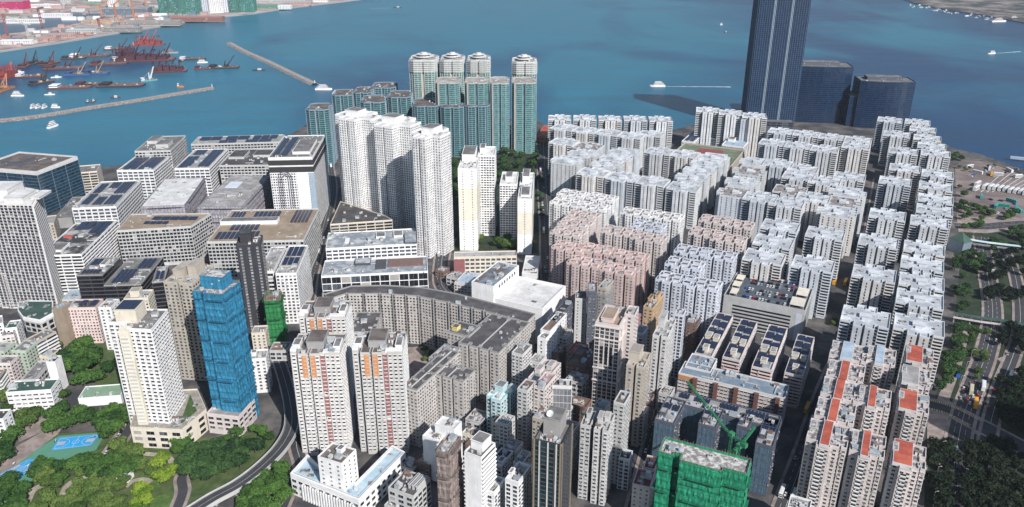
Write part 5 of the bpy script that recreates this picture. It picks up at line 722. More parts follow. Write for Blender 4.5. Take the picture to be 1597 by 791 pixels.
# ------------------------------------------------------------------ facades
# style: wall colour, floor height, bay width, window w/h, hood depth, ac share, mode per side
def S(w, fh=2.9, bay=3.0, ww=1.5, wh=1.4, hood=.35, ac=.25, mode='win', **k):
    d = dict(w=w, fh=fh, bay=bay, ww=ww, wh=wh, hood=hood, ac=ac, mode=mode); d.update(k); return d
ST = {
 'glassdark': S('slate', 4, mode='curtain', glass=G_OFF, fin='bluegrey', top='offwhite', toph=3, mull=22, finh=.3),
 'creamband': S('cream', 3.6, mode='ribbon', glass=G_DARK, fin='cream', sid='blank'), 'beige': S('beige', 3.5, 4), 'blankgrey': S('grey', mode='blank'),
 'whiteind': S('white', 4.0, 6.0, 4.6, 2.2, .5, .25, glass=G_MID, band=1), 'concrete': S('pale', 3.8, 4.5, 3.2, 2.0, .4, .3), 'netgrey': S('pale', mode='net', net=(.36, .34, .38)),
 'greyind': S('pale', 3.8, 3.6, 2.6, 2.2, .5, .35, band=1), 'whitepurple': S('white', 3.2, 3.6, 1.8, 1.6, .3, .2), 'hotel': S('white', 3.2, 2.6, 1.3, 1.5, .15, 0, top='black', toph=17, glassr=G_BLUE),
 'balcgrey': S('offwhite', 3.0, 3.6, mode='balc', glass=G_BLACK, par='slate'), 'podium': S('pale', 5, 5, 4, 3, .2, 0, top='white', toph=3), 'stripes': S('white', 3.3, mode='ribbon', glass=G_DARK, fin='white', ledge=1.0),
 'blackband': S('black', 3.8, mode='ribbon', glass=G_BLACK, fin='dark', ledge=.5), 'beigetower': S('beige', 2.9, 2.8, 1.6, 1.5, .5, .7), 'netblue': S('netb', mode='net', net=(.027, .22, .385)), 'podiumwhite': S('pinkpale', 4, 5, 3.5, 2, .8, 0),
 'charcoal': S('charcoal', 2.9, 5.2, 1.5, .8, .5, 0, hoodc='pale', glass=G_BLACK), 'netgreen2': S('net', mode='net', net=(.02, .20, .06)), 'pink': S('pink', 2.9, 2.6, 1.2, 1.3, .2, .25), 'brownblank': S('tan', mode='blank'),
 'plainwhite': S('white', 3.0, 4.0, 1.6, 1.3, .3, .3), 'cream': S('cream', 2.9, 3.0, 1.3, 1.3, .3, .3), 'creamslab': S('white', 2.9, 3.4, 2.2, 1.3, .9, .6, hoodc='white'), 'creampod': S('cream', 5, 9, 5, 2.5, .3, 0),
 'school': S('white', 3.6, 4.2, 2.8, 1.0, .5, 0), 'blankwhite': S('white', mode='blank'), 'pinkold': S('pinkpale', 2.9, 2.9, 1.7, 1.4, .7, .5), 'balcbrown': S('beige', 3, mode='ribbon', glass=G_DARK, fin='white', ledge=1.1),
 'palegreen': S('mint', 3, 3, 1.5, 1.3, .4, .4), 'talltower': S('white', 2.85, 2.6, 1.3, 1.3, .35, .3), 'slimblank': S('white', 2.9, 8, 1.0, 1.0, .1, 0, bands='cream'), 'slimwin': S('white', 2.9, 2.9, 2.0, 1.4, .6, .2),
 'pilaster': S('white', 7, 9, 7.4, 5.5, .3, 0, glass=G_MID), 'schoolcream': S('cream', 4.5, 5, 3.6, 2.2, .4, 0, glass=G_MID), 'hallbox': S('white', mode='blank', hallwin=1), 'estate': S('estate', 2.8, 2.7, 1.4, 1.3, .55, .5),
 'redstrip': S('weather', 2.85, 2.7, 1.7, 1.2, .8, .35, hoodc='white'), 'civic': S('white', 4.6, 5.2, 3.0, 2.0, .3, 0, col=1), 'civicblock': S('white', 3.2, 4.5, 1.2, 1.0, .1, 0), 'netbrown': S('tan', mode='net', net=(.30, .24, .22)),
 'bwstripe': S('white', 2.9, mode='blank', side='ribbon', glass=G_BLACK, fin='white', ledge=.9), 'whitegrid': S('white', 3.0, 3.2, 2.2, 1.7, .25, .15, glass=G_MID), 'darkglass': S('black', 3.0, mode='curtain', glass=G_DTEAL, fin='dark', mull=3.5, edge='gold', finh=.6),
 'slimgrey': S('pale', 2.9, 2.8, 1.7, 1.3, .6, .6), 'brownbrick': S('brown', 3, 3, 1.5, 1.3, .4, .5), 'ornate': S('pinkpale', 3.1, 3.4, 2.3, 2.2, .15, 0, glass=G_BLACK, cornice=1, sid='blank2'), 'slimpink': S('pinkpale', 3, 3.5, 1.6, 1.5, .7, .2),
 'beigewin': S('beige', 2.9, 2.8, 1.5, 1.4, .35, .4), 'whiteac': S('offwhite', 2.9, 2.6, 1.6, 1.3, .6, .9), 'glasspale': S('blue', 2.9, 2.6, 2.0, 1.8, .2, .2, glass=G_MID), 'orange': S('orange', 3, 3.2, 1.5, 1.3, .5, .5), 'pinkdeep': S('pinkdeep', 3, 3, 1.4, 1.3, .4, .4),
 'slimoff': S('pale', 2.9, 4, 1.0, 1.0, .2, .1), 'slimdark': S('slate', 2.9, 3, 1.4, 1.2, .4, .4), 'mural': S('grey', 2.9, 3, 1.4, 1.2, .4, .4), 'blankwin': S('white', 3.0, 4.5, 1.2, 1.1, .3, .3), 'teal': S('teal', 2.9, 3, 1.7, 1.4, .4, .4),
 'meshfront': S('offwhite', 3, 3, 2, 1.5, .4, .3, front='netc'), 'carpark': S('pale', 3.4, mode='louvre'), 'solslab': S('pinkpale', 2.8, 2.6, 1.7, 1.2, .8, .6, front='ribbonp', ledge=.9, fin='pink', glass=G_DARK), 'longslab': S('offwhite', 2.9, 2.8, 2.1, 1.3, .9, .5, colr=1, hoodc='pinkpale'),
 'longslab2': S('offwhite', 2.9, 2.8, 1.8, 1.3, .7, .5), 'bluenet': S('slate', 2.9, 3.2, 1.8, 1.4, .5, .3, front='netb2', wallside='pale'), 'netgreen': S('net', mode='net', net=(.012, .27, .14)), 'pinkwhite': S('pinkpale', 3.1, 3.4, 1.0, 1.0, .15, .1), 'redblock': S('pinkpale', 2.85, 2.7, 1.5, 1.3, .45, .45),
 'hwhite': S('white', 2.85, 2.6, 1.5, 1.4, .35, .3), 'hpink': S('pinkpale', 2.85, 2.6, 1.4, 1.3, .4, .4), 'hcream': S('white', 2.85, 2.6, 1.3, 1.3, .3, .3), 'hblue': S('blue', 2.85, 2.6, 1.5, 1.3, .5, .5), 'hrose': S('rose', 2.85, 2.5, 1.3, 1.2, .25, .3, wf='pink'),
 'lvt': S('offwhite', 3.1, mode='curtain', glass=G_GREEN, fin='offwhite', mull=4.5, finh=.5, crown=1), 'lvm': S('beige', 3.1, mode='curtain', glass=G_GREEN, fin='sky', mull=6, finh=.5), 'lvd': S('steel', 3.1, mode='curtain', glass=G_TEAL, fin='sky', mull=5, finh=.4),
 'library': S('beige', 8, 12, 6, 5, .2, 0), 'brickred': S('brick', 4, 6, 2, 1.5, .2, 0), 'twin': S('navy', 3.6, mode='curtain', glass=G_NAVY, fin='navy', mull=14, finh=.7), 'landmark': S('navy', 3.3, mode='curtain', glass=G_NAVY, fin='navyp', mull=3.4, finh=.22),
 'podiumdark': S('slate', 4, mode='ribbon', glass=G_DARK, fin='slate'), 'crossw': S('cross', 2.85, 2.7, 1.6, 1.35, .6, .35, hoodc='cross'),
}
def facade(qw, qn, qa, p0, p1, z0, z1, st, side, k):
    """relief and openings for one wall edge. qw: wall mesh slots 0 wall 1 accent ; qn: windows ; qa: air conditioners"""
    p0 = np.array(p0, float); p1 = np.array(p1, float); L = np.linalg.norm(p1 - p0)
    if L < 1.7: return
    u = (p1 - p0) / L; n = np.array([u[1], -u[0]])
    mode = st['mode']
    if side == 'f' and 'front' in st: mode = st['front']
    if side in 'rl' and 'side' in st: mode = st['side']
    if side in 'rl' and 'sid' in st: mode = st['sid']
    fh = st['fh']; nf = int((z1 - z0 - .8) / fh)
    if nf < 1: return
    top = z1 - .6; zb = top - nf * fh
    def P(uu, zz, off):  # arrays -> (...,3)
        uu, zz, off = np.broadcast_arrays(uu, zz, off)
        return np.stack([p0[0] + u[0] * uu + n[0] * off, p0[1] + u[1] * uu + n[1] * off, zz], -1)
    def rects(u0, u1, a, b, off, q, mi):
        a_, b_, c_, d_ = P(u0, a, off), P(u1, a, off), P(u1, b, off), P(u0, b, off)
        q.quads(np.stack([a_, b_, c_, d_], -2).reshape(-1, 4, 3), mi)
    def slabs(u0, u1, a, b, dep, q, mi, off0=0.0, ends=True):
        # boxes standing proud of the wall
        def qq(*c): q.quads(np.stack(c, -2).reshape(-1, 4, 3), mi)
        f = [P(u0, a, dep), P(u1, a, dep), P(u1, b, dep), P(u0, b, dep)]; w = [P(u0, a, off0), P(u1, a, off0), P(u1, b, off0), P(u0, b, off0)]
        qq(*f); qq(f[3], f[2], w[2], w[3]); qq(w[0], w[1], f[1], f[0])
        if ends: qq(f[0], f[3], w[3], w[0]); qq(f[2], f[1], w[1], w[2])
    gl = st.get('glass', None); floors = zb + np.arange(nf) * fh
    if mode in ('blank',):
        for i in range(int(L / 6)):
            if rng.random() < .3: rects(3 + i * 6., 3.25 + i * 6., z0, z1, .06, qw, 1)
        return
    if mode == 'net' or mode == 'netc' or mode == 'netb2':
        if mode == 'net':
            nn = max(1, int(L / 3.0)); us = np.linspace(.2, L - .2, nn + 1)
            nu = max(2, int(L / 1.1)); nv = max(3, int((z1 - z0) / 1.6)); gu = np.linspace(0, L, nu + 1)[:, None]; gz = np.linspace(z0, z1 + .6, nv + 1)[None, :]
            of = .35 + .22 * np.sin(gz * 1.15 + rng.random() * 6) + .16 * np.sin(gu * 2.1 + np.floor(gz / 5.5) * 2.3) + rng.normal(0, .11, (nu + 1, nv + 1)) - .32 * (np.abs((gz % 5.5) - .4) < .8)
            G_ = P(gu, gz, of); qw.quads(np.stack([G_[:-1, :-1], G_[1:, :-1], G_[1:, 1:], G_[:-1, 1:]], -2).reshape(-1, 4, 3), 0)
            slabs(us - .05, us + .05, z0, z1 + 1.6, .75, qw, 1, off0=.6, ends=False)
            for z in np.arange(z0 + 9, z1, 16.0): slabs(L * .25 * rng.random(), L * (.8 + .25 * rng.random()), z, z + .3, 2.2, qw, 1)
            return
        rects(.3, L - .3, z0 + 1, z1 - 1.5, .35, qw, 2)
        nn = max(1, int(L / 2.4)); us = np.linspace(.3, L - .3, nn + 1); slabs(us - .08, us + .08, z0, z1 - .6, .55, qw, 1, ends=False)
        for z in floors[::2]: slabs(.2, L - .2, z, z + .25, .6, qw, 1)
        return
    if mode == 'louvre':
        if side == 'f':
            for j in range(nf - 1): rects(L * .12, L * .84, z0 + 1 + j * fh, z0 + 2.7 + j * fh, .05, qn, 0)
            rects(L * .9, L * .97, z0, z1 - 3, .08, qw, 2)
        else:
            for j in range(nf - 1): rects(2, L - 2, z0 + 2 + j * fh, z0 + 3.4 + j * fh, .05, qn, 0)
        return
    if mode in ('ribbon', 'ribbonp'):
        gz = floors[:, None]; nb = max(1, int(L / 9)); us = np.linspace(0, L, nb + 1); u0 = us[None, :-1] + .5; u1 = us[None, 1:] - .5
        rects(u0, u1, gz + .95, gz + .95 + (fh - 1.35), .04, qn, rng.choice([0, 0, 1], (nf * nb)))
        led = st.get('ledge', .35)
        slabs(.0, L, floors + .0, floors + st.get('ledh', .85), led, qw, 1)
        if mode == 'ribbonp':
            nb = max(1, int(L / 3)); cu = (np.arange(nb) + .5) * L / nb; msk = rng.random((nf, nb)) < .5
            U = np.broadcast_to(cu, (nf, nb))[msk]; Z = np.broadcast_to(gz, (nf, nb))[msk]; slabs(U - .5, U + .5, Z + 1.2, Z + 1.8, led + .3, qa, 0)
        return
    if mode == 'curtain':
        fz = st.get('finh', .45)
        rects(.1, L - .1, z0 + .5, z1 - .4, .03, qn, 0)
        slabs(.0, L, floors, floors + fz, .22, qw, 1, ends=False)
        mu = st['mull']; nm = max(1, int(L / mu)); us = np.linspace(0, L, nm + 1); slabs(us - .22, us + .22, z0, z1, .42, qw, 1)
        if st.get('crown'): 
            zz = z1 - np.arange(6) * 3.1 - 2.2
            slabs(-.9, L + .9, zz, zz + 1.1, 1.1, qw, 1)
        if st.get('edge'):
            slabs(np.array([0., L - .9]), np.array([.9, L]), z0, z1 + 1.5, .7, qw, 3)
        return
    if mode == 'balc':
        nb = max(1, int(L / st['bay'])); us = np.linspace(0, L, nb + 1)
        rects(us[None, :-1] + .35, us[None, 1:] - .35, floors[:, None] + 1.0, floors[:, None] + fh - .2, .04, qn, rng.choice([0, 0, 1, 2], nf * nb, p=[.5, .2, .2, .1]))
        slabs(us[None, :-1] + .5, us[None, 1:] - .5, floors[:, None], floors[:, None] + .6, 1.0, qw, 2)
        slabs(us - .3, us + .3, z0, z1 + .5, .9, qw, 1)
        return
    # window grid
    bay = st['bay']; nb = int((L - .5) / bay)
    if nb < 1:
        if L < st['ww'] + .5: return
        nb = 1
    if mode == 'blank2':
        nb = max(1, nb // 3)
    cu = (np.arange(nb) + .5) * L / nb; ww = min(st['ww'] * 1.12, L / nb - .3); wh = st['wh'] * 1.12
    if k.get('s') == 'slimblank' and side != 'f': nb = max(1, nb)
    U, Z = np.meshgrid(cu, floors + (fh - wh) * .45); U = U.ravel(); Z = Z.ravel()
    jit = 0
    mats = rng.choice([0, 1, 2], len(U), p=[.80, .12, .08]) if not gl else rng.choice([0, 1], len(U), p=[.8, .2])
    if k.get('indiv') and side == 'f' and 4 < len(U):
        k['wins'].append((p0, u, n, U, Z, ww, wh))
        take = min(len(U), k['left']); order = np.argsort(-Z, kind='stable')
        sel = order[:take]; k['left'] -= take; k['sel'].append((p0, u, n, U[sel], Z[sel], ww, wh))
        rest = order[take:]
        rects(U[rest] - ww / 2, U[rest] + ww / 2, Z[rest], Z[rest] + wh, .05, qn, mats[rest])
    else:
        rects(U - ww / 2, U + ww / 2, Z, Z + wh, .05, qn, mats)
    if st['hood'] > .12:
        h = st['hood'] * .5; hm = 1 if 'hoodc' in st else 0
        slabs(U - ww / 2 - .15, U + ww / 2 + .15, Z + wh + .02, Z + wh + .17, h, qw, hm)
        if st.get('hoodc'): slabs(U - ww / 2 - .15, U + ww / 2 + .15, Z - .5, Z - .05, h * .75, qw, hm)
    if st.get('band'):
        slabs(0, L, floors - .1, floors + .5, .25, qw, 0, ends=False)
    if st['ac'] > 0:
        msk = rng.random(len(U)) < st['ac']; Ua = U[msk] + rng.choice([-.35, .35], msk.sum()) * ww; Za = Z[msk]
        Ua = np.clip(Ua, .5, L - .5)
        slabs(Ua - .42, Ua + .42, Za - .62, Za - .08, .5, qa, 0)
    if st.get('cornice') and side in 'fr':
        for f_ in (.0, .12, .42, .55): 
            z = z1 - (z1 - z0) * f_; slabs(-.5, L + .5, z - .9, z, .9, qw, 0)
        if side == 'f':
            us = np.linspace(L * .22, L * .78, 4)
            for a, b in zip(us[:-1], us[1:]): rects(a + .6, b - .6, z1 - (z1 - z0) * .38, z1 - (z1 - z0) * .2, .12, qn, 0)
    if st.get('col') and side == 'f':
        nn = int(L / 2.6); us = np.linspace(L * .18, L * .92, nn); slabs(us - .45, us + .45, z0, z1 - 3.2, 1.2, qw, 0)
        rects(L * .18, L * .92, z0 + 2, z1 - 3.4, .12, qn, 0)
    if st.get('colr') and side == 'f':
        us = np.array([.17, .37, .56, .75, .94]) * L; slabs(us - 1.5, us + 1.5, z0, z1 + .2, 2.4, qw, 3)
        slabs(0.3, L * .16, z1 - 3.6, z1 - .3, .5, qw, 2)
    if st.get('bands'):
        rects(.05, L - .05, z0 + (z1 - z0) * .38, z0 + (z1 - z0) * .78, .025, qw, 1)
# ------------------------------------------------------------------ footprints (counter-clockwise, x across the front, y away)
def notch_line(n, w, dep, wid, y, sgn):
    pts = []
    for i in range(1, n):
        x = w * i / n; pts += [(x - wid / 2, y), (x - wid / 2, y + sgn * dep), (x + wid / 2, y + sgn * dep), (x + wid / 2, y)]
    return pts
def plan(kind, w, d):
    if kind == 'cross':
        a, b = w * .28, d * .28; s = 1.1
        m = w / 2
        return [(a, 0), (m - s, 0), (m - s, d * .2), (m + s, d * .2), (m + s, 0), (w - a, 0), (w - a, b), (w, b), (w, d - b), (w - a, d - b), (w - a, d), (m + s, d), (m + s, d * .8), (m - s, d * .8), (m - s, d), (a, d), (a, d - b), (0, d - b), (0, b), (a, b)]
    if kind and kind.startswith('notch'):
        n = int(kind[5:]); dep = min(4, d * .25)
        fr = notch_line(n, w, dep, 1.6, 0, 1); bk = notch_line(n, w, dep, 1.6, d, -1)
        nn = max(1, int(d / 14)); rt = []; lt = []
        for i in range(1, nn + 1):
            y = d * i / (nn + 1); rt += [(w, y - .8), (w - 2.4, y - .8), (w - 2.4, y + .8), (w, y + .8)]; lt += [(0, y - .8), (2.4, y - .8), (2.4, y + .8), (0, y + .8)]
        return [(0, 0)] + fr + [(w, 0)] + rt + [(w, d)] + bk[::-1] + [(0, d)] + lt[::-1]
    if kind == 'redt':
        # left column, gap, orange pair with slot, red strip, balcony column
        f = lambda t: w * t
        return [(0, 3), (f(.12), 3), (f(.12), 9), (f(.17), 9), (f(.17), 0), (f(.355), 0), (f(.355), 10), (f(.40), 10), (f(.40), 0), (f(.60), 0), (f(.60), 1.6), (f(.70), 1.6), (f(.70), 1), (w, 1), (w, d), (0, d)]
    if kind == 'redb':
        f = lambda t: w * t
        return [(0, 4), (f(.27), 4), (f(.27), 0), (f(.62), 0), (f(.62), 3), (f(.82), 3), (f(.82), 6), (f(.86), 6), (f(.86), 4), (w, 4), (w, d * .45), (w - 3, d * .45), (w - 3, d * .6), (w, d * .6), (w, d), (0, d), (0, d * .6), (2.5, d * .6), (2.5, d * .45), (0, d * .45)]
    if kind == 'hblk':
        a = w * .2; s = 1.2
        return [(0, 2.5), (a, 2.5), (a, 0), (w * .42, 0), (w * .42, 5), (w * .42 + 2, 5), (w * .42 + 2, 0), (w * .72, 0), (w * .72, 4), (w * .78, 4), (w * .78, 1.5), (w, 1.5), (w, d * .4), (w - 3, d * .4), (w - 3, d * .55), (w, d * .55), (w, d), (w * .78, d), (w * .78, d - 3), (w * .7, d - 3), (w * .7, d), (w * .3, d), (w * .3, d - 4), (w * .22, d - 4), (w * .22, d), (0, d), (0, d * .6), (3, d * .6), (3, d * .45), (0, d * .45)]
    if kind == 'lv':
        c = w * .18; m = w / 2
        return [(0, c), (c, 0), (m - 2.5, 0), (m - 2.5, 3), (m + 2.5, 3), (m + 2.5, 0), (w - c, 0), (w, c), (w, d * .4), (w - 2.5, d * .4), (w - 2.5, d * .6), (w, d * .6), (w, d - c), (w - c, d), (c, d), (0, d - c), (0, d * .6), (2.5, d * .6), (2.5, d * .4), (0, d * .4)]
    if kind == 'curve':
        pts = []
        for i in range(9):
            t = i / 8; pts.append((w * t, -math.sin(t * math.pi) * d * .12 + (0 if i not in (0, 8) else 1)))
        return pts + [(w, d)] + [(w * (1 - i / 6), d + math.sin(i / 6 * math.pi) * d * .1) for i in range(1, 6)] + [(0, d)]
    if kind == 'lobes':
        pts = []
        for k in range(3):
            x0 = w * k / 3; x1 = w * (k + 1) / 3; r = [(x0 + .8, 6), (x0 + .8, 2), (x0 + 3, 0), (x1 - 3, 0), (x1 - .8, 2), (x1 - .8, 6)]
            pts += r
        return pts + [(w, d), (0, d)]
    if kind == 'step':
        return [(0, 0), (w * .3, 0), (w * .3, 2), (w * .36, 2), (w * .36, -1.5), (w, -1.5), (w, d * .5), (w + 1.5, d * .5), (w + 1.5, d), (0, d)]
    if kind == 'greent':
        return [(0, 0), (w * .17, 0), (w * .17, 3), (w * .26, 3), (w * .26, -2.5), (w * .74, -2.5), (w * .74, 1.0), (w, 1.0), (w, d), (0, d)]
    return [(0, 0), (w, 0), (w, d), (0, d)]
def inset(poly, t):
    P = [Vector(p) for p in poly]; out = []
    for i in range(len(P)):
        a, b, c = P[i - 1], P[i], P[(i + 1) % len(P)]
        e1 = (b - a); e2 = (c - b)
        if e1.length < 1e-4 or e2.length < 1e-4: out.append(tuple(b)); continue
        e1.normalize(); e2.normalize(); n1 = Vector((-e1.y, e1.x)); n2 = Vector((-e2.y, e2.x)); m = n1 + n2
        q = m / max(.35, m.dot(n1)) if m.length > 1e-3 else n1
        out.append((b.x + q.x * t, b.y + q.y * t))
    return out
# shared roof furniture meshes
def furn():
    F = {}
    q = Q(); q.boxes([(-1.3, -1, 0)], [(1.3, 1, 1.8)], 0); q.boxes([(-1.5, -1.2, 1.8)], [(1.5, 1.2, 2.0)], 0); F['water_tank'] = q.mesh('water_tank', [trim('pale')])
    q = Q(); q.boxes([(-.8, -.6, 0)], [(.8, .6, 1.1)], 0); q.boxes([(-.5, -.61, .2)], [(.5, -.62, .9)], 1); F['roof_vent'] = q.mesh('roof_vent', [trim('offwhite'), G_DARK])
    q = Q(); q.cyl(0, 0, 0, 1.6, 1.0, 1.0, 10, 0); q.cyl(0, 0, 1.6, 2.0, 1.0, .1, 10, 0); F['round_tank'] = q.mesh('round_tank', [trim('sky')])
    q = Q(); q.boxes([(-1.6, -1.2, 0)], [(1.6, 1.2, 2.3)], 0); q.boxes([(-1.8, -1.4, 2.3)], [(1.8, 1.4, 2.5)], 1); q.boxes([(-.4, -1.23, 0)], [(.4, -1.2, 1.9)], 2); F['roof_hut'] = q.mesh('roof_hut', [trim('offwhite'), roof('rust'), G_DARK])
    q = Q(); q.boxes([(-5, -.35, .2), (-5, -.5, 0), (4.3, -2.6, .2)], [(5, .35, .9), (-4.6, .5, .2), (5, -.35, .9)], 0); F['roof_duct'] = q.mesh('roof_duct', [trim('pale')])
    q = Q(); q.boxes([(-3, -2, 0)], [(3, 2, .12)], 0); F['roof_patch'] = q.mesh('roof_patch', [patchy('membrane_patch', (.10, .10, .10), (.46, .45, .44), .25)])
    q = Q(); q.boxes([(-2.4, -1.6, 0)], [(2.4, 1.6, 2.1)], 0); q.quads([[(-2.7, -1.9, 2.0), (2.7, -1.9, 2.0), (2.7, 1.9, 2.7), (-2.7, 1.9, 2.7)]], 1); F['roof_shed'] = q.mesh('roof_shed', [trim('pale'), roof('metal')])
    q = Q(); q.cyl(0, 0, 0, 5, .07, .05, 5, 0); q.beam((-.6, 0, 4), (.6, 0, 4), .04, 0); q.beam((-.4, 0, 4.5), (.4, 0, 4.5), .04, 0); F['antenna'] = q.mesh('antenna', [trim('grey')])
    q = Q(); q.boxes([(-1.4, -.9, 0)], [(1.4, .9, 1.0)], 0); q.cyl(-.6, 0, 1.0, 1.15, .5, .5, 8, 1); q.cyl(.7, 0, 1.0, 1.15, .5, .5, 8, 1); F['cooling_unit'] = q.mesh('cooling_unit', [trim('pale'), G_DARK])
    return F
FURN = furn()
def place(name, mesh, parent, x, y, z, rz=0, sc=1):
    o = bpy.data.objects.new(name, mesh); col.objects.link(o); o.parent = parent; o.location = (x, y, z); o.rotation_euler = (0, 0, rz); o.scale = (sc, sc, sc); return o
WIN_CACHE = {}
def win_mesh(ww, wh, v):
    k = (round(ww, 1), round(wh, 1), v)
    if k not in WIN_CACHE:
        q = Q(); a, b = ww / 2, wh
        q.quads([[(-a, -.05, 0), (a, -.05, 0), (a, -.05, b), (-a, -.05, b)]], 0)
        q.boxes([(-a - .08, -.12, -.1), (-a - .08, -.12, b), (-a - .08, -.12, 0), (a, -.12, 0), (-.04, -.1, 0)], [(a + .08, 0, 0), (a + .08, 0, b + .08), (-a, 0, b), (a + .08, 0, b), (.04, -.04, b)], 1)
        WIN_CACHE[k] = q.mesh('window', [[G_DARK, G_MID, G_CURT][v], trim('pale')])
    return WIN_CACHE[k]
def building(e):
    e.setdefault('n', 'apartment_block'); e.setdefault('c', e['n'].replace('_', ' ')); e.setdefault('g', -26.5)
    if e['s'] == 'solslab': e['sol'] = DATA['slabsol']
    if e['s'] in ('hwhite', 'hpink', 'hcream', 'hblue', 'hrose'): e.update(w=33, d=22, plan='hblk', wells=1, grp='blocks with square roof wells')
    st = ST[e['s']]; h = e['h']; z0 = 0.0
    root = thing(e['n'], e['l'], e['c'], (e['x'], e['y'], 4.0), math.radians(e['g']), e.get('grp'))
    if 'p' in e:
        poly = [tuple(p) for p in e['p']]; xs = [p[0] for p in poly]; ys = [p[1] for p in poly]; w = max(xs) - min(xs); d = max(ys) - min(ys); ox, oy = min(xs), min(ys)
    else:
        w, d = e['w'], e['d']; poly = plan(e.get('plan'), w, d); ox = oy = 0
    dist = math.hypot(e['x'], e['y'])
    k = dict(s=e['s'], indiv=dist < 720 and st['mode'] == 'win' and 'front' not in st, left=100, sel=[], wins=[])
    mode = st['mode']
    if 'net' in st: wm = netting('netting_' + e['s'], st['net'])
    else: wm = wall(st['w'])
    acc = {'ornate': 'white', 'slimblank': 'cream', 'redblock': 'pinkpale'}.get(e['s'], None)
    a1 = trim(st.get('hoodc') or st.get('fin') or acc or (st['w'] if not st.get('bands') else 'cream'))
    if st.get('bands'): a1 = trim('creamlt')
    if 'net' in st: a1 = netting('seam_' + e['s'], tuple(c * .55 for c in st['net']))
    a2 = trim(st.get('par', 'offwhite'))
    if st.get('front') == 'netc': a2 = netting('mesh_panel', (.20, .21, .23), 1.2)
    if st.get('front') == 'netb2': a2 = netting('blue_grey_net', (.085, .15, .21), 1.0)
    if e['s'] == 'carpark': a2 = trim('blue')
    if e['s'] == 'longslab': a2 = trim('orangey')
    a3 = trim({'longslab': 'brickb', 'darkglass': 'gold'}.get(e['s'], 'offwhite'))
    gm = st.get('glass', G_DARK)
    qw, qn, qa = Q(), Q(), Q()
    qw.prism(poly, z0, h, 0, None)
    n = len(poly)
    for i in range(n):
        p0, p1 = poly[i], poly[(i + 1) % n]; dx, dy = p1[0] - p0[0], p1[1] - p0[1]; L = math.hypot(dx, dy)
        if L < .01: continue
        nx, ny = dy / L, -dx / L
        side = 'f' if ny < -.6 else ('b' if ny > .6 else ('r' if nx > 0 else 'l'))
        if side == 'b' and L > 8: continue          # never faces anyone looking from this side of the town
        cxm, cym = (p0[0] + p1[0]) / 2, (p0[1] + p1[1]) / 2
        facade(qw, qn, qa, p0, p1, z0, h - (st.get('toph', 0)), st, side, k)
        if 'toph' in st:
            u = (dx / L, dy / L); T = st['toph']
            for a, b, m_ in ([(h - T, h - T * .62, 4), (h - T * .5, h - T * .15, 4)] if e['s'] == 'hotel' else [(h - T, h, 4)]):
                o_ = .35
                A = (p0[0] + nx * o_ - u[0] * .3, p0[1] + ny * o_ - u[1] * .3); B = (p1[0] + nx * o_ + u[0] * .3, p1[1] + ny * o_ + u[1] * .3)
                qw.quads([[(*A, a), (*B, a), (*B, b), (*A, b)], [(*A, b), (*B, b), (p1[0], p1[1], b), (p0[0], p0[1], b)]], m_)
    mats = [wm, a1, a2, a3, trim(st.get('top', 'white'))]
    body = qw.build('wall', mats, root)
    if e['s'] in ('estate',) and e.get('slots'):
        pass
    if not qn.empty():
        o = qn.build('windows', [gm, G_MID if gm is G_DARK else gm, G_CURT], root); o['kind'] = 'stuff'
    if not qa.empty():
        o = qa.build('air_conditioners', [AC], root); o['kind'] = 'stuff'
    for (p0, u, nn, U, Z, ww, wh) in k['sel']:
        ang = math.atan2(u[1], u[0])
        for uu, zz in zip(U, Z):
            v = int(rng.choice([0, 1, 2], p=[.66, .22, .12]))
            place('window', win_mesh(ww, wh, v), root, p0[0] + u[0] * uu, p0[1] + u[1] * uu, float(zz), ang)
    # roof deck, parapet
    ph = 1.1 if h > 15 else .7
    if e.get('rim'): ph = 2.0
    inn = inset(poly, .45 if not e.get('rim') else 1.0)
    q = Q(); q.ngon([(x, y, h) for x, y in inn], 0); q.build('roof', [roof(e.get('rf', 'pale'))], root)
    q = Q(); P = np.array(poly); I = np.array(inn); R_ = np.roll(P, -1, 0); RI = np.roll(I, -1, 0)
    def z(a, zz): return np.hstack([a, np.full((len(a), 1), zz)])
    q.quads(np.stack([z(P, h), z(R_, h), z(R_, h + ph), z(P, h + ph)], 1), 0); q.quads(np.stack([z(P, h + ph), z(R_, h + ph), z(RI, h + ph), z(I, h + ph)], 1), 0)
    q.quads(np.stack([z(RI, h), z(I, h), z(I, h + ph), z(RI, h + ph)], 1), 0)
    parm = wm if 'net' in st else trim({'estate': 'grey', 'carpark': 'pale', 'glassdark': 'offwhite', 'blackband': 'grey'}.get(e['s'], st.get('top') if e['s'] in ('podium',) else (st['w'] if st['w'] in WC else 'pale')))
    q.build('parapet', [parm], root)
    # roof rooms
    for p in e.get('ph', []):
        fx, fy, fw, fd, hh = p[:5]; c = p[5] if len(p) > 5 else st['w']
        x0, y0, x1, y1 = ox + max(fx, -.4) * w, oy + fy * d, ox + (fx + fw) * w, oy + (fy + fd) * d
        if 'p' in e and e['s'] in ('balcgrey', 'creamslab'): x0 += w * .3; x1 += w * .3
        q = Q(); q.boxes([(x0, y0, h)], [(x1, y1, h + hh)], 0)
        if hh > 3:
            facade(q, q, q, (x0, y0), (x1, y0), h, h + hh, S('pale', 3, 5, 1, 1, 0, 0), 'f', dict())
        c = c if c in WC else 'pale'
        mm = netting('netting_' + e['s'], st['net']) if c == 'netb' and 'net' in st else trim(c)
        o = q.build('roof_room' if hh > 1.5 else 'roof_panel', [mm, trim('pale')], root)
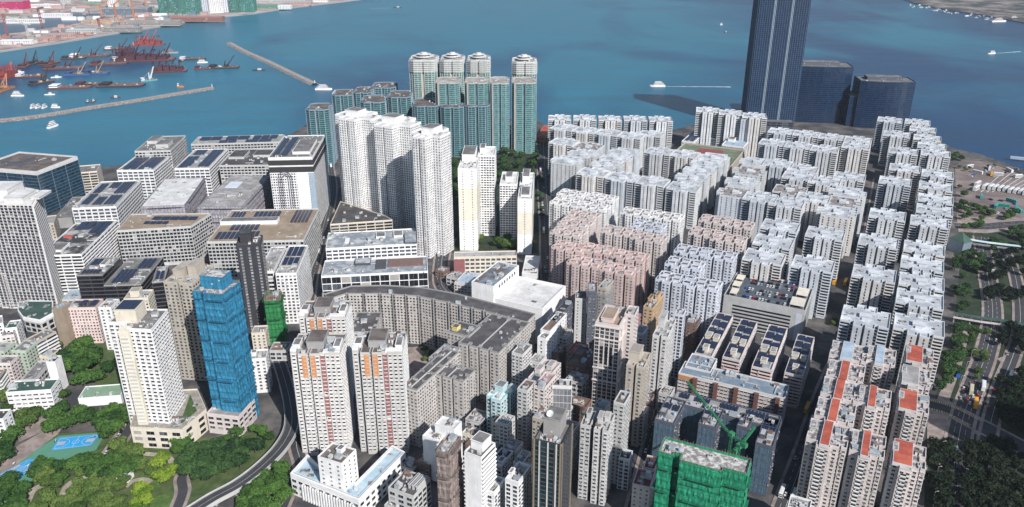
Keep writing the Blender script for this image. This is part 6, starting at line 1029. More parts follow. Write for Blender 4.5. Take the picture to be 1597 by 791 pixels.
        if hh > 1.5:
            q = Q(); t = .35; q.boxes([(x0 - t, y0 - t, h + hh)], [(x1 + t, y1 + t, h + hh + .35)], 0); 
            q2 = q.build('roof', [trim(c) if 'net' not in st else mm], o)
            q = Q(); q.quads([[(x0 + .3, y0 + .3, h + hh + .4), (x1 - .3, y0 + .3, h + hh + .4), (x1 - .3, y1 - .3, h + hh + .4), (x0 + .3, y1 - .3, h + hh + .4)]], 0)
            q.build('roof_deck', [roof(e.get('rf', 'pale') if c not in ('white', 'teal') else 'grey')], o)
        if len(p) > 6:
            for t in range(4):
                xa = x0 + .6 + t * (x1 - x0 - 1.2) / 4; q = Q(); q.boxes([(xa, y0 + .6, h + hh + .5)], [(xa + (x1 - x0 - 1.2) / 4 - .25, y1 - .6, h + hh + .65)], 0); q.build('solar_panel', [SOLAR], o)
    for s in e.get('sol', []):
        x0, y0, x1, y1, nx_, ny_ = s; cw = (x1 - x0) * w / nx_; cd = (y1 - y0) * d / ny_
        key = Q(); g = .18 if cw > 3 else .1
        a, b = cw - g * 2 - (.5 if nx_ > 1 else 0), cd - g * 2 - .4
        key.quads([[(0, 0, .5), (a, 0, .5), (a, b, 1.05), (0, b, 1.05)], [(0, 0, .42), (0, 0, .5), (0, b, 1.05), (0, b, .97)], [(a, 0, .5), (a, 0, .42), (a, b, .97), (a, b, 1.05)], [(0, 0, .42), (a, 0, .42), (a, 0, .5), (0, 0, .5)]], 0)
        key.boxes([(.3, .3, 0), (a - .5, .3, 0), (.3, b - .6, 0), (a - .5, b - .6, 0)], [(.5, .5, .5), (a - .3, .5, .5), (.5, b - .4, .95), (a - .3, b - .4, .95)], 1)
        me = key.mesh('solar_panel', [SOLAR, trim('grey')])
        for i in range(nx_):
            for j in range(ny_): place('solar_panel', me, root, ox + x0 * w + i * cw + g, oy + y0 * d + j * cd + g, h + (.4 if e['s'] != 'solslab' else 3.0 if False else .4))
    for s in e.get('solp', []):
        pass
    rs = random.Random(e['l'])
    nv = e.get('vents', 2 if w * d > 150 else 1)
    if e['s'] in ('landmark',): nv = 0
    nv = int(nv * 1.6) + (2 if dist < 800 else 0) + (8 if w * d > 900 and dist < 1100 and e['s'] not in ('twin', 'blankwhite', 'lvt', 'estate') else 0)
    taken = [(ox + s[0] * w, oy + s[1] * d, ox + s[2] * w, oy + s[3] * d) for s in e.get('sol', [])] + [(ox + p[0] * w, oy + p[1] * d, ox + (p[0] + p[2]) * w, oy + (p[1] + p[3]) * d) for p in e.get('ph', [])]
    if e['s'] == 'redblock': taken.append((w * e['fw'][0] - .5, 0, w * e['fw'][1] + .5, d))
    def inside(x, y, P_):
        c = False
        for i in range(len(P_)):
            a, b = P_[i], P_[i - 1]
            if (a[1] > y) != (b[1] > y) and x < (b[0] - a[0]) * (y - a[1]) / (b[1] - a[1]) + a[0]: c = not c
        return c
    got = 0; tr = 0; inn2 = inset(poly, 2.2)
    while got < nv and tr < nv * 20 and not e.get('cars'):
        tr += 1; x = rs.uniform(ox, ox + w); y = rs.uniform(oy, oy + d)
        if inside(x, y, inn2) and not any(a - 2 < x < c + 2 and b - 1.5 < y < dd + 1.5 for a, b, c, dd in taken):
            nm = rs.choice(['water_tank', 'roof_vent', 'roof_vent', 'round_tank', 'roof_hut', 'cooling_unit', 'cooling_unit', 'antenna', 'roof_shed', 'roof_patch'] + (['roof_duct', 'roof_patch', 'roof_shed', 'roof_duct'] if w * d > 900 else []))
            place(nm, FURN[nm], root, x, y, h, rs.choice([0, math.pi / 2]), rs.uniform(.7, 1.1)); taken.append((x, y, x, y)); got += 1
    # scaffold poles above netted tops
    if e.get('poles'):
        for i in range(n):
            p0, p1 = poly[i], poly[(i + 1) % n]; L = math.hypot(p1[0] - p0[0], p1[1] - p0[1]); m = int(L / 1.5)
            q = Q()
            for j in range(m):
                t = (j + .5) / m; x, y = p0[0] + (p1[0] - p0[0]) * t, p0[1] + (p1[1] - p0[1]) * t
                q.beam((x, y, h), (x + rs.uniform(-.3, .3), y + rs.uniform(-.3, .3), h + rs.uniform(1.8, 3.4)), .07, 0)
            if m > 1:
                q.beam((*p0, h + 1.5), (*p1, h + 1.5), .06, 0)
                o = q.build('scaffold_poles', [trim('tan')], root); o['kind'] = 'stuff'
    special(e, root, poly, w, d, h, ox, oy)
    return root
def special(e, root, poly, w, d, h, ox, oy):
    s = e['s']
    if s == 'redstrip':
        q = Q(); f = lambda t: w * t
        for a, b, y in ((.24, .34, -.06), (.42, .51, -.06)):
            zz = h - 3 - np.arange(5) * 2.85
            q.boxes([(f(a), y - .3, h - 17)], [(f(b), y + .02, h - .5)], 0)
        q.build('orange_panel', [trim('orangey')], root)
        q = Q(); rs = random.Random(3)
        z = h - 1
        while z > 2:
            if rs.random() < .86: q.boxes([(f(.605), 1.2, z - 2.5)], [(f(.695), 1.62, z - .3)], 0)
            z -= 2.85
        o = q.build('maroon_window_strip', [trim('maroon')], root)
        for a_, b_ in (((f(.0), 3.2, h), (f(.12), 8, h + 2.5)), ((f(.66), 1.4, h), (w, 5, h + 1.8))): q = Q(); q.boxes([a_], [b_], 0); q.build('roof_frame', [trim('white')], root)
    if s == 'redblock':
        a, b = e['fw']; q = Q(); c = {'red': 'red', 'blue': 'sky', 'pale': 'pale'}[e['strip']]
        q.boxes([(w * a, -.3 if a > .1 else 2.0, h)], [(w * b, d + .1, h + 2.2)], 1)
        q.quads([[(w * a + .35, .2 if a > .1 else 2.4, h + 2.24), (w * b - .35, .2 if a > .1 else 2.4, h + 2.24), (w * b - .35, d - .3, h + 2.24), (w * a + .35, d - .3, h + 2.24)]], 0)
        q.build('roof_strip', [roof({'red': 'red', 'blue': 'blue', 'pale': 'pale'}[e['strip']]), trim('offwhite')], root)
        q = Q(); nf = int((h - 5) / 2.85); z = h - 4 - np.arange(nf) * 2.85
        o = np.ones(nf); q.boxes(np.stack([w * .33 * o, -.45 * o, z - .9], 1), np.stack([w * .5 * o, .05 * o, z - .1], 1), 0)
        q.quads(np.stack([np.stack([w * .33 * o, -.08 * o, z - .1], 1), np.stack([w * .5 * o, -.08 * o, z - .1], 1), np.stack([w * .5 * o, -.08 * o, z + 1.2], 1), np.stack([w * .33 * o, -.08 * o, z + 1.2], 1)], 1), 1)
        o_ = q.build('balconies', [trim('white'), G_DARK], root); o_['kind'] = 'stuff'
    if s.startswith('h') and e.get('wells'):
        # square wells and small rooms in rows over the roof
        rs = random.Random(e['l']); c = 'rose' if s in ('hpink',) else 'grey'
        cells = [(.08, .12), (.42, .2), (.72, .12), (.1, .62), (.4, .6), (.7, .62)]
        for i, (fx, fy) in enumerate(cells):
            x0, y0 = w * fx, d * fy; x1, y1 = x0 + w * .2, y0 + d * .26; t = .35; hh = 2.6
            q = Q(); q.boxes([(x0, y0, h), (x0, y1 - t, h), (x0, y0, h), (x1 - t, y0, h)], [(x1, y0 + t, h + hh), (x1, y1, h + hh), (x0 + t, y1, h + hh), (x1, y1, h + hh)], 0)
            q.quads([[(x0 + t, y0 + t, h + 1.7), (x1 - t, y0 + t, h + 1.7), (x1 - t, y1 - t, h + 1.7), (x0 + t, y1 - t, h + 1.7)]], 1)
            q.build('roof_room', [trim(ST[s].get('wf', ST[s]['w'])), roof('rose' if s in ('hpink', 'hrose') else 'brown')], root)
        if s == 'hrose':
            # maroon recess panels in the front slots
            q = Q(); q.boxes([(w * .42 + .05, 4.7, 0), (w * .72 + .05, 3.7, 0), (0, 2.45, 0)], [(w * .42 + 1.95, 4.98, h), (w * .78 - .05, 3.98, h), (.4, 2.52, h)], 0)
            q.boxes([(w + .02, d * .42, 0)], [(w + .1, d * .53, h)], 0)
            q.build('maroon_recess', [trim('maroon')], root)
    if s == 'hotel':
        q = Q(); cx = w * .33
        for r in (3.4, 5.6, 7.8):
            for k in range(12):
                a0, a1 = math.pi * k / 12, math.pi * (k + 1) / 12; z = h - 24
                q.beam((cx + r * math.cos(a0), -.6, z + r * math.sin(a0)), (cx + r * math.cos(a1), -.6, z + r * math.sin(a1)), .35, 0)
            for sg in (-1, 1): q.beam((cx + sg * r, -.6, h - 60), (cx + sg * r, -.6, h - 24), .35, 0)
        q.build('arch_ribs', [trim('slate')], root)
        q = Q(); q.boxes([(w * .6, -.45, 2)], [(w * .87, .05, h - 18)], 0); q.build('blank_panel', [wall('white')], root)
        q = Q(); q.boxes([(w * .88, -.5, 2)], [(w + .3, .3, h - 18)], 0); q.build('glass_corner', [trim('sky')], root)
    if s == 'landmark':
        for k in (1, 2):
            q = Q(); x = w * k / 3; q.boxes([(x - 1.6, 1.2, 0), (x + .6, 1.2, 0)], [(x - .6, 6.2, h), (x + 1.6, 6.2, h)], 0); q.build('pale_fin', [trim('sky')], root)
    if s == 'lvt':
        q = Q(); cx, cy = w / 2, d / 2
        for r, a, b in ((w * .30, 0, 2.5), (w * .36, 2.5, 3.2), (w * .22, 3.2, 6), (w * .27, 6, 6.7), (w * .12, 6.7, 9)): q.cyl(cx, cy, h + a, h + b, r, r, 16, 0)
        q.build('round_crown', [trim('offwhite')], root)
        q = Q(); q.cyl(cx, cy, h + .6, h + 2, w * .305, w * .305, 16, 0); q.cyl(cx, cy, h + 4, h + 5.4, w * .225, w * .225, 16, 0); q.build('crown_glass', [G_DARK], root)
        q = Q(); q.boxes([(w * .5 - 2.3, 2.6, 0)], [(w * .5 + 2.3, 3.1, h - 22)], 0); q.build('core_wall', [wall('beige')], root)
    if s == 'lvm':
        q = Q(); q.boxes([(-.3, d * .15, 0), (w * .1, .4, 0)], [(.5, d * .3, h + 1), (w * .24, 5, h + 1)], 0); q.build('side_pillar', [wall('beige')], root)
    if s == 'hallbox':
        q = Q(); zz = h - 8
        for i in range(7): q.boxes([(w - .02, d * .2 + i * d * .1, zz + 3)], [(w + .06, d * .2 + i * d * .1 + d * .05, zz + 6)], 0)
        q.boxes([(w * .28, -.06, 18), (w * .28, -.06, 10)], [(w * .45, .02, 24), (w * .45, .02, 14)], 0)
        o = q.build('windows', [G_DARK], root); o['kind'] = 'stuff'
    if s == 'schoolcream':
        q = Q(); q.boxes([(-.3, -.4, 0)], [(w * .17, .1, h - 2)], 0); q.build('maroon_end_wall', [trim('maroon')], root)
    if s == 'estate' and 'p' in e:
        P = poly
        k = 0
        for i in range(len(P)):
            p0, p1 = P[i], P[(i + 1) % len(P)]; L = math.hypot(p1[0] - p0[0], p1[1] - p0[1]); ny = -(p1[0] - p0[0]) / max(L, .01)
            if ny > -.5 or L < 8: continue
            n = max(1, round(L / 13)); u = ((p1[0] - p0[0]) / L, (p1[1] - p0[1]) / L); nn = (u[1], -u[0])
            for j in range(n):
                t = (j + .0) * L / n; q = Q(); hh = h + 1.6
                a = Vector((p0[0] + u[0] * t, p0[1] + u[1] * t)); 
                def c(du, dn): return (a.x + u[0] * du + nn[0] * dn, a.y + u[1] * du + nn[1] * dn)
                q.prism([c(-.2, -1), c(-.2, 1.6), c(.35, 1.6), c(.35, -1)], 0, hh, 0, 0); q.build('rib_wall', [trim('grey')], root)
                q = Q(); q.prism([c(.35, -.5), c(.35, .12), c(1.7, .12), c(1.7, -.5)], 0, h, 0); q.build('recess_shade_strip', [trim('black')], root)  # black strip on the flat wall paints the shade of a slot
    if s == 'estate' and e.get('rib'):
        for j in range(1, int(d / 12) + 1):
            q = Q(); y = j * d / (int(d / 12) + 1); q.boxes([(w - 3.2, y - .25, h), (0, y - .25, h)], [(w + .3, y + .25, h + 1.9), (3.2, y + .25, h + 1.9)], 0); q.build('roof_rib', [trim('grey')], root)
        q = Q(); q.boxes([(w * .5 - .3, 1, h)], [(w * .5 + .3, d - 1, h + .8)], 0); q.build('roof_rail', [trim('pale')], root)
    if s == 'darkglass':
        q = Q(); 
        for i in range(3): q.boxes([(w * (.2 + .3 * i), -.7, 0)], [(w * (.2 + .3 * i) + .7, .1, h + .6)], 0)
        q.build('white_fin', [trim('pale')], root)
        if e.get('dish'):
            q = Q(); q.cyl(0, 0, 0, 1.2, .15, .15, 6, 0); n = 12
            for i in range(n):
                a0, a1 = 2 * math.pi * i / n, 2 * math.pi * (i + 1) / n
                q.quads([[(0, 0, 1.2), (2 * math.cos(a0), 2 * math.sin(a0) - .6, 2.2 + math.sin(a0)), (2 * math.cos(a1), 2 * math.sin(a1) - .6, 2.2 + math.sin(a1)), (0, 0, 1.2)]], 0)
            o = q.build('satellite_dish', [trim('white')], root, (w * .4, d * .45, h + 11.5))
    if s == 'creamslab':
        q = Q(); zs = np.arange(3, h - 3, 2.9)
        x0 = ox + w * .36; x1 = ox + w * .56
        ym = min(p[1] for p in poly)
        q.boxes([(x0, ym - 1.2, 0)], [(x1, ym + 6, h + .5)], 0)
        q.build('cream_strip', [wall('creamlt')], root)
        q = Q(); o = np.ones(len(zs)); q.boxes(np.stack([(x0 + 1) * o, (ym - 1.7) * o, zs], 1), np.stack([(x1 - 1) * o, (ym - 1.18) * o, zs + .9], 1), 0)
        o_ = q.build('balconies', [trim('pale')], root); o_['kind'] = 'stuff'
    if s == 'carpark':
        rs = random.Random(2)
        q = Q()
        for fx, fy, fw, fd in ((.06, .04, .09, .22), (.04, .34, .1, .2), (.04, .62, .1, .2), (.8, .05, .17, .3), (.83, .45, .14, .3)):
            x0, y0, x1, y1 = w * fx, d * fy, w * (fx + fw), d * (fy + fd)
            q = Q(); q.boxes([(x0, y0, h + 2.6)], [(x1, y1, h + 2.9)], 0, True)
            q.boxes([(x0 + .2, y0 + .2, h), (x1 - .5, y0 + .2, h), (x0 + .2, y1 - .5, h), (x1 - .5, y1 - .5, h)], [(x0 + .5, y0 + .5, h + 2.6), (x1 - .2, y0 + .5, h + 2.6), (x0 + .5, y1 - .2, h + 2.6), (x1 - .2, y1 - .2, h + 2.6)], 0)
            q.build('canopy', [trim('cream')], root)
    if s == 'sport' or e.get('rf') == 'sport':
        q = Q(); q.quads([[(w * .3, d * .55, h + .05), (w * .75, d * .55, h + .05), (w * .7, d * .85, h + .05), (w * .3, d * .85, h + .05)]], 0); q.build('running_court', [paint('court_red', (.26, .07, .07), .85, .2)], root)
        q = Q(); q.quads([[(w * .72, d * .1, h + .07), (w * .93, d * .1, h + .07), (w * .93, d * .5, h + .07), (w * .72, d * .5, h + .07)]], 0); q.build('grass_court', [paint('court_green', (.10, .16, .05), .9, .3)], root)
    if s == 'civic':
        # railing round the terrace
        q = Q(); inn = inset(poly, 1.6)
        for i in range(len(inn)):
            a, b = inn[i], inn[(i + 1) % len(inn)]; L = math.hypot(b[0] - a[0], b[1] - a[1]); n = max(1, int(L / 1.2))
            for j in range(n): t = j / n; x, y = a[0] + (b[0] - a[0]) * t, a[1] + (b[1] - a[1]) * t; q.boxes([(x - .08, y - .08, h)], [(x + .08, y + .08, h + 2.4)], 0)
            q.beam((*a, h + 2.4), (*b, h + 2.4), .1, 0)
        q.build('railing', [trim('white')], root)
    if s == 'longslab':
        pass
    if s == 'podium':
        q = Q(); rs = random.Random(1); cx = sum(p[0] for p in poly) / len(poly); cy = sum(p[1] for p in poly) / len(poly)
    if s == 'creampod':
        q = Q(); inn = inset(poly, 6.0); q.ngon([(x, y, h + .06) for x, y in inn if x > 2], 0); q.build('roof_garden', [paint('garden_grass', (.06, .11, .03), .9, .35, .3)], root)
# ------------------------------------------------------------------ cross blocks (shared meshes)
def cross_proto(brown, h, tint):
    w = 36.0; W = w / 2 - .05
    b = 14.5; Y = 20.2; s = .9; x1 = 7.8; gi = 12.0; si = 14.5
    front = [(-W, -b), (-x1 - 2.6, -b), (-x1 - 2.6, -gi), (-x1, -gi), (-x1, -Y), (-s, -Y), (-s, -si), (s, -si), (s, -Y), (x1, -Y), (x1, -gi), (x1 + 2.6, -gi), (x1 + 2.6, -b), (W, -b)]
    poly = front + [(-x, -y) for x, y in front]
    st = ST['crossw']; qw, qn, qa = Q(), Q(), Q(); qw.prism(poly, 0, h, 0)
    n = len(poly)
    for i in range(n):
        p0, p1 = poly[i], poly[(i + 1) % n]; L = math.hypot(p1[0] - p0[0], p1[1] - p0[1])
        if L < 1.9: continue
        ny = -(p1[0] - p0[0]) / L
        cx = (p0[0] + p1[0]) / 2; cy = (p0[1] + p1[1]) / 2
        if abs(cx) > W - .5: 
            facade(qw, qn, qa, p0, p1, 0, h, dict(st, bay=5, ww=1.2, hood=.3, ac=.2), 'r', {}); continue
        if abs(cy) > Y - .5:
            facade(qw, qn, qa, p0, p1, 0, h, dict(st, bay=3.4, ww=.9, wh=1.7, hood=.0, ac=.15, glass=G_DARK), 'f', {}); continue
        if abs(ny) > .5: facade(qw, qn, qa, p0, p1, 0, h, dict(st, mode='ribbon', glass=G_DARK, ledge=.55, ledh=.75, ac=.3), 'f', {})
        else: facade(qw, qn, qa, p0, p1, 0, h, dict(st, bay=4.2, ww=1.3, hood=.3, ac=.3), 'r', {})
    root = thing('apartment_block', 'x', 'apartment block')
    qw.build('wall', [wall('cross%d' % tint), trim('cross%d' % tint), trim('offwhite'), trim('offwhite'), trim('white')], root)
    o = qn.build('windows', [G_DARK, G_MID, G_CURT], root); o['kind'] = 'stuff'
    o = qa.build('air_conditioners', [AC], root); o['kind'] = 'stuff'
    inn = inset(poly, .4)
    q = Q(); q.ngon([(x, y, h) for x, y in inn], 0); q.build('roof', [roof('crossb' if brown else 'cross')], root)
    q = Q(); P = np.array(poly); I = np.array(inn); R_ = np.roll(P, -1, 0); RI = np.roll(I, -1, 0); ph = 1.0
    def z(a, zz): return np.hstack([a, np.full((len(a), 1), zz)])
    q.quads(np.stack([z(P, h), z(R_, h), z(R_, h + ph), z(P, h + ph)], 1), 0); q.quads(np.stack([z(P, h + ph), z(R_, h + ph), z(RI, h + ph), z(I, h + ph)], 1), 0)
    q.quads(np.stack([z(RI, h), z(I, h), z(I, h + ph), z(RI, h + ph)], 1), 0)
    q.build('parapet', [trim('cross')], root)
    q = Q(); q.boxes([(-4.5, -3.2, h)], [(4.5, 3.2, h + 1.8)], 0); q.boxes([(-4.8, -3.5, h + 1.8)], [(4.8, 3.5, h + 2.1)], 0); q.build('lift_house', [trim('cross')], root)
    q = Q(); q.boxes([(-2.6, -6.9, h)], [(2.6, -3.6, h + 1.2)], 0); q.build('stair_house', [trim('cross')], root)
    for x, y, nm in ((-12, 2, 'roof_patch'), (12.5, -2, 'water_tank'), (5, 13, 'roof_vent'), (-14, -3, 'roof_vent'), (15, 6, 'roof_vent')):
        place(nm, FURN[nm], root, x, y, h)
    return root
# ------------------------------------------------------------------ setting: water, land, roads
def sheet(name, pts, zz, mat, kind='structure', skirt=None):
    q = Q(); P = [(x, y) for x, y in pts]
    ar = sum(P[i][0] * P[(i + 1) % len(P)][1] - P[(i + 1) % len(P)][0] * P[i][1] for i in range(len(P)))
    if ar < 0: P = P[::-1]
    q.ngon([(x, y, zz) for x, y in P], 0)
    if skirt is not None:
        n = len(P)
        for i in range(n):
            a, b = P[i], P[(i + 1) % n]; q.quads([[(*a, skirt), (*b, skirt), (*b, zz), (*a, zz)]], 1)
    o = q.build(name, [mat, trim('grey')])
    if kind: o['kind'] = kind
    return o
# water: teal plumes against deeper blue, cloud shade painted into the dark patches, wind ripples
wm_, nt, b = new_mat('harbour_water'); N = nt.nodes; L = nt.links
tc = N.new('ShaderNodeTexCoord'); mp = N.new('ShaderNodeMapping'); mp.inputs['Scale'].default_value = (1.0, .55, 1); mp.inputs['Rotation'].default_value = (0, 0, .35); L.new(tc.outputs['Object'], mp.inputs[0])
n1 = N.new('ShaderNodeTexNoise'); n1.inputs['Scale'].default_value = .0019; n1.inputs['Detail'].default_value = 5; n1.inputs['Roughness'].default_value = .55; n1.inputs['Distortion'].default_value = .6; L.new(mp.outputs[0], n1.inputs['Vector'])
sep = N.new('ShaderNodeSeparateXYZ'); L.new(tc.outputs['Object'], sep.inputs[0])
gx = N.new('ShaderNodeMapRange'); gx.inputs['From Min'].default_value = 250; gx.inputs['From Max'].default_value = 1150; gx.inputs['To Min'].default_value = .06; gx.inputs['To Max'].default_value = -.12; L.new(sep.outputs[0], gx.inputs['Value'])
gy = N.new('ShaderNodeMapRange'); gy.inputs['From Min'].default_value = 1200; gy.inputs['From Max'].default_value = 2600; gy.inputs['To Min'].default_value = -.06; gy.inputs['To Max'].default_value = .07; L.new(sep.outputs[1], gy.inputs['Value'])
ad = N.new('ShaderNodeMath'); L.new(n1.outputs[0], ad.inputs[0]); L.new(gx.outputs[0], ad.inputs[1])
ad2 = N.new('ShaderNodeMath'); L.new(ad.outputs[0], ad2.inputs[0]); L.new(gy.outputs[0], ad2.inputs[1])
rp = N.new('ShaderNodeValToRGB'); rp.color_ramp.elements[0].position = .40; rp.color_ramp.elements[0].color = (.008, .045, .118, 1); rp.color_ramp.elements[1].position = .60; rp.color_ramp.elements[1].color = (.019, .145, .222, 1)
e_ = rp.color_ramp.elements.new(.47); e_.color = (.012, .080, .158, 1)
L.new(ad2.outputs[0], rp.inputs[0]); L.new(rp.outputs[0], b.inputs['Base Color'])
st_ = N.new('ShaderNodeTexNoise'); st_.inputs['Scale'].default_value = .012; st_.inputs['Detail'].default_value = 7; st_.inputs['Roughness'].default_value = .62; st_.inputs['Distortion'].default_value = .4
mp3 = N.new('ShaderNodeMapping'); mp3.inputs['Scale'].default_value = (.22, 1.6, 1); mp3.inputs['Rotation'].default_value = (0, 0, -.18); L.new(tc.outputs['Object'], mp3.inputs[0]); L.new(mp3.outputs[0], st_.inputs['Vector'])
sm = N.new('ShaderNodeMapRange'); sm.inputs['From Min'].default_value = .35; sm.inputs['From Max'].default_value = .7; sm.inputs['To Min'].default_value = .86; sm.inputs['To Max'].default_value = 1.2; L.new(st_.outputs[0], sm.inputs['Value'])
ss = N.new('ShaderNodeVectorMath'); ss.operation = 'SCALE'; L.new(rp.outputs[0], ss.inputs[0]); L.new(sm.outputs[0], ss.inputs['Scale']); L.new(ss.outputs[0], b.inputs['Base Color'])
sr = N.new('ShaderNodeMapRange'); sr.inputs['To Min'].default_value = .22; sr.inputs['To Max'].default_value = .42; L.new(st_.outputs[0], sr.inputs['Value']); L.new(sr.outputs[0], b.inputs['Roughness'])
b.inputs['Specular IOR Level'].default_value = .24
wv = N.new('ShaderNodeTexNoise'); wv.inputs['Scale'].default_value = .09; wv.inputs['Detail'].default_value = 6; wv.inputs['Roughness'].default_value = .7
mp2 = N.new('ShaderNodeMapping'); mp2.inputs['Scale'].default_value = (.45, 1.3, 1); L.new(tc.outputs['Object'], mp2.inputs[0]); L.new(mp2.outputs[0], wv.inputs['Vector'])
bp = N.new('ShaderNodeBump'); bp.inputs['Strength'].default_value = .55; bp.inputs['Distance'].default_value = 1.6; L.new(wv.outputs[0], bp.inputs['Height']); L.new(bp.outputs[0], b.inputs['Normal'])
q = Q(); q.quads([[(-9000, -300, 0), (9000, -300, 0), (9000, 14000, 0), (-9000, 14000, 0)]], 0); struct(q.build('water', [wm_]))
M_LAND = patchy('city_ground', (.045, .045, .05), (.16, .145, .13), .035, .42, .66, .9)
M_ROAD = paint('asphalt', (.052, .053, .058), .85, .25, .15, streak=False)
M_LINE = paint('road_paint', (.62, .60, .55), .7, .2)
M_PAVE = patchy('pavement_stone', (.22, .18, .16), (.34, .28, .25), .15, .4, .6)
M_GRASS = patchy('park_grass', (.035, .07, .018), (.10, .13, .045), .12, .35, .65, .95, (.24, .20, .15))
M_LAWN = patchy('lawn_grass', (.06, .12, .025), (.10, .17, .04), .3)
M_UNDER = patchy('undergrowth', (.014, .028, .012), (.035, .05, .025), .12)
M_SAND = patchy('site_soil', (.24, .17, .15), (.52, .42, .38), .02, .38, .62, .9)
shore = DATA['shore']
sheet('ground', shore + [(2600, -400), (-2600, -400), (-2600, shore[0][1])], 4.0, M_LAND, 'structure', -2)
sheet('far_shore_land', DATA['kt'], 4.0, M_SAND, 'structure', -2)
sheet('canal_water', DATA['ktwater'], 4.12, paint('canal_water', (.045, .07, .12), .3, .1, .02))
sheet('east_shore_land', DATA['ne'], 4.0, patchy('far_shore_ground', (.05, .055, .05), (.30, .25, .22), .012, .45, .6), 'structure', -2)
sheet('park_ground', DATA['park'], 4.10, M_GRASS)
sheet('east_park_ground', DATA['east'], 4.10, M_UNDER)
sheet('depot_pavement', DATA['depot'], 4.16, patchy('depot_ground', (.13, .10, .095), (.24, .19, .175), .02, .4, .6))
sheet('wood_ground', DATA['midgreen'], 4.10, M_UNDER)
for p in DATA['plaza']: sheet('pavement', p, 4.20, M_PAVE)
for p in DATA['lawn']: sheet('lawn', p, 4.14, M_LAWN)
def offs(pts, o):
    out = []
    for i, p in enumerate(pts):
        a = Vector(pts[max(0, i - 1)]); b_ = Vector(pts[min(len(pts) - 1, i + 1)]); t = (b_ - a).normalized(); out.append((p[0] - t.y * o, p[1] + t.x * o))
    return out
def smooth(pts, k=6):
    P = [Vector(p) for p in pts]; out = []
    for i in range(len(P) - 1):
        p0 = P[max(0, i - 1)]; p1 = P[i]; p2 = P[i + 1]; p3 = P[min(len(P) - 1, i + 2)]
        for j in range(k):
            t = j / k; out.append(tuple(.5 * ((2 * p1) + (-p0 + p2) * t + (2 * p0 - 5 * p1 + 4 * p2 - p3) * t * t + (-p0 + 3 * p1 - 3 * p2 + p3) * t ** 3)))
    out.append(tuple(P[-1])); return out
def ribbon(q, pts, a, b_, zz, mi):
    A = offs(pts, a); B = offs(pts, b_)
    for i in range(len(pts) - 1): q.quads([[(*B[i], zz), (*B[i + 1], zz), (*A[i + 1], zz), (*A[i], zz)]], mi)
def dashes(q, pts, o, wd, zz, mi, on=3, off=5):
    A = offs(pts, o); acc = 0
    for i in range(len(A) - 1):
        a, b_ = Vector(A[i]), Vector(A[i + 1]); Ls = (b_ - a).length; d = (b_ - a) / max(Ls, .01); t = 0
        while t < Ls:
            t1 = min(Ls, t + on); p, r = a + d * t, a + d * t1; n = Vector((-d.y, d.x)) * wd
            q.quads([[(*(p - n), zz), (*(r - n), zz), (*(r + n), zz), (*(p + n), zz)]], mi); t += on + off
for name, pts, wd, lines in DATA['roads']:
    P = smooth(pts); q = Q(); ribbon(q, P, wd / 2, -wd / 2, 4.24 + .004 * len(name), 0)
    for sgn in (1, -1):
        A = wd / 2 * sgn; q2 = sorted([A, A + 2.2 * sgn]); ribbon(q, P, q2[1], q2[0], 4.36 + .004 * len(name), 1)
        kq = offs(P, A)
        for i in range(len(P) - 1): q.quads([[(*kq[i], 4.2), (*kq[i + 1], 4.2), (*kq[i + 1], 4.36 + .004 * len(name)), (*kq[i], 4.36 + .004 * len(name))]], 1)
    if lines:
        zz = 4.25 + .004 * len(name)
        ribbon(q, P, .12, -.12, zz, 2)
        for o in ((-wd / 4, wd / 4) if wd > 10 else ()): dashes(q, P, o, .1, zz, 2)
    struct(q.build('road', [M_ROAD, M_PAVE, M_LINE]))
for pts, wd in DATA['paths']:
    P = smooth(pts); q = Q(); ribbon(q, P, wd / 2, -wd / 2, 4.19, 0); struct(q.build('path', [patchy('path_stone', (.30, .26, .21), (.42, .37, .31), .2)]))
# crossing stripes on the boulevard
bl = smooth([r for r in DATA['roads'] if r[0] == 'crossing boulevard'][0][1]); q = Q()
for o, i0 in ((6.5, 3), (-6.5, 3)): dashes(q, bl[:i0 * 4], o, 1.4, 4.50, 0, .6, .7)
struct(q.build('road_marking', [paint('crossing_yellow', (.55, .45, .25), .8, .2)]))
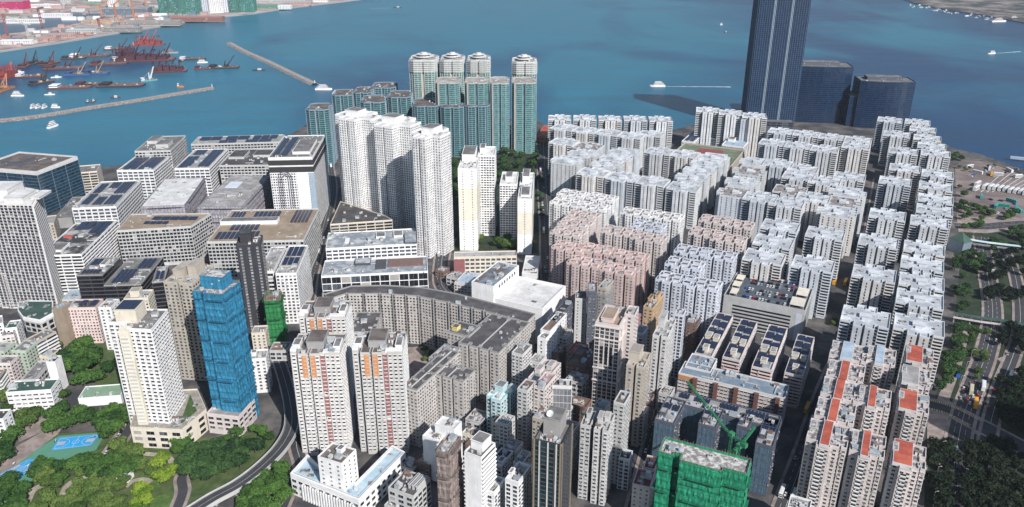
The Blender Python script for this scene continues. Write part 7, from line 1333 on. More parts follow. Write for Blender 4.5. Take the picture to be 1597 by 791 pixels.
# sports courts
MC_G = paint('court_green_paint', (.10, .27, .18), .8, .08, .05, streak=False); MC_B = paint('court_blue_paint', (.03, .33, .66), .75, .08, .05, streak=False)
sheet('court_surround', DATA['courts'], 4.18, MC_G)
def court(pts):
    P = [Vector(p) for p in pts]
    def bl(u, v): return (P[0] * (1 - u) + P[3] * u) * (1 - v) + (P[1] * (1 - u) + P[2] * u) * v
    sheet('court', pts, 4.21, MC_B)
    q = Q()
    def line(a, b_, w=.12):
        a, b_ = Vector(a), Vector(b_); d = (b_ - a).normalized(); n = Vector((-d.y, d.x)) * w; q.quads([[(*(a - n), 4.22), (*(b_ - n), 4.22), (*(b_ + n), 4.22), (*(a + n), 4.22)]], 0)
    c = [bl(.05, .06), bl(.95, .06), bl(.95, .94), bl(.05, .94)]
    for i in range(4): line(c[i], c[(i + 1) % 4])
    line(bl(.5, .06), bl(.5, .94))
    def ring(cu, cv, ru, rv, a0=0, a1=2 * math.pi, n=20):
        for i in range(n):
            t0 = a0 + (a1 - a0) * i / n; t1 = a0 + (a1 - a0) * (i + 1) / n; line(bl(cu + ru * math.cos(t0), cv + rv * math.sin(t0)), bl(cu + ru * math.cos(t1), cv + rv * math.sin(t1)))
    ring(.5, .5, .08, .15); ring(.07, .5, .27, .38, -math.pi / 2, math.pi / 2); ring(.93, .5, .27, .38, math.pi / 2, 1.5 * math.pi)
    struct(q.build('court_marking', [M_LINE]))
    for u0 in (.05, .76):
        q = Q(); pp = [bl(u0, .36), bl(u0 + .19, .36), bl(u0 + .19, .64), bl(u0, .64)]
        a = sum(pp[i].x * pp[(i + 1) % 4].y - pp[(i + 1) % 4].x * pp[i].y for i in range(4))
        if a < 0: pp = pp[::-1]
        q.quads([[(*p, 4.216) for p in pp]], 0); struct(q.build('court_marking', [paint('court_key', (.42, .40, .42), .8, .1)]))
court(DATA['c1']); court(DATA['c2'])
hq = Q(); hq.cyl(0, 0, 0, 3.2, .12, .1, 6, 0); hq.beam((0, 0, 3.0), (1.1, 0, 3.2), .08, 0); hq.boxes([(1.1, -.9, 2.8)], [(1.2, .9, 3.9)], 1, True); HOOP = hq.mesh('basketball_stand', [trim('slate'), trim('white')])
for pts, who in ((DATA['c1'], 'upper'), (DATA['c2'], 'lower')):
    P = [Vector(p) for p in pts]; m0 = (P[0] + P[1]) / 2; m1 = (P[2] + P[3]) / 2; an = math.atan2((m1 - m0).y, (m1 - m0).x)
    for p, a, wd in ((m0, an, 'left'), (m1, an + math.pi, 'right')):
        o = bpy.data.objects.new('basketball_stand', HOOP); col.objects.link(o); o.location = (p.x, p.y, 4.18); o.rotation_euler = (0, 0, a); tag(o, 'basketball stand at the %s end of the %s blue court' % (wd, who), 'basketball stand', 'basketball stands')
# curved flyover
P = smooth(DATA['fly'], 8); q = Q(); wd = 9.5; zt = 11.0
ribbon(q, P, wd / 2, -wd / 2, zt, 0)
for sgn in (1, -1):
    A = offs(P, sgn * wd / 2); B = offs(P, sgn * (wd / 2 + .45)); 
    for i in range(len(P) - 1):
        if sgn < 0: fa = [(*A[i], zt), (*A[i + 1], zt)]
        for pa, pb, za, zb in ((A, A, zt, zt + 1.1), (B, B, zt - 1.8, zt + 1.1)):
            q.quads([[(*pa[i], za), (*pa[i + 1], za), (*pb[i + 1], zb), (*pb[i], zb)]], 1)
        q.quads([[(*A[i], zt + 1.1), (*A[i + 1], zt + 1.1), (*B[i + 1], zt + 1.1), (*B[i], zt + 1.1)]], 1)
ribbon(q, P, -wd / 2 - .4, wd / 2 + .4, zt - 1.8, 1)
ribbon(q, P, .1, -.1, zt + .01, 2); ribbon(q, P, wd / 2 - .4, wd / 2 - .55, zt + .01, 2); ribbon(q, P, -wd / 2 + .55, -wd / 2 + .4, zt + .01, 2)
fo = thing('flyover', 'curved two lane flyover with pale side walls sweeping past the blue netted tower', 'flyover', (0, 0, 0))
q.build('deck', [M_ROAD, trim('pale'), M_LINE], fo)
for i in range(3, len(P), 6):
    q = Q(); q.cyl(P[i][0], P[i][1], 4, zt - 1.7, .9, .9, 10, 0); q.build('pier', [trim('grey')], fo)

# ------------------------------------------------------------------ buildings
for e in DATA['B']: building(e)
proto = {}
for ci, (x, y, g, h, lab, brown, tint) in enumerate(DATA['C']):
    zc = 4 + (ci * 5 % 9) * .09
    tint = ci * 7 % 4; key = (brown, h, tint)
    if key not in proto:
        proto[key] = cross_proto(brown, h, tint); o = proto[key]; o.location = (x, y, zc); o.rotation_euler = (0, 0, math.radians(g)); o['label'] = lab; o['group'] = 'white cross blocks'
    else: copy_tree(proto[key], (x, y, zc), math.radians(g), lab, 'white cross blocks')

# invented slabs outside the view on the right, added to shade the park corner
for x_, y_, l_ in ((407, 324, 'tall pale slab outside the view on the right, nearer one'), (466, 296, 'tall pale slab outside the view on the right, farther one'), (330, 200, 'tall pale slab outside the view on the right, beside the camera')):
    building(dict(n='apartment_tower', l=l_, c='apartment tower', x=x_, y=y_, g=-26.5, w=60, d=40, h=150, s='blankwhite', ph=[(.3, .3, .3, .3, 5)]))
# ------------------------------------------------------------------ trees
def leaf_mat(name, ca, cb):
    m, nt, b = new_mat(name); N = nt.nodes; L = nt.links
    tc = N.new('ShaderNodeTexCoord'); n = N.new('ShaderNodeTexNoise'); n.inputs['Scale'].default_value = .55; n.inputs['Detail'].default_value = 4; n.inputs['Roughness'].default_value = .7; L.new(tc.outputs['Object'], n.inputs['Vector'])
    oi = N.new('ShaderNodeObjectInfo'); ma = N.new('ShaderNodeMath'); ma.operation = 'MULTIPLY_ADD'; ma.inputs[1].default_value = .7; L.new(oi.outputs['Random'], ma.inputs[0])
    L.new(n.outputs[0], ma.inputs[2])
    r = N.new('ShaderNodeValToRGB'); r.color_ramp.elements[0].position = .5; r.color_ramp.elements[0].color = (*ca, 1); r.color_ramp.elements[1].position = 1.0; r.color_ramp.elements[1].color = (*cb, 1)
    L.new(ma.outputs[0], r.inputs[0]); L.new(r.outputs[0], b.inputs['Base Color']); b.inputs['Roughness'].default_value = .7; b.inputs['Specular IOR Level'].default_value = .2
    b.inputs['Subsurface Weight'].default_value = 0
    return m
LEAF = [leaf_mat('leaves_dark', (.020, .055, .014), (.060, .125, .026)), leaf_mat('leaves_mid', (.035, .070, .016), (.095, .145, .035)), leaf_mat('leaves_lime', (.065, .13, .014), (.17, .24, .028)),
        leaf_mat('leaves_deep', (.014, .038, .014), (.040, .085, .026)), leaf_mat('leaves_shade_dark', (.004, .010, .006), (.012, .022, .010))]  # last tone has the shade over the right-hand woods put into the leaf colour
BARK = paint('bark', (.10, .075, .055), .9, .2, .5)
def tree_meshes(seed):
    r = np.random.default_rng(seed)
    lob = [(r.uniform(-.26, .26), r.uniform(-.26, .26), r.uniform(.50, .82), r.uniform(.18, .30)) for _ in range(9)] + [(0, 0, .62, .34)]
    n = 1500; q = Q(); C = np.zeros((n, 3)); 
    li = r.integers(0, len(lob), n); d = r.normal(size=(n, 3)); d /= np.linalg.norm(d, axis=1)[:, None]; rad = r.random(n) ** .35
    lb = np.array(lob)[li]; C[:, 0] = lb[:, 0] + d[:, 0] * rad * lb[:, 3]; C[:, 1] = lb[:, 1] + d[:, 1] * rad * lb[:, 3]; C[:, 2] = lb[:, 2] + d[:, 2] * rad * lb[:, 3] * .75
    nrm = d + r.normal(size=(n, 3)) * .55; nrm[:, 2] += .25; nrm /= np.linalg.norm(nrm, axis=1)[:, None]
    t = np.cross(nrm, r.normal(size=(n, 3))); t /= np.linalg.norm(t, axis=1)[:, None]; bt = np.cross(nrm, t)
    s = r.uniform(.028, .055, n)[:, None]
    q.quads(np.stack([C - t * s - bt * s * .7, C + t * s * .8 - bt * s, C + t * s + bt * s * .8, C - t * s * .7 + bt * s], 1), 0)
    tr = Q(); tr.cyl(0, 0, 0, .45, .035, .022, 7, 0)
    for i in range(5):
        a = r.uniform(0, 6.28); l = lob[i]; tr.beam((0, 0, .32), (l[0] * .8, l[1] * .8, l[2]), .010, 0)
    return q, tr
TM = []; TREEQ = []
for v in range(4):
    q, tr = tree_meshes(v + 1); tm = tr.mesh('trunk', [BARK]); TREEQ.append((q, tr)); TM.append((tm, [q.mesh('crown', [m]) for m in LEAF]))
ORD = 'first second third fourth fifth sixth seventh eighth ninth tenth eleventh twelfth thirteenth fourteenth fifteenth sixteenth seventeenth eighteenth nineteenth twentieth'.split()
cl = {}
for r in DATA['trees']: cl.setdefault(r[4], []).append(r)
ti = 0
for lab, rows in cl.items():
    wood = 'wood' in lab
    rows.sort(key=lambda r: r[0] / r[1])
    q, qt = Q(), Q()
    for i, (x, y, s, k, lab, grp) in enumerate(rows):
        ti += 1; tm, cm = TM[ti % 4]; sz = s * (1.0 + .2 * ((ti * 7) % 5) / 5)
        if wood:                                     # woods that read as one mass: leaves of every crown in one object
            src = TREEQ[ti % 4]; an = ti * 2.4; R3 = np.array([[math.cos(an), -math.sin(an), 0], [math.sin(an), math.cos(an), 0], [0, 0, 1]]) * np.array([[s * 1.25], [s * 1.25], [sz]])
            for a_, b_ in ((q, src[0]), (qt, src[1])):
                for arr in b_.q: a_.quads(arr[::2 if a_ is q else 1] @ R3.T * (1, 1, 1) + np.array([x, y, 4.0]), 0)
            continue
        l2 = lab + (', %s from left' % ORD[i] if 1 < len(rows) <= 20 else '')
        t = thing('broadleaf_tree', l2, 'tree', (x, y, 4.0), (ti * 2.4) % 6.28, grp)
        for nm, me in (('trunk', tm), ('crown', cm[k])):
            o = bpy.data.objects.new(nm, me); col.objects.link(o); o.parent = t; o.scale = (s * 1.25, s * 1.25, sz)
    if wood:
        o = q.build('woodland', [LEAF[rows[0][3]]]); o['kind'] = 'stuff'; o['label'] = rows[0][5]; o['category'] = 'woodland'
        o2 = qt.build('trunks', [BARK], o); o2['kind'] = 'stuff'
# low scrub under the trees
def ground_leaves(name, poly, n, k, size, lab):
    P = poly; xs = [p[0] for p in P]; ys = [p[1] for p in P]; r = np.random.default_rng(n)
    X = r.uniform(min(xs), max(xs), n * 3); Y = r.uniform(min(ys), max(ys), n * 3); ok = np.zeros(len(X), bool)
    for i in range(len(P)):
        a, b_ = P[i], P[i - 1]; c = ((a[1] > Y) != (b_[1] > Y)); xx = (b_[0] - a[0]) * (Y - a[1]) / ((b_[1] - a[1]) or 1e-6) + a[0]; ok ^= c & (X < xx)
    X, Y = X[ok][:n], Y[ok][:n]; m = len(X); C = np.stack([X, Y, 4.2 + r.random(m) * 1.2], 1); nr = r.normal(size=(m, 3)) * .5; nr[:, 2] += 1; nr /= np.linalg.norm(nr, axis=1)[:, None]
    t = np.cross(nr, r.normal(size=(m, 3))); t /= np.linalg.norm(t, axis=1)[:, None]; bt = np.cross(nr, t); s = r.uniform(size * .5, size, m)[:, None]
    q = Q(); q.quads(np.stack([C - t * s - bt * s, C + t * s - bt * s, C + t * s + bt * s, C - t * s + bt * s], 1), 0); o = q.build(name, [LEAF[k]]); o['kind'] = 'stuff'; o['label'] = lab; o['category'] = 'undergrowth'
# ------------------------------------------------------------------ breakwaters
for pts, lab, wd in ((DATA['bw'][0], 'long pale rubble breakwater running level across the left water', 13), (DATA['bw'][1], 'slanting rubble breakwater in the middle of the left water', 11)):
    P = smooth(pts, 10); A = offs(P, wd / 2); B = offs(P, -wd / 2); A2 = offs(P, wd / 2 + 5); B2 = offs(P, -wd / 2 - 5); q = Q(); r = random.Random(4)
    for i in range(len(P) - 1):
        q.quads([[(*B[i], 3.5), (*B[i + 1], 3.5), (*A[i + 1], 3.5), (*A[i], 3.5)]], 0); q.quads([[(*B2[i], -1), (*B2[i + 1], -1), (*B[i + 1], 3.5), (*B[i], 3.5)], [(*A[i], 3.5), (*A[i + 1], 3.5), (*A2[i + 1], -1), (*A2[i], -1)]], 1)
    root = thing('breakwater', lab, 'breakwater')
    q.build('stone_bank', [patchy('breakwater_top', (.28, .25, .23), (.40, .36, .33), .2), patchy('breakwater_rock', (.12, .105, .10), (.34, .30, .27), .5)], root)
    q = Q(); q.cyl(P[-1][0], P[-1][1], 3.5, 10, .8, .5, 8, 0); q.build('beacon', [trim('white')], root)
    q = Q(); rk = []
    for i in range(900):
        t = r.random() * (len(P) - 1.01); j = int(t); f = t - j; s_ = r.choice([-1, 1]); o = s_ * (wd / 2 + r.uniform(0, 5.5)); a, b_ = Vector(offs(P, o)[j]), Vector(offs(P, o)[j + 1]) if False else (Vector(P[j]), Vector(P[j + 1]))
        if not isinstance(a, Vector): a = Vector(a)
        b2 = b_[1] if isinstance(b_, tuple) else b_
        d = (Vector(P[j + 1]) - Vector(P[j])); dn = d.normalized(); p = Vector(P[j]) + d * f + Vector((-dn.y, dn.x)) * o; s = r.uniform(.7, 1.6); zz = 3.2 - (abs(o) - wd / 2) * .7
        q.boxes([(p.x - s, p.y - s * .7, zz - s)], [(p.x + s, p.y + s * .7, zz + s * .5)], 0)
    o = q.build('armour_rocks', [patchy('armour_rock', (.16, .14, .13), (.36, .32, .29), .4)], root); o['kind'] = 'stuff'
# ------------------------------------------------------------------ boats
HC = dict(r=(.11, .04, .038), R=(.26, .045, .04), k=(.035, .03, .035), o=(.50, .20, .05), b=(.03, .10, .28), t=(.12, .32, .34), m=(.080, .024, .036), g=(.28, .31, .33))
def hull(q, Lh, Wd, Hh, mi, bow=.25, z0=-.5):
    P = [(-Lh / 2, -Wd * .42), (Lh * (.5 - bow), -Wd / 2), (Lh * (.5 - bow * .3), -Wd * .33), (Lh / 2, 0), (Lh * (.5 - bow * .3), Wd * .33), (Lh * (.5 - bow), Wd / 2), (-Lh / 2, Wd * .42)]
    q.prism(P, z0, Hh, mi, mi)
M_WHITE = trim('white'); WAKE = patchy('wake_foam', (.16, .28, .36), (.72, .76, .78), .12, .35, .65, .6)
def boat(x, y, kind, Lh, hd, lab, wake, hc, cr):
    if kind == 'barge' and Lh < 100: Lh *= 1.45
    if kind in ('tug', 'yacht'): Lh *= 1.25
    root = thing({'ferry': 'ferry', 'yacht': 'motor_yacht', 'tug': 'work_boat', 'ship': 'passenger_ship', 'barge': 'barge'}[kind], lab, 'boat' if kind != 'barge' else 'barge', (x, y, 0), math.radians(hd))
    r = random.Random(lab)
    if kind in ('ferry', 'yacht', 'ship'):
        Wd = Lh * .26; q = Q(); hull(q, Lh, Wd, Lh * .07 + .6, 0); g = 'naval' in lab
        q.build('hull', [M_WHITE if not g else paint('hull_grey', HC['g'], .6)], root)
        q = Q(); z = Lh * .07 + .6; dk = 3 if kind != 'yacht' else 2
        for i in range(dk):
            f = 1 - i * .2; q = Q(); q.boxes([(-Lh * .40 * f, -Wd * .36 * f, z + i * 2.6)], [(Lh * .26 * f, Wd * .36 * f, z + 2.3 + i * 2.6)], 0); q.boxes([(-Lh * .41 * f, -Wd * .38 * f, z + .9 + i * 2.6)], [(Lh * .265 * f, Wd * .38 * f, z + 1.7 + i * 2.6)], 1)
            q.boxes([(-Lh * .43 * f, -Wd * .4 * f, z + 2.3 + i * 2.6)], [(Lh * .28 * f, Wd * .4 * f, z + 2.6 + i * 2.6)], 0)
            q.build('cabin_deck', [M_WHITE if not g else paint('hull_grey', HC['g'], .6), G_DARK] if 'pinkish' not in lab else [trim('pinkpale'), G_DARK], root)
        q = Q(); q.cyl(-Lh * .05, 0, z + dk * 2.6, z + dk * 2.6 + 4, .25, .1, 6, 0); q.build('mast', [trim('grey')], root)
    elif kind == 'tug':
        Wd = max(3, Lh * .28); c = 'r' if 'red' in lab else ('t' if 'green' in lab else 'k'); q = Q(); hull(q, Lh, Wd, 1.6, 0); q.build('hull', [paint('hull_' + c, HC[c], .6) if 'white' not in lab else M_WHITE], root)
        q = Q(); q.boxes([(-Lh * .1, -Wd * .3, 1.6)], [(Lh * .2, Wd * .3, 5)], 0); q.boxes([(-Lh * .11, -Wd * .31, 3.4)], [(Lh * .205, Wd * .31, 4.4)], 1); q.build('wheelhouse', [M_WHITE, G_DARK], root)
        q = Q(); q.cyl(0, 0, 5, 9, .2, .1, 6, 0); q.build('mast', [trim('grey')], root)
    else:
        Wd = Lh * .40; mc = paint('hull_' + (hc or 'k'), HC[hc or 'k'], .75, .3, .4); q = Q(); q.prism([(-Lh / 2, -Wd / 2), (Lh * .44, -Wd / 2), (Lh / 2, -Wd * .3), (Lh / 2, Wd * .3), (Lh * .44, Wd / 2), (-Lh / 2, Wd / 2)], -.5, 3.2, 0, 1)
        q.build('hull', [mc, patchy('barge_deck', (.10, .06, .055), (.28, .2, .18), .25)], root)
        q = Q(); q.boxes([(-Lh * .45, -Wd * .35, 3.2)], [(-Lh * .25, Wd * .35, 8)], 0); q.boxes([(-Lh * .46, -Wd * .36, 5.6)], [(-Lh * .245, Wd * .36, 6.8)], 1); q.build('deck_house', [M_WHITE if r.random() < .5 else mc, G_DARK], root)
        for i in range(4 if Lh > 25 else 1):
            q = Q(); a = r.uniform(-Lh * .2, Lh * .35); b_ = r.uniform(-Wd * .3, Wd * .2); s = r.uniform(1.5, 4); q.boxes([(a, b_, 3.2)], [(a + s * 1.5, b_ + s, 3.2 + s * .8)], 0); q.build('cargo_stack', [trim(r.choice(['brown', 'pale', 'bluegrey', 'dark', 'rust' if False else 'orange']))], root)
        for c in range(cr):
            bx = Lh * (-.18 + .25 * c) if cr > 1 else Lh * .12; hh = 30 if cr == 1 else 42; q = Q(); jc = {'R': trim('red'), 'k': trim('black'), 't': trim('teal'), 'b': trim('tan'), 'o': trim('orangey')}.get(hc, mc)
            tip = (bx + min(Lh * .28, 22), 0, hh)
            for s_ in (-1, 1):
                q.beam((bx, s_ * Wd * .22, 6), tip, .75, 0); q.beam((bx - Lh * .1, s_ * Wd * .2, 3.2), (bx - Lh * .04, 0, hh * .6), .6, 0)
            for t in (.2, .4, .6, .8):
                w_ = Wd * .22 * (1 - t); p = [bx + (tip[0] - bx) * t, 6 + (hh - 6) * t]; q.beam((p[0], -w_, p[1]), (p[0], w_, p[1]), .25, 0)
            q.beam((bx - Lh * .04, 0, hh * .6), tip, .14, 0); q.beam((bx - Lh * .04, 0, hh * .6), (-Lh * .4, 0, 3.2), .14, 0)
            q.build('crane_jib', [jc], root)
            q = Q(); q.boxes([(bx - 4, -Wd * .28, 3.2)], [(bx + 2, Wd * .28, 7.5)], 0); q.build('crane_house', [jc], root)
    if kind == 'barge' and hc in ('m', 'R') and Lh > 60:
        for i in range(5):
            q = Q(); a = -Lh * .42 + i * Lh * .17; q.boxes([(a, -Wd * .42, 3.2)], [(a + Lh * .14, Wd * .4, 9 + (i * 7) % 9)], 0); q.build('machinery_block', [mc], root)
            q = Q()
            for yy in (-.4, .4): q.beam((a, Wd * yy, 3), (a + Lh * .07, Wd * yy, 24), .6, 0); q.beam((a + Lh * .14, Wd * yy, 3), (a + Lh * .07, Wd * yy, 24), .6, 0)
            q.beam((a + Lh * .07, -Wd * .4, 24), (a + Lh * .07, Wd * .4, 24), .6, 0); q.build('gantry_frame', [mc], root)
    if wake:
        q = Q(); n = 14; r = random.Random(2)
        for i in range(n):
            x0, x1 = -Lh * .45 - wake * 1.6 * i / n, -Lh * .45 - wake * 1.6 * (i + 1) / n; w0, w1 = 2 + 5 * (i / n) ** .7, 2 + 5 * ((i + 1) / n) ** .7
            q.quads([[(x1, -w1 * .6, .12), (x0, -w0 * .6, .12), (x0, w0 * .6, .12), (x1, w1 * .6, .12)]], 0)
        o = q.build('wake', [WAKE], None, (x, y, 0)); o.rotation_euler = (0, 0, math.radians(hd)); o['kind'] = 'stuff'; o['label'] = 'white foam wake behind the ' + ' '.join(lab.split()[:6]); o['category'] = 'wake'
    return root
for b_ in DATA['boats']: boat(*b_)
q = Q(); hull(q, 14, 4, 1.4, 0); PB = q.mesh('moored_boat', [M_WHITE]); q = Q(); q.boxes([(-3, -1.2, 1.4)], [(2, 1.2, 4)], 0); PBC = q.mesh('cabin', [trim('pale')])
for i, (x, y) in enumerate(DATA['pierboats']):
    t = thing('moored_boat', 'small white boat moored in the crowd along the far right shore', 'boat', (x, y, 0), .3 + (i * 37 % 50) / 20, 'boats moored along the far right shore')
    place('hull', PB, t, 0, 0, 0, 0, .8 + (i * 13 % 10) / 12); place('cabin', PBC, t, 0, 0, 0)
q = Q(); q.prism([(0, -3), (70, -3), (70, 3), (0, 3)], 0, 3.4, 0, 0)
o = q.build('pier_roof', [trim('sky')]); o.location = (DATA['pier'][0], DATA['pier'][1], 3); o.rotation_euler = (0, 0, -.45); tag(o, 'pale blue pier roof at the right edge of the near shore', 'pier')
# ------------------------------------------------------------------ far shore
KM = {}
def kmat(c):
    if c == 'net': return netting('far_green_net', (.07, .25, .21), .03)
    return trim(c)
KC = 0
for (x, y, w_, d_, h_, c, lab, cat, net) in DATA['ktb'] + [(x, y, a_, b_, h_, c, '%s site cabin %s' % ({'pinks': 'pink', 'concr': 'grey', 'brick': 'brick red', 'bluegrey': 'blue grey', 'greenr': 'green'}.get(c, c), 'beyond the far canal' if f else 'among the huts on the far quay'), 'site cabin', 0) for x, y, a_, b_, h_, c, f in DATA['cab']]:
    root = thing('site_hut' if 'hut' in lab or 'cabin' in lab else ('netted_building' if net or c == 'net' else 'far_building'), lab, cat, (x, y, 4.0), random.Random(lab + str(x)).uniform(.02, .16), (lab.split(' site')[0] + ' site cabins ' + ('beyond the canal' if 'beyond' in lab else 'on the quay')) if 'cabin' in lab else None)
    q = Q(); gable = h_ < 16
    q.prism([(-w_ / 2, -d_ / 2), (w_ / 2, -d_ / 2), (w_ / 2, d_ / 2), (-w_ / 2, d_ / 2)], 0, h_, 0, 0)
    q.build('wall', [kmat(c)], root)
    q = Q()
    if gable: q.quads([[(-w_ / 2 - .5, -d_ / 2 - .5, h_), (w_ / 2 + .5, -d_ / 2 - .5, h_), (w_ / 2, 0, h_ + 2), (-w_ / 2, 0, h_ + 2)], [(w_ / 2 + .5, d_ / 2 + .5, h_), (-w_ / 2 - .5, d_ / 2 + .5, h_), (-w_ / 2, 0, h_ + 2), (w_ / 2, 0, h_ + 2)]], 0)
    else: q.boxes([(-w_ / 2 + 1, -d_ / 2 + 1, h_)], [(w_ / 2 - 1, d_ / 2 - 1, h_ + .8)], 0)
    q.build('roof', [kmat(c) if gable and c not in ('orange', 'concr') else roof('pale')], root)
    if 'cabin' not in lab:
        nf = max(1, int(h_ / 4)); q = Q(); qa = Q(); facade(qa, q, qa, (-w_ / 2, -d_ / 2), (w_ / 2, -d_ / 2), 0, h_, S('pale', 4, 6, 3.6, 1.6, 0, 0), 'f', {})
        if not q.empty(): o = q.build('windows', [G_DARK, G_MID, G_CURT], root); o['kind'] = 'stuff'
def crane(x, y, h, ang, c, lab, z=4, jib=45, grp=None, thick=.8):
    root = thing('tower_crane', lab, 'crane', (x, y, z), math.radians(ang), grp); m = {'r': trim('maroon'), 'o': trim('orangey'), 'w': trim('pale'), 'g': paint('crane_green', (.03, .20, .09), .6)}[c]
    def lattice(q, a, b_, w0, r):
        a, b_ = Vector(a), Vector(b_); d = b_ - a; n = max(2, int(d.length / (w0 * 2))); dn = d.normalized(); up = Vector((0, 0, 1)) if abs(dn.z) < .8 else Vector((1, 0, 0)); u = dn.cross(up).normalized() * w0 / 2; v = dn.cross(u).normalized() * w0 / 2
        C = [u + v, u - v, -u - v, -u + v]
        for c_ in C: q.beam(a + c_, b_ + c_, r, 0)
        for i in range(n):
            p, s_ = a + d * i / n, a + d * (i + 1) / n
            for k in range(4): q.beam(p + C[k], s_ + C[(k + 1) % 4], r * .7, 0)
    q = Q(); lattice(q, (0, 0, 0), (0, 0, h), 2.0 * thick, .22 * thick); q.build('mast', [m], root)
    q = Q(); lattice(q, (0, 0, h), (jib, 0, h + jib * (.0 if c == 'r' else .55)), 1.6 * thick, .2 * thick); q.build('jib', [m], root)
    q = Q(); lattice(q, (0, 0, h), (-jib * .28, 0, h + 1), 1.6 * thick, .2 * thick); q.boxes([(-jib * .3, -1.2, h - 2)], [(-jib * .2, 1.2, h + .5)], 0); q.build('counter_jib', [m], root)
    q = Q(); q.boxes([(-1.2, -1.4, h)], [(1.6, 1.4, h + 2.6)], 0); q.build('cab', [m], root)
    return root
CN = ['at the left edge by the canal', 'second from the left over the canal', 'orange one over the canal middle', 'orange one at the canal end', 'maroon one before the concrete wall', 'orange one right of the canal', 'pale one near the netted blocks', 'pale one in the left site', 'pale one in the top left corner', 'pale one beyond the canal', 'orange one behind the round core tower', 'big orange one beside the round core tower']
for (x, y, h, a, c), nm in zip(DATA['cranes'], CN): crane(x, y, h, a, c, 'tower crane on the far shore, ' + nm, grp='tower cranes on the far shore', thick=2.2)
tcx, tcy = DATA['towercrane']
t = crane(tcx + 2, tcy + 7, 26, 128, 'g', 'bright green tower crane rising behind the green netted building', z=56, jib=34, thick=.6)
t2 = crane(tcx + 8, tcy + 10, 16, 40, 'g', 'shorter bright green crane arm beside the main green crane', z=56, jib=14, thick=.6)
# far hedge of trees on the far shore
for i in range(40):
    f = i / 39; x = DATA['kt'][2][0] * (1 - f) + DATA['kt'][7][0] * f; 
# ------------------------------------------------------------------ footbridges, depot, vehicles
def footbridge(pts, z, wd, lab, mroof, deckm):
    root = thing('footbridge', lab, 'footbridge'); P = smooth(pts, 4)
    q = Q(); ribbon(q, P, wd / 2, -wd / 2, z + 3.4, 0); ribbon(q, P, -wd / 2, wd / 2, z + 3.0, 0)
    A, B = offs(P, wd / 2), offs(P, -wd / 2)
    for i in range(len(P) - 1):
        for X in (A, B): q.quads([[(*X[i], z + 3.0), (*X[i + 1], z + 3.0), (*X[i + 1], z + 3.4), (*X[i], z + 3.4)]], 0)
    q.build('roof', [mroof], root)
    q = Q(); ribbon(q, P, wd / 2 - .3, -wd / 2 + .3, z, 0)
    for X in (offs(P, wd / 2 - .3), offs(P, -wd / 2 + .3)):
        for i in range(len(P) - 1): q.quads([[(*X[i], z - .8), (*X[i + 1], z - .8), (*X[i + 1], z + 1.1), (*X[i], z + 1.1)]], 0)
    q.build('deck', [deckm], root)
    for i in range(0, len(P), 2):
        q = Q(); 
        for X in (offs(P, wd / 2 - .3), offs(P, -wd / 2 + .3)): q.boxes([(X[i][0] - .12, X[i][1] - .12, z)], [(X[i][0] + .12, X[i][1] + .12, z + 3)], 0)
        q.build('roof_post', [trim('pale')], root)
    for i in range(1, len(P), 5):
        q = Q(); q.cyl(P[i][0], P[i][1], 4, z, .6, .6, 8, 0); q.build('pier', [trim('grey')], root)
MG = paint('roof_green', (.20, .36, .24), .6, .12)
footbridge(DATA['fb1'], 10, 5, 'pale green roofed footbridge crossing the highway at the right', MG, trim('pinkpale'))
footbridge(DATA['fb2'], 10, 5, 'teal roofed footbridge leading to the round pavilion at the right edge', paint('roof_teal', (.05, .20, .18), .6, .15), trim('grey'))
root = thing('pavilion', 'tall pointed teal roofed pavilion between the long white column and the plaza', 'pavilion', (*DATA['pav'], 4.0), .45)
q = Q(); q.prism([(-7, -9), (7, -9), (7, 9), (-7, 9)], 0, 14, 0); q.build('wall', [trim('bluegrey')], root)
q = Q(); q.quads([[(-7.5, -9.5, 14), (7.5, -9.5, 14), (0, 0, 23), (0, 0, 23)], [(7.5, -9.5, 14), (7.5, 9.5, 14), (0, 0, 23), (0, 0, 23)], [(7.5, 9.5, 14), (-7.5, 9.5, 14), (0, 0, 23), (0, 0, 23)], [(-7.5, 9.5, 14), (-7.5, -9.5, 14), (0, 0, 23), (0, 0, 23)]], 0); q.build('roof', [MG], root)
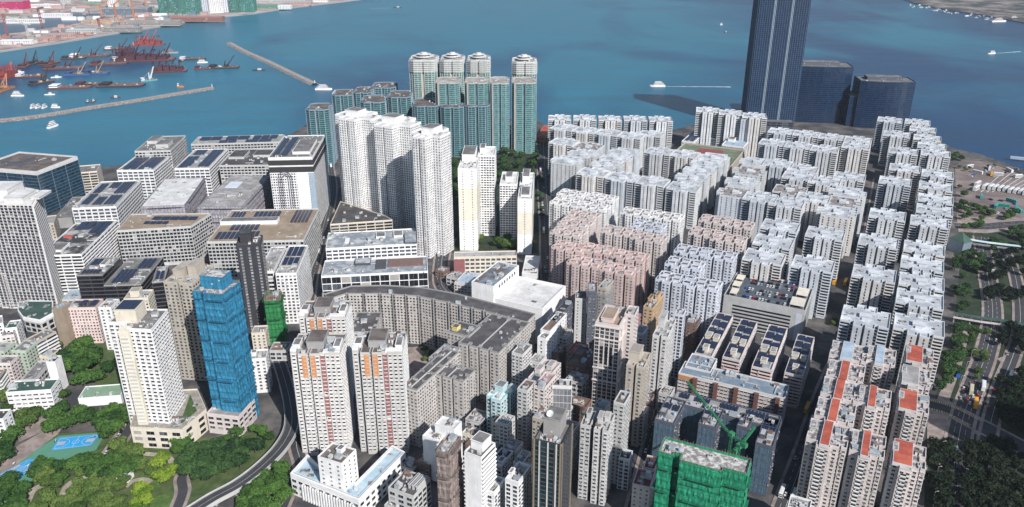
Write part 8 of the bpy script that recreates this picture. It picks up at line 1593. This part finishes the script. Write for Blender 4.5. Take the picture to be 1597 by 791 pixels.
def carmesh(c, nm, bus=False):
    q = Q()
    if bus:
        q.boxes([(-5.5, -1.25, .5)], [(5.5, 1.25, 3.9)], 0); q.boxes([(-5.4, -1.28, 1.3), (-5.4, -1.28, 2.7)], [(5.53, 1.28, 2.0), (5.53, 1.28, 3.3)], 1); q.boxes([(-5, -.9, 3.9)], [(4.8, .9, 4.05)], 0)
        wx = (-3.6, 3.6); r_ = .5
    else:
        q.prism([(-2.2, -.85), (1.9, -.88), (2.25, -.6), (2.25, .6), (1.9, .88), (-2.2, .85)], .3, .95, 0, 0)
        lo = [(-1.7, -.78), (1.0, -.78), (1.0, .78), (-1.7, .78)]; hi = [(-1.3, -.62), (.45, -.62), (.45, .62), (-1.3, .62)]
        for i in range(4): a, b_ = lo[i], lo[(i + 1) % 4]; c_, d_ = hi[(i + 1) % 4], hi[i]; q.quads([[(*a, .95), (*b_, .95), (*c_, 1.48), (*d_, 1.48)]], 1)
        q.quads([[(*p, 1.49) for p in hi]], 0); wx = (-1.4, 1.4); r_ = .33
    for x in wx:
        for s_ in (-1, 1):
            y = (1.1 if bus else .8) * s_
            for k in range(8):
                a0, a1 = k * math.pi / 4, (k + 1) * math.pi / 4
                q.quads([[(x, y + .12 * s_, r_), (x, y + .12 * s_, r_), (x + r_ * math.cos(a0), y + .12 * s_, r_ + r_ * math.sin(a0)), (x + r_ * math.cos(a1), y + .12 * s_, r_ + r_ * math.sin(a1))]], 2)
    return q.mesh(nm, [paint('vehicle_paint_' + c, dict(white=(.72, .72, .72), black=(.02, .02, .022), silver=(.35, .36, .37), red=(.40, .02, .03), blue=(.03, .14, .5), yellow=(.75, .36, .02), cream=(.5, .46, .32), green=(.05, .35, .3))[c], .35, .03, 1), G_BLACK, G_BLACK])
CM = {c: carmesh(c, 'car') for c in ('white', 'black', 'silver', 'red', 'blue')}; BM = {c: carmesh(c, 'bus', True) for c in ('white', 'yellow', 'cream', 'blue', 'green')}
def put(me, nm, x, y, z, rz, lab, cat, grp, sc=1):
    o = bpy.data.objects.new(nm, me); col.objects.link(o); o.location = (x, y, z); o.rotation_euler = (0, 0, rz); o.scale = (sc, sc, sc); tag(o, lab, cat, grp); return o
rv = random.Random(11)
cp = [e for e in DATA['B'] if e['s'] == 'carpark'][0]; a = math.radians(cp['g']); ca, sa = math.cos(a), math.sin(a)
rows = [(.10, .22, .78, 'front'), (.3, .2, .78, 'second'), (.42, .2, .78, 'third'), (.66, .2, .8, 'fourth'), (.78, .2, .8, 'fifth'), (.93, .12, .9, 'rearmost')]
for fy, fa, fb, rn_ in rows:
    n = int((fb - fa) * cp['w'] / 2.7)
    for i in range(n):
        if rv.random() < .2: continue
        X = cp['w'] * fa + i * 2.7 + 1.3; Y = cp['d'] * fy; c = rv.choice(['white', 'white', 'black', 'black', 'silver', 'red' if rv.random() < .4 else 'black', 'blue' if rv.random() < .3 else 'black'])
        put(CM[c], 'parked_car', cp['x'] + X * ca - Y * sa, cp['y'] + X * sa + Y * ca, 4 + cp['h'] + .02, a + math.pi / 2, '%s car in the %s row of the rooftop car park' % (c, rn_), 'car', 'cars in the %s row of the rooftop car park' % rn_)
def along_road(name, n, lane, what='road'):
    P = smooth([r for r in DATA['roads'] if r[0] == name][0][1]); k = 0
    for i in range(n):
        j = rv.uniform(2, len(P) - 3); i0 = int(j); p = Vector(P[i0]).lerp(Vector(P[i0 + 1]), j - i0); d = (Vector(P[i0 + 1]) - Vector(P[i0])).normalized(); o = rv.choice(lane)
        c = rv.choice(['white', 'silver', 'black', 'red', 'white']); bus = rv.random() < .18
        me = BM['cream' if c == 'silver' else 'white'] if bus else CM[c]
        put(me, 'city_bus' if bus else 'car', p.x - d.y * o, p.y + d.x * o, 4.36, math.atan2(d.y, d.x) + (math.pi if o > 0 else 0), ('%s bus driving on the %s' % ('cream' if c == 'silver' else 'white', name)) if bus else '%s car on the %s' % (c, name), 'bus' if bus else 'car', 'vehicles on the ' + name)
along_road('harbour avenue', 34, (-6.5, -3, 3, 6.5)); along_road('factory road', 12, (-4, 4)); along_road('park side highway', 10, (-5, -2, 2, 5)); along_road('outer highway', 8, (-4, 4)); along_road('shaded street', 22, (-5, -2.5, 2.5, 5)); along_road('tower street', 12, (-4, 4)); along_road('estate street', 6, (-4, 4))
P = smooth([r for r in DATA['roads'] if r[0] == 'park lane'][0][1])
for i in range(12):
    j = 2 + i * (len(P) - 5) / 12; i0 = int(j); p = Vector(P[i0]).lerp(Vector(P[i0 + 1]), j - i0); d = (Vector(P[i0 + 1]) - Vector(P[i0])).normalized()
    c = ['white', 'black', 'silver'][i % 3]; put(CM[c], 'parked_car', p.x - d.y * 3.1, p.y + d.x * 3.1, 4.36, math.atan2(d.y, d.x), '%s car parked along the lane left of the white slab tower' % c, 'car', 'cars parked along the park lane')
for x, y, c, lab in DATA['buses']: put(BM[c], 'city_bus' if c != 'x' else 'bus', x, y, 4.3, 1.05, lab, 'bus', None, 1.1)
for i, (x, y) in enumerate(DATA['depotbuses']): put(BM['white'], 'parked_bus', x, y, 4.2, .75, 'white roofed bus, number %s from the left in the slanting depot row' % ['one', 'two', 'three', 'four', 'five', 'six', 'seven', 'eight', 'nine', 'ten', 'eleven', 'twelve', 'thirteen', 'fourteen'][i], 'bus', 'buses in the slanting depot row', 1.5)
for i, (x, y) in enumerate(DATA['depotveh']):
    if i % 3: put(CM[['black', 'white', 'silver', 'blue'][i % 4]], 'car', x, y, 4.2, i * .9, '%s car on the depot ground at the far right' % ['black', 'white', 'silver', 'blue'][i % 4], 'car', 'cars on the depot ground', 1.3)
    else: put(BM['green' if i > 15 else 'white'], 'parked_bus', x, y, 4.2, .4 + i * .2, '%s bus scattered on the depot ground' % ('teal' if i > 15 else 'white'), 'bus', 'buses on the depot ground', 1.2)
q = Q()
for a_, b_ in DATA['depotlines']: dashes(q, [a_, b_], 0, .5, 4.19, 0, 60, 1)
struct(q.build('road_marking', [M_LINE]))
q = Q(); kt = smooth(DATA['kt'][1:11], 3); ribbon(q, kt, 8, 0, 4.15, 0); struct(q.build('quay_edge', [trim('pale')]))
for i, (x, y) in enumerate(DATA['junccars']): put(CM[['white', 'black', 'silver', 'black', 'red'][i % 5]], 'car', x, y, 4.4, 1.0 + (i % 3) * .1, '%s car waiting at the crossing by the yellow bus' % ['white', 'black', 'silver', 'black', 'red'][i % 5], 'car', 'cars waiting at the junction')
# street lamps along the highway
q = Q(); q.cyl(0, 0, 0, 9, .12, .08, 6, 0); q.beam((0, 0, 9), (1.8, 0, 9.4), .07, 0); q.boxes([(1.3, -.2, 9.25)], [(2.2, .2, 9.45)], 0, True); LM = q.mesh('street_lamp', [trim('pale')])
P = smooth([r for r in DATA['roads'] if r[0] == 'park side highway'][0][1])
for i in range(2, len(P) - 1, 3):
    d = (Vector(P[i + 1]) - Vector(P[i])).normalized(); put(LM, 'street_lamp', P[i][0] - d.y * 9.5, P[i][1] + d.x * 9.5, 4.36, 0, 'pale street lamp on the verge of the park side highway', 'street lamp', 'street lamps along the highway')
# ------------------------------------------------------------------ air
if HAZE > 0:
    q = Q(); q.boxes([(-9100, -450, -3)], [(9100, 14100, 362)], 0, True)
    m = bpy.data.materials.new('haze_air'); m.use_nodes = True; nt = m.node_tree; nt.nodes.remove(nt.nodes['Principled BSDF'])
    v = nt.nodes.new('ShaderNodeVolumePrincipled'); v.inputs['Density'].default_value = HAZE; v.inputs['Color'].default_value = (.80, .88, 1, 1); v.inputs['Anisotropy'].default_value = .3
    nt.links.new(v.outputs[0], nt.nodes['Material Output'].inputs['Volume']); o = q.build('haze', [m]); o['kind'] = 'stuff'
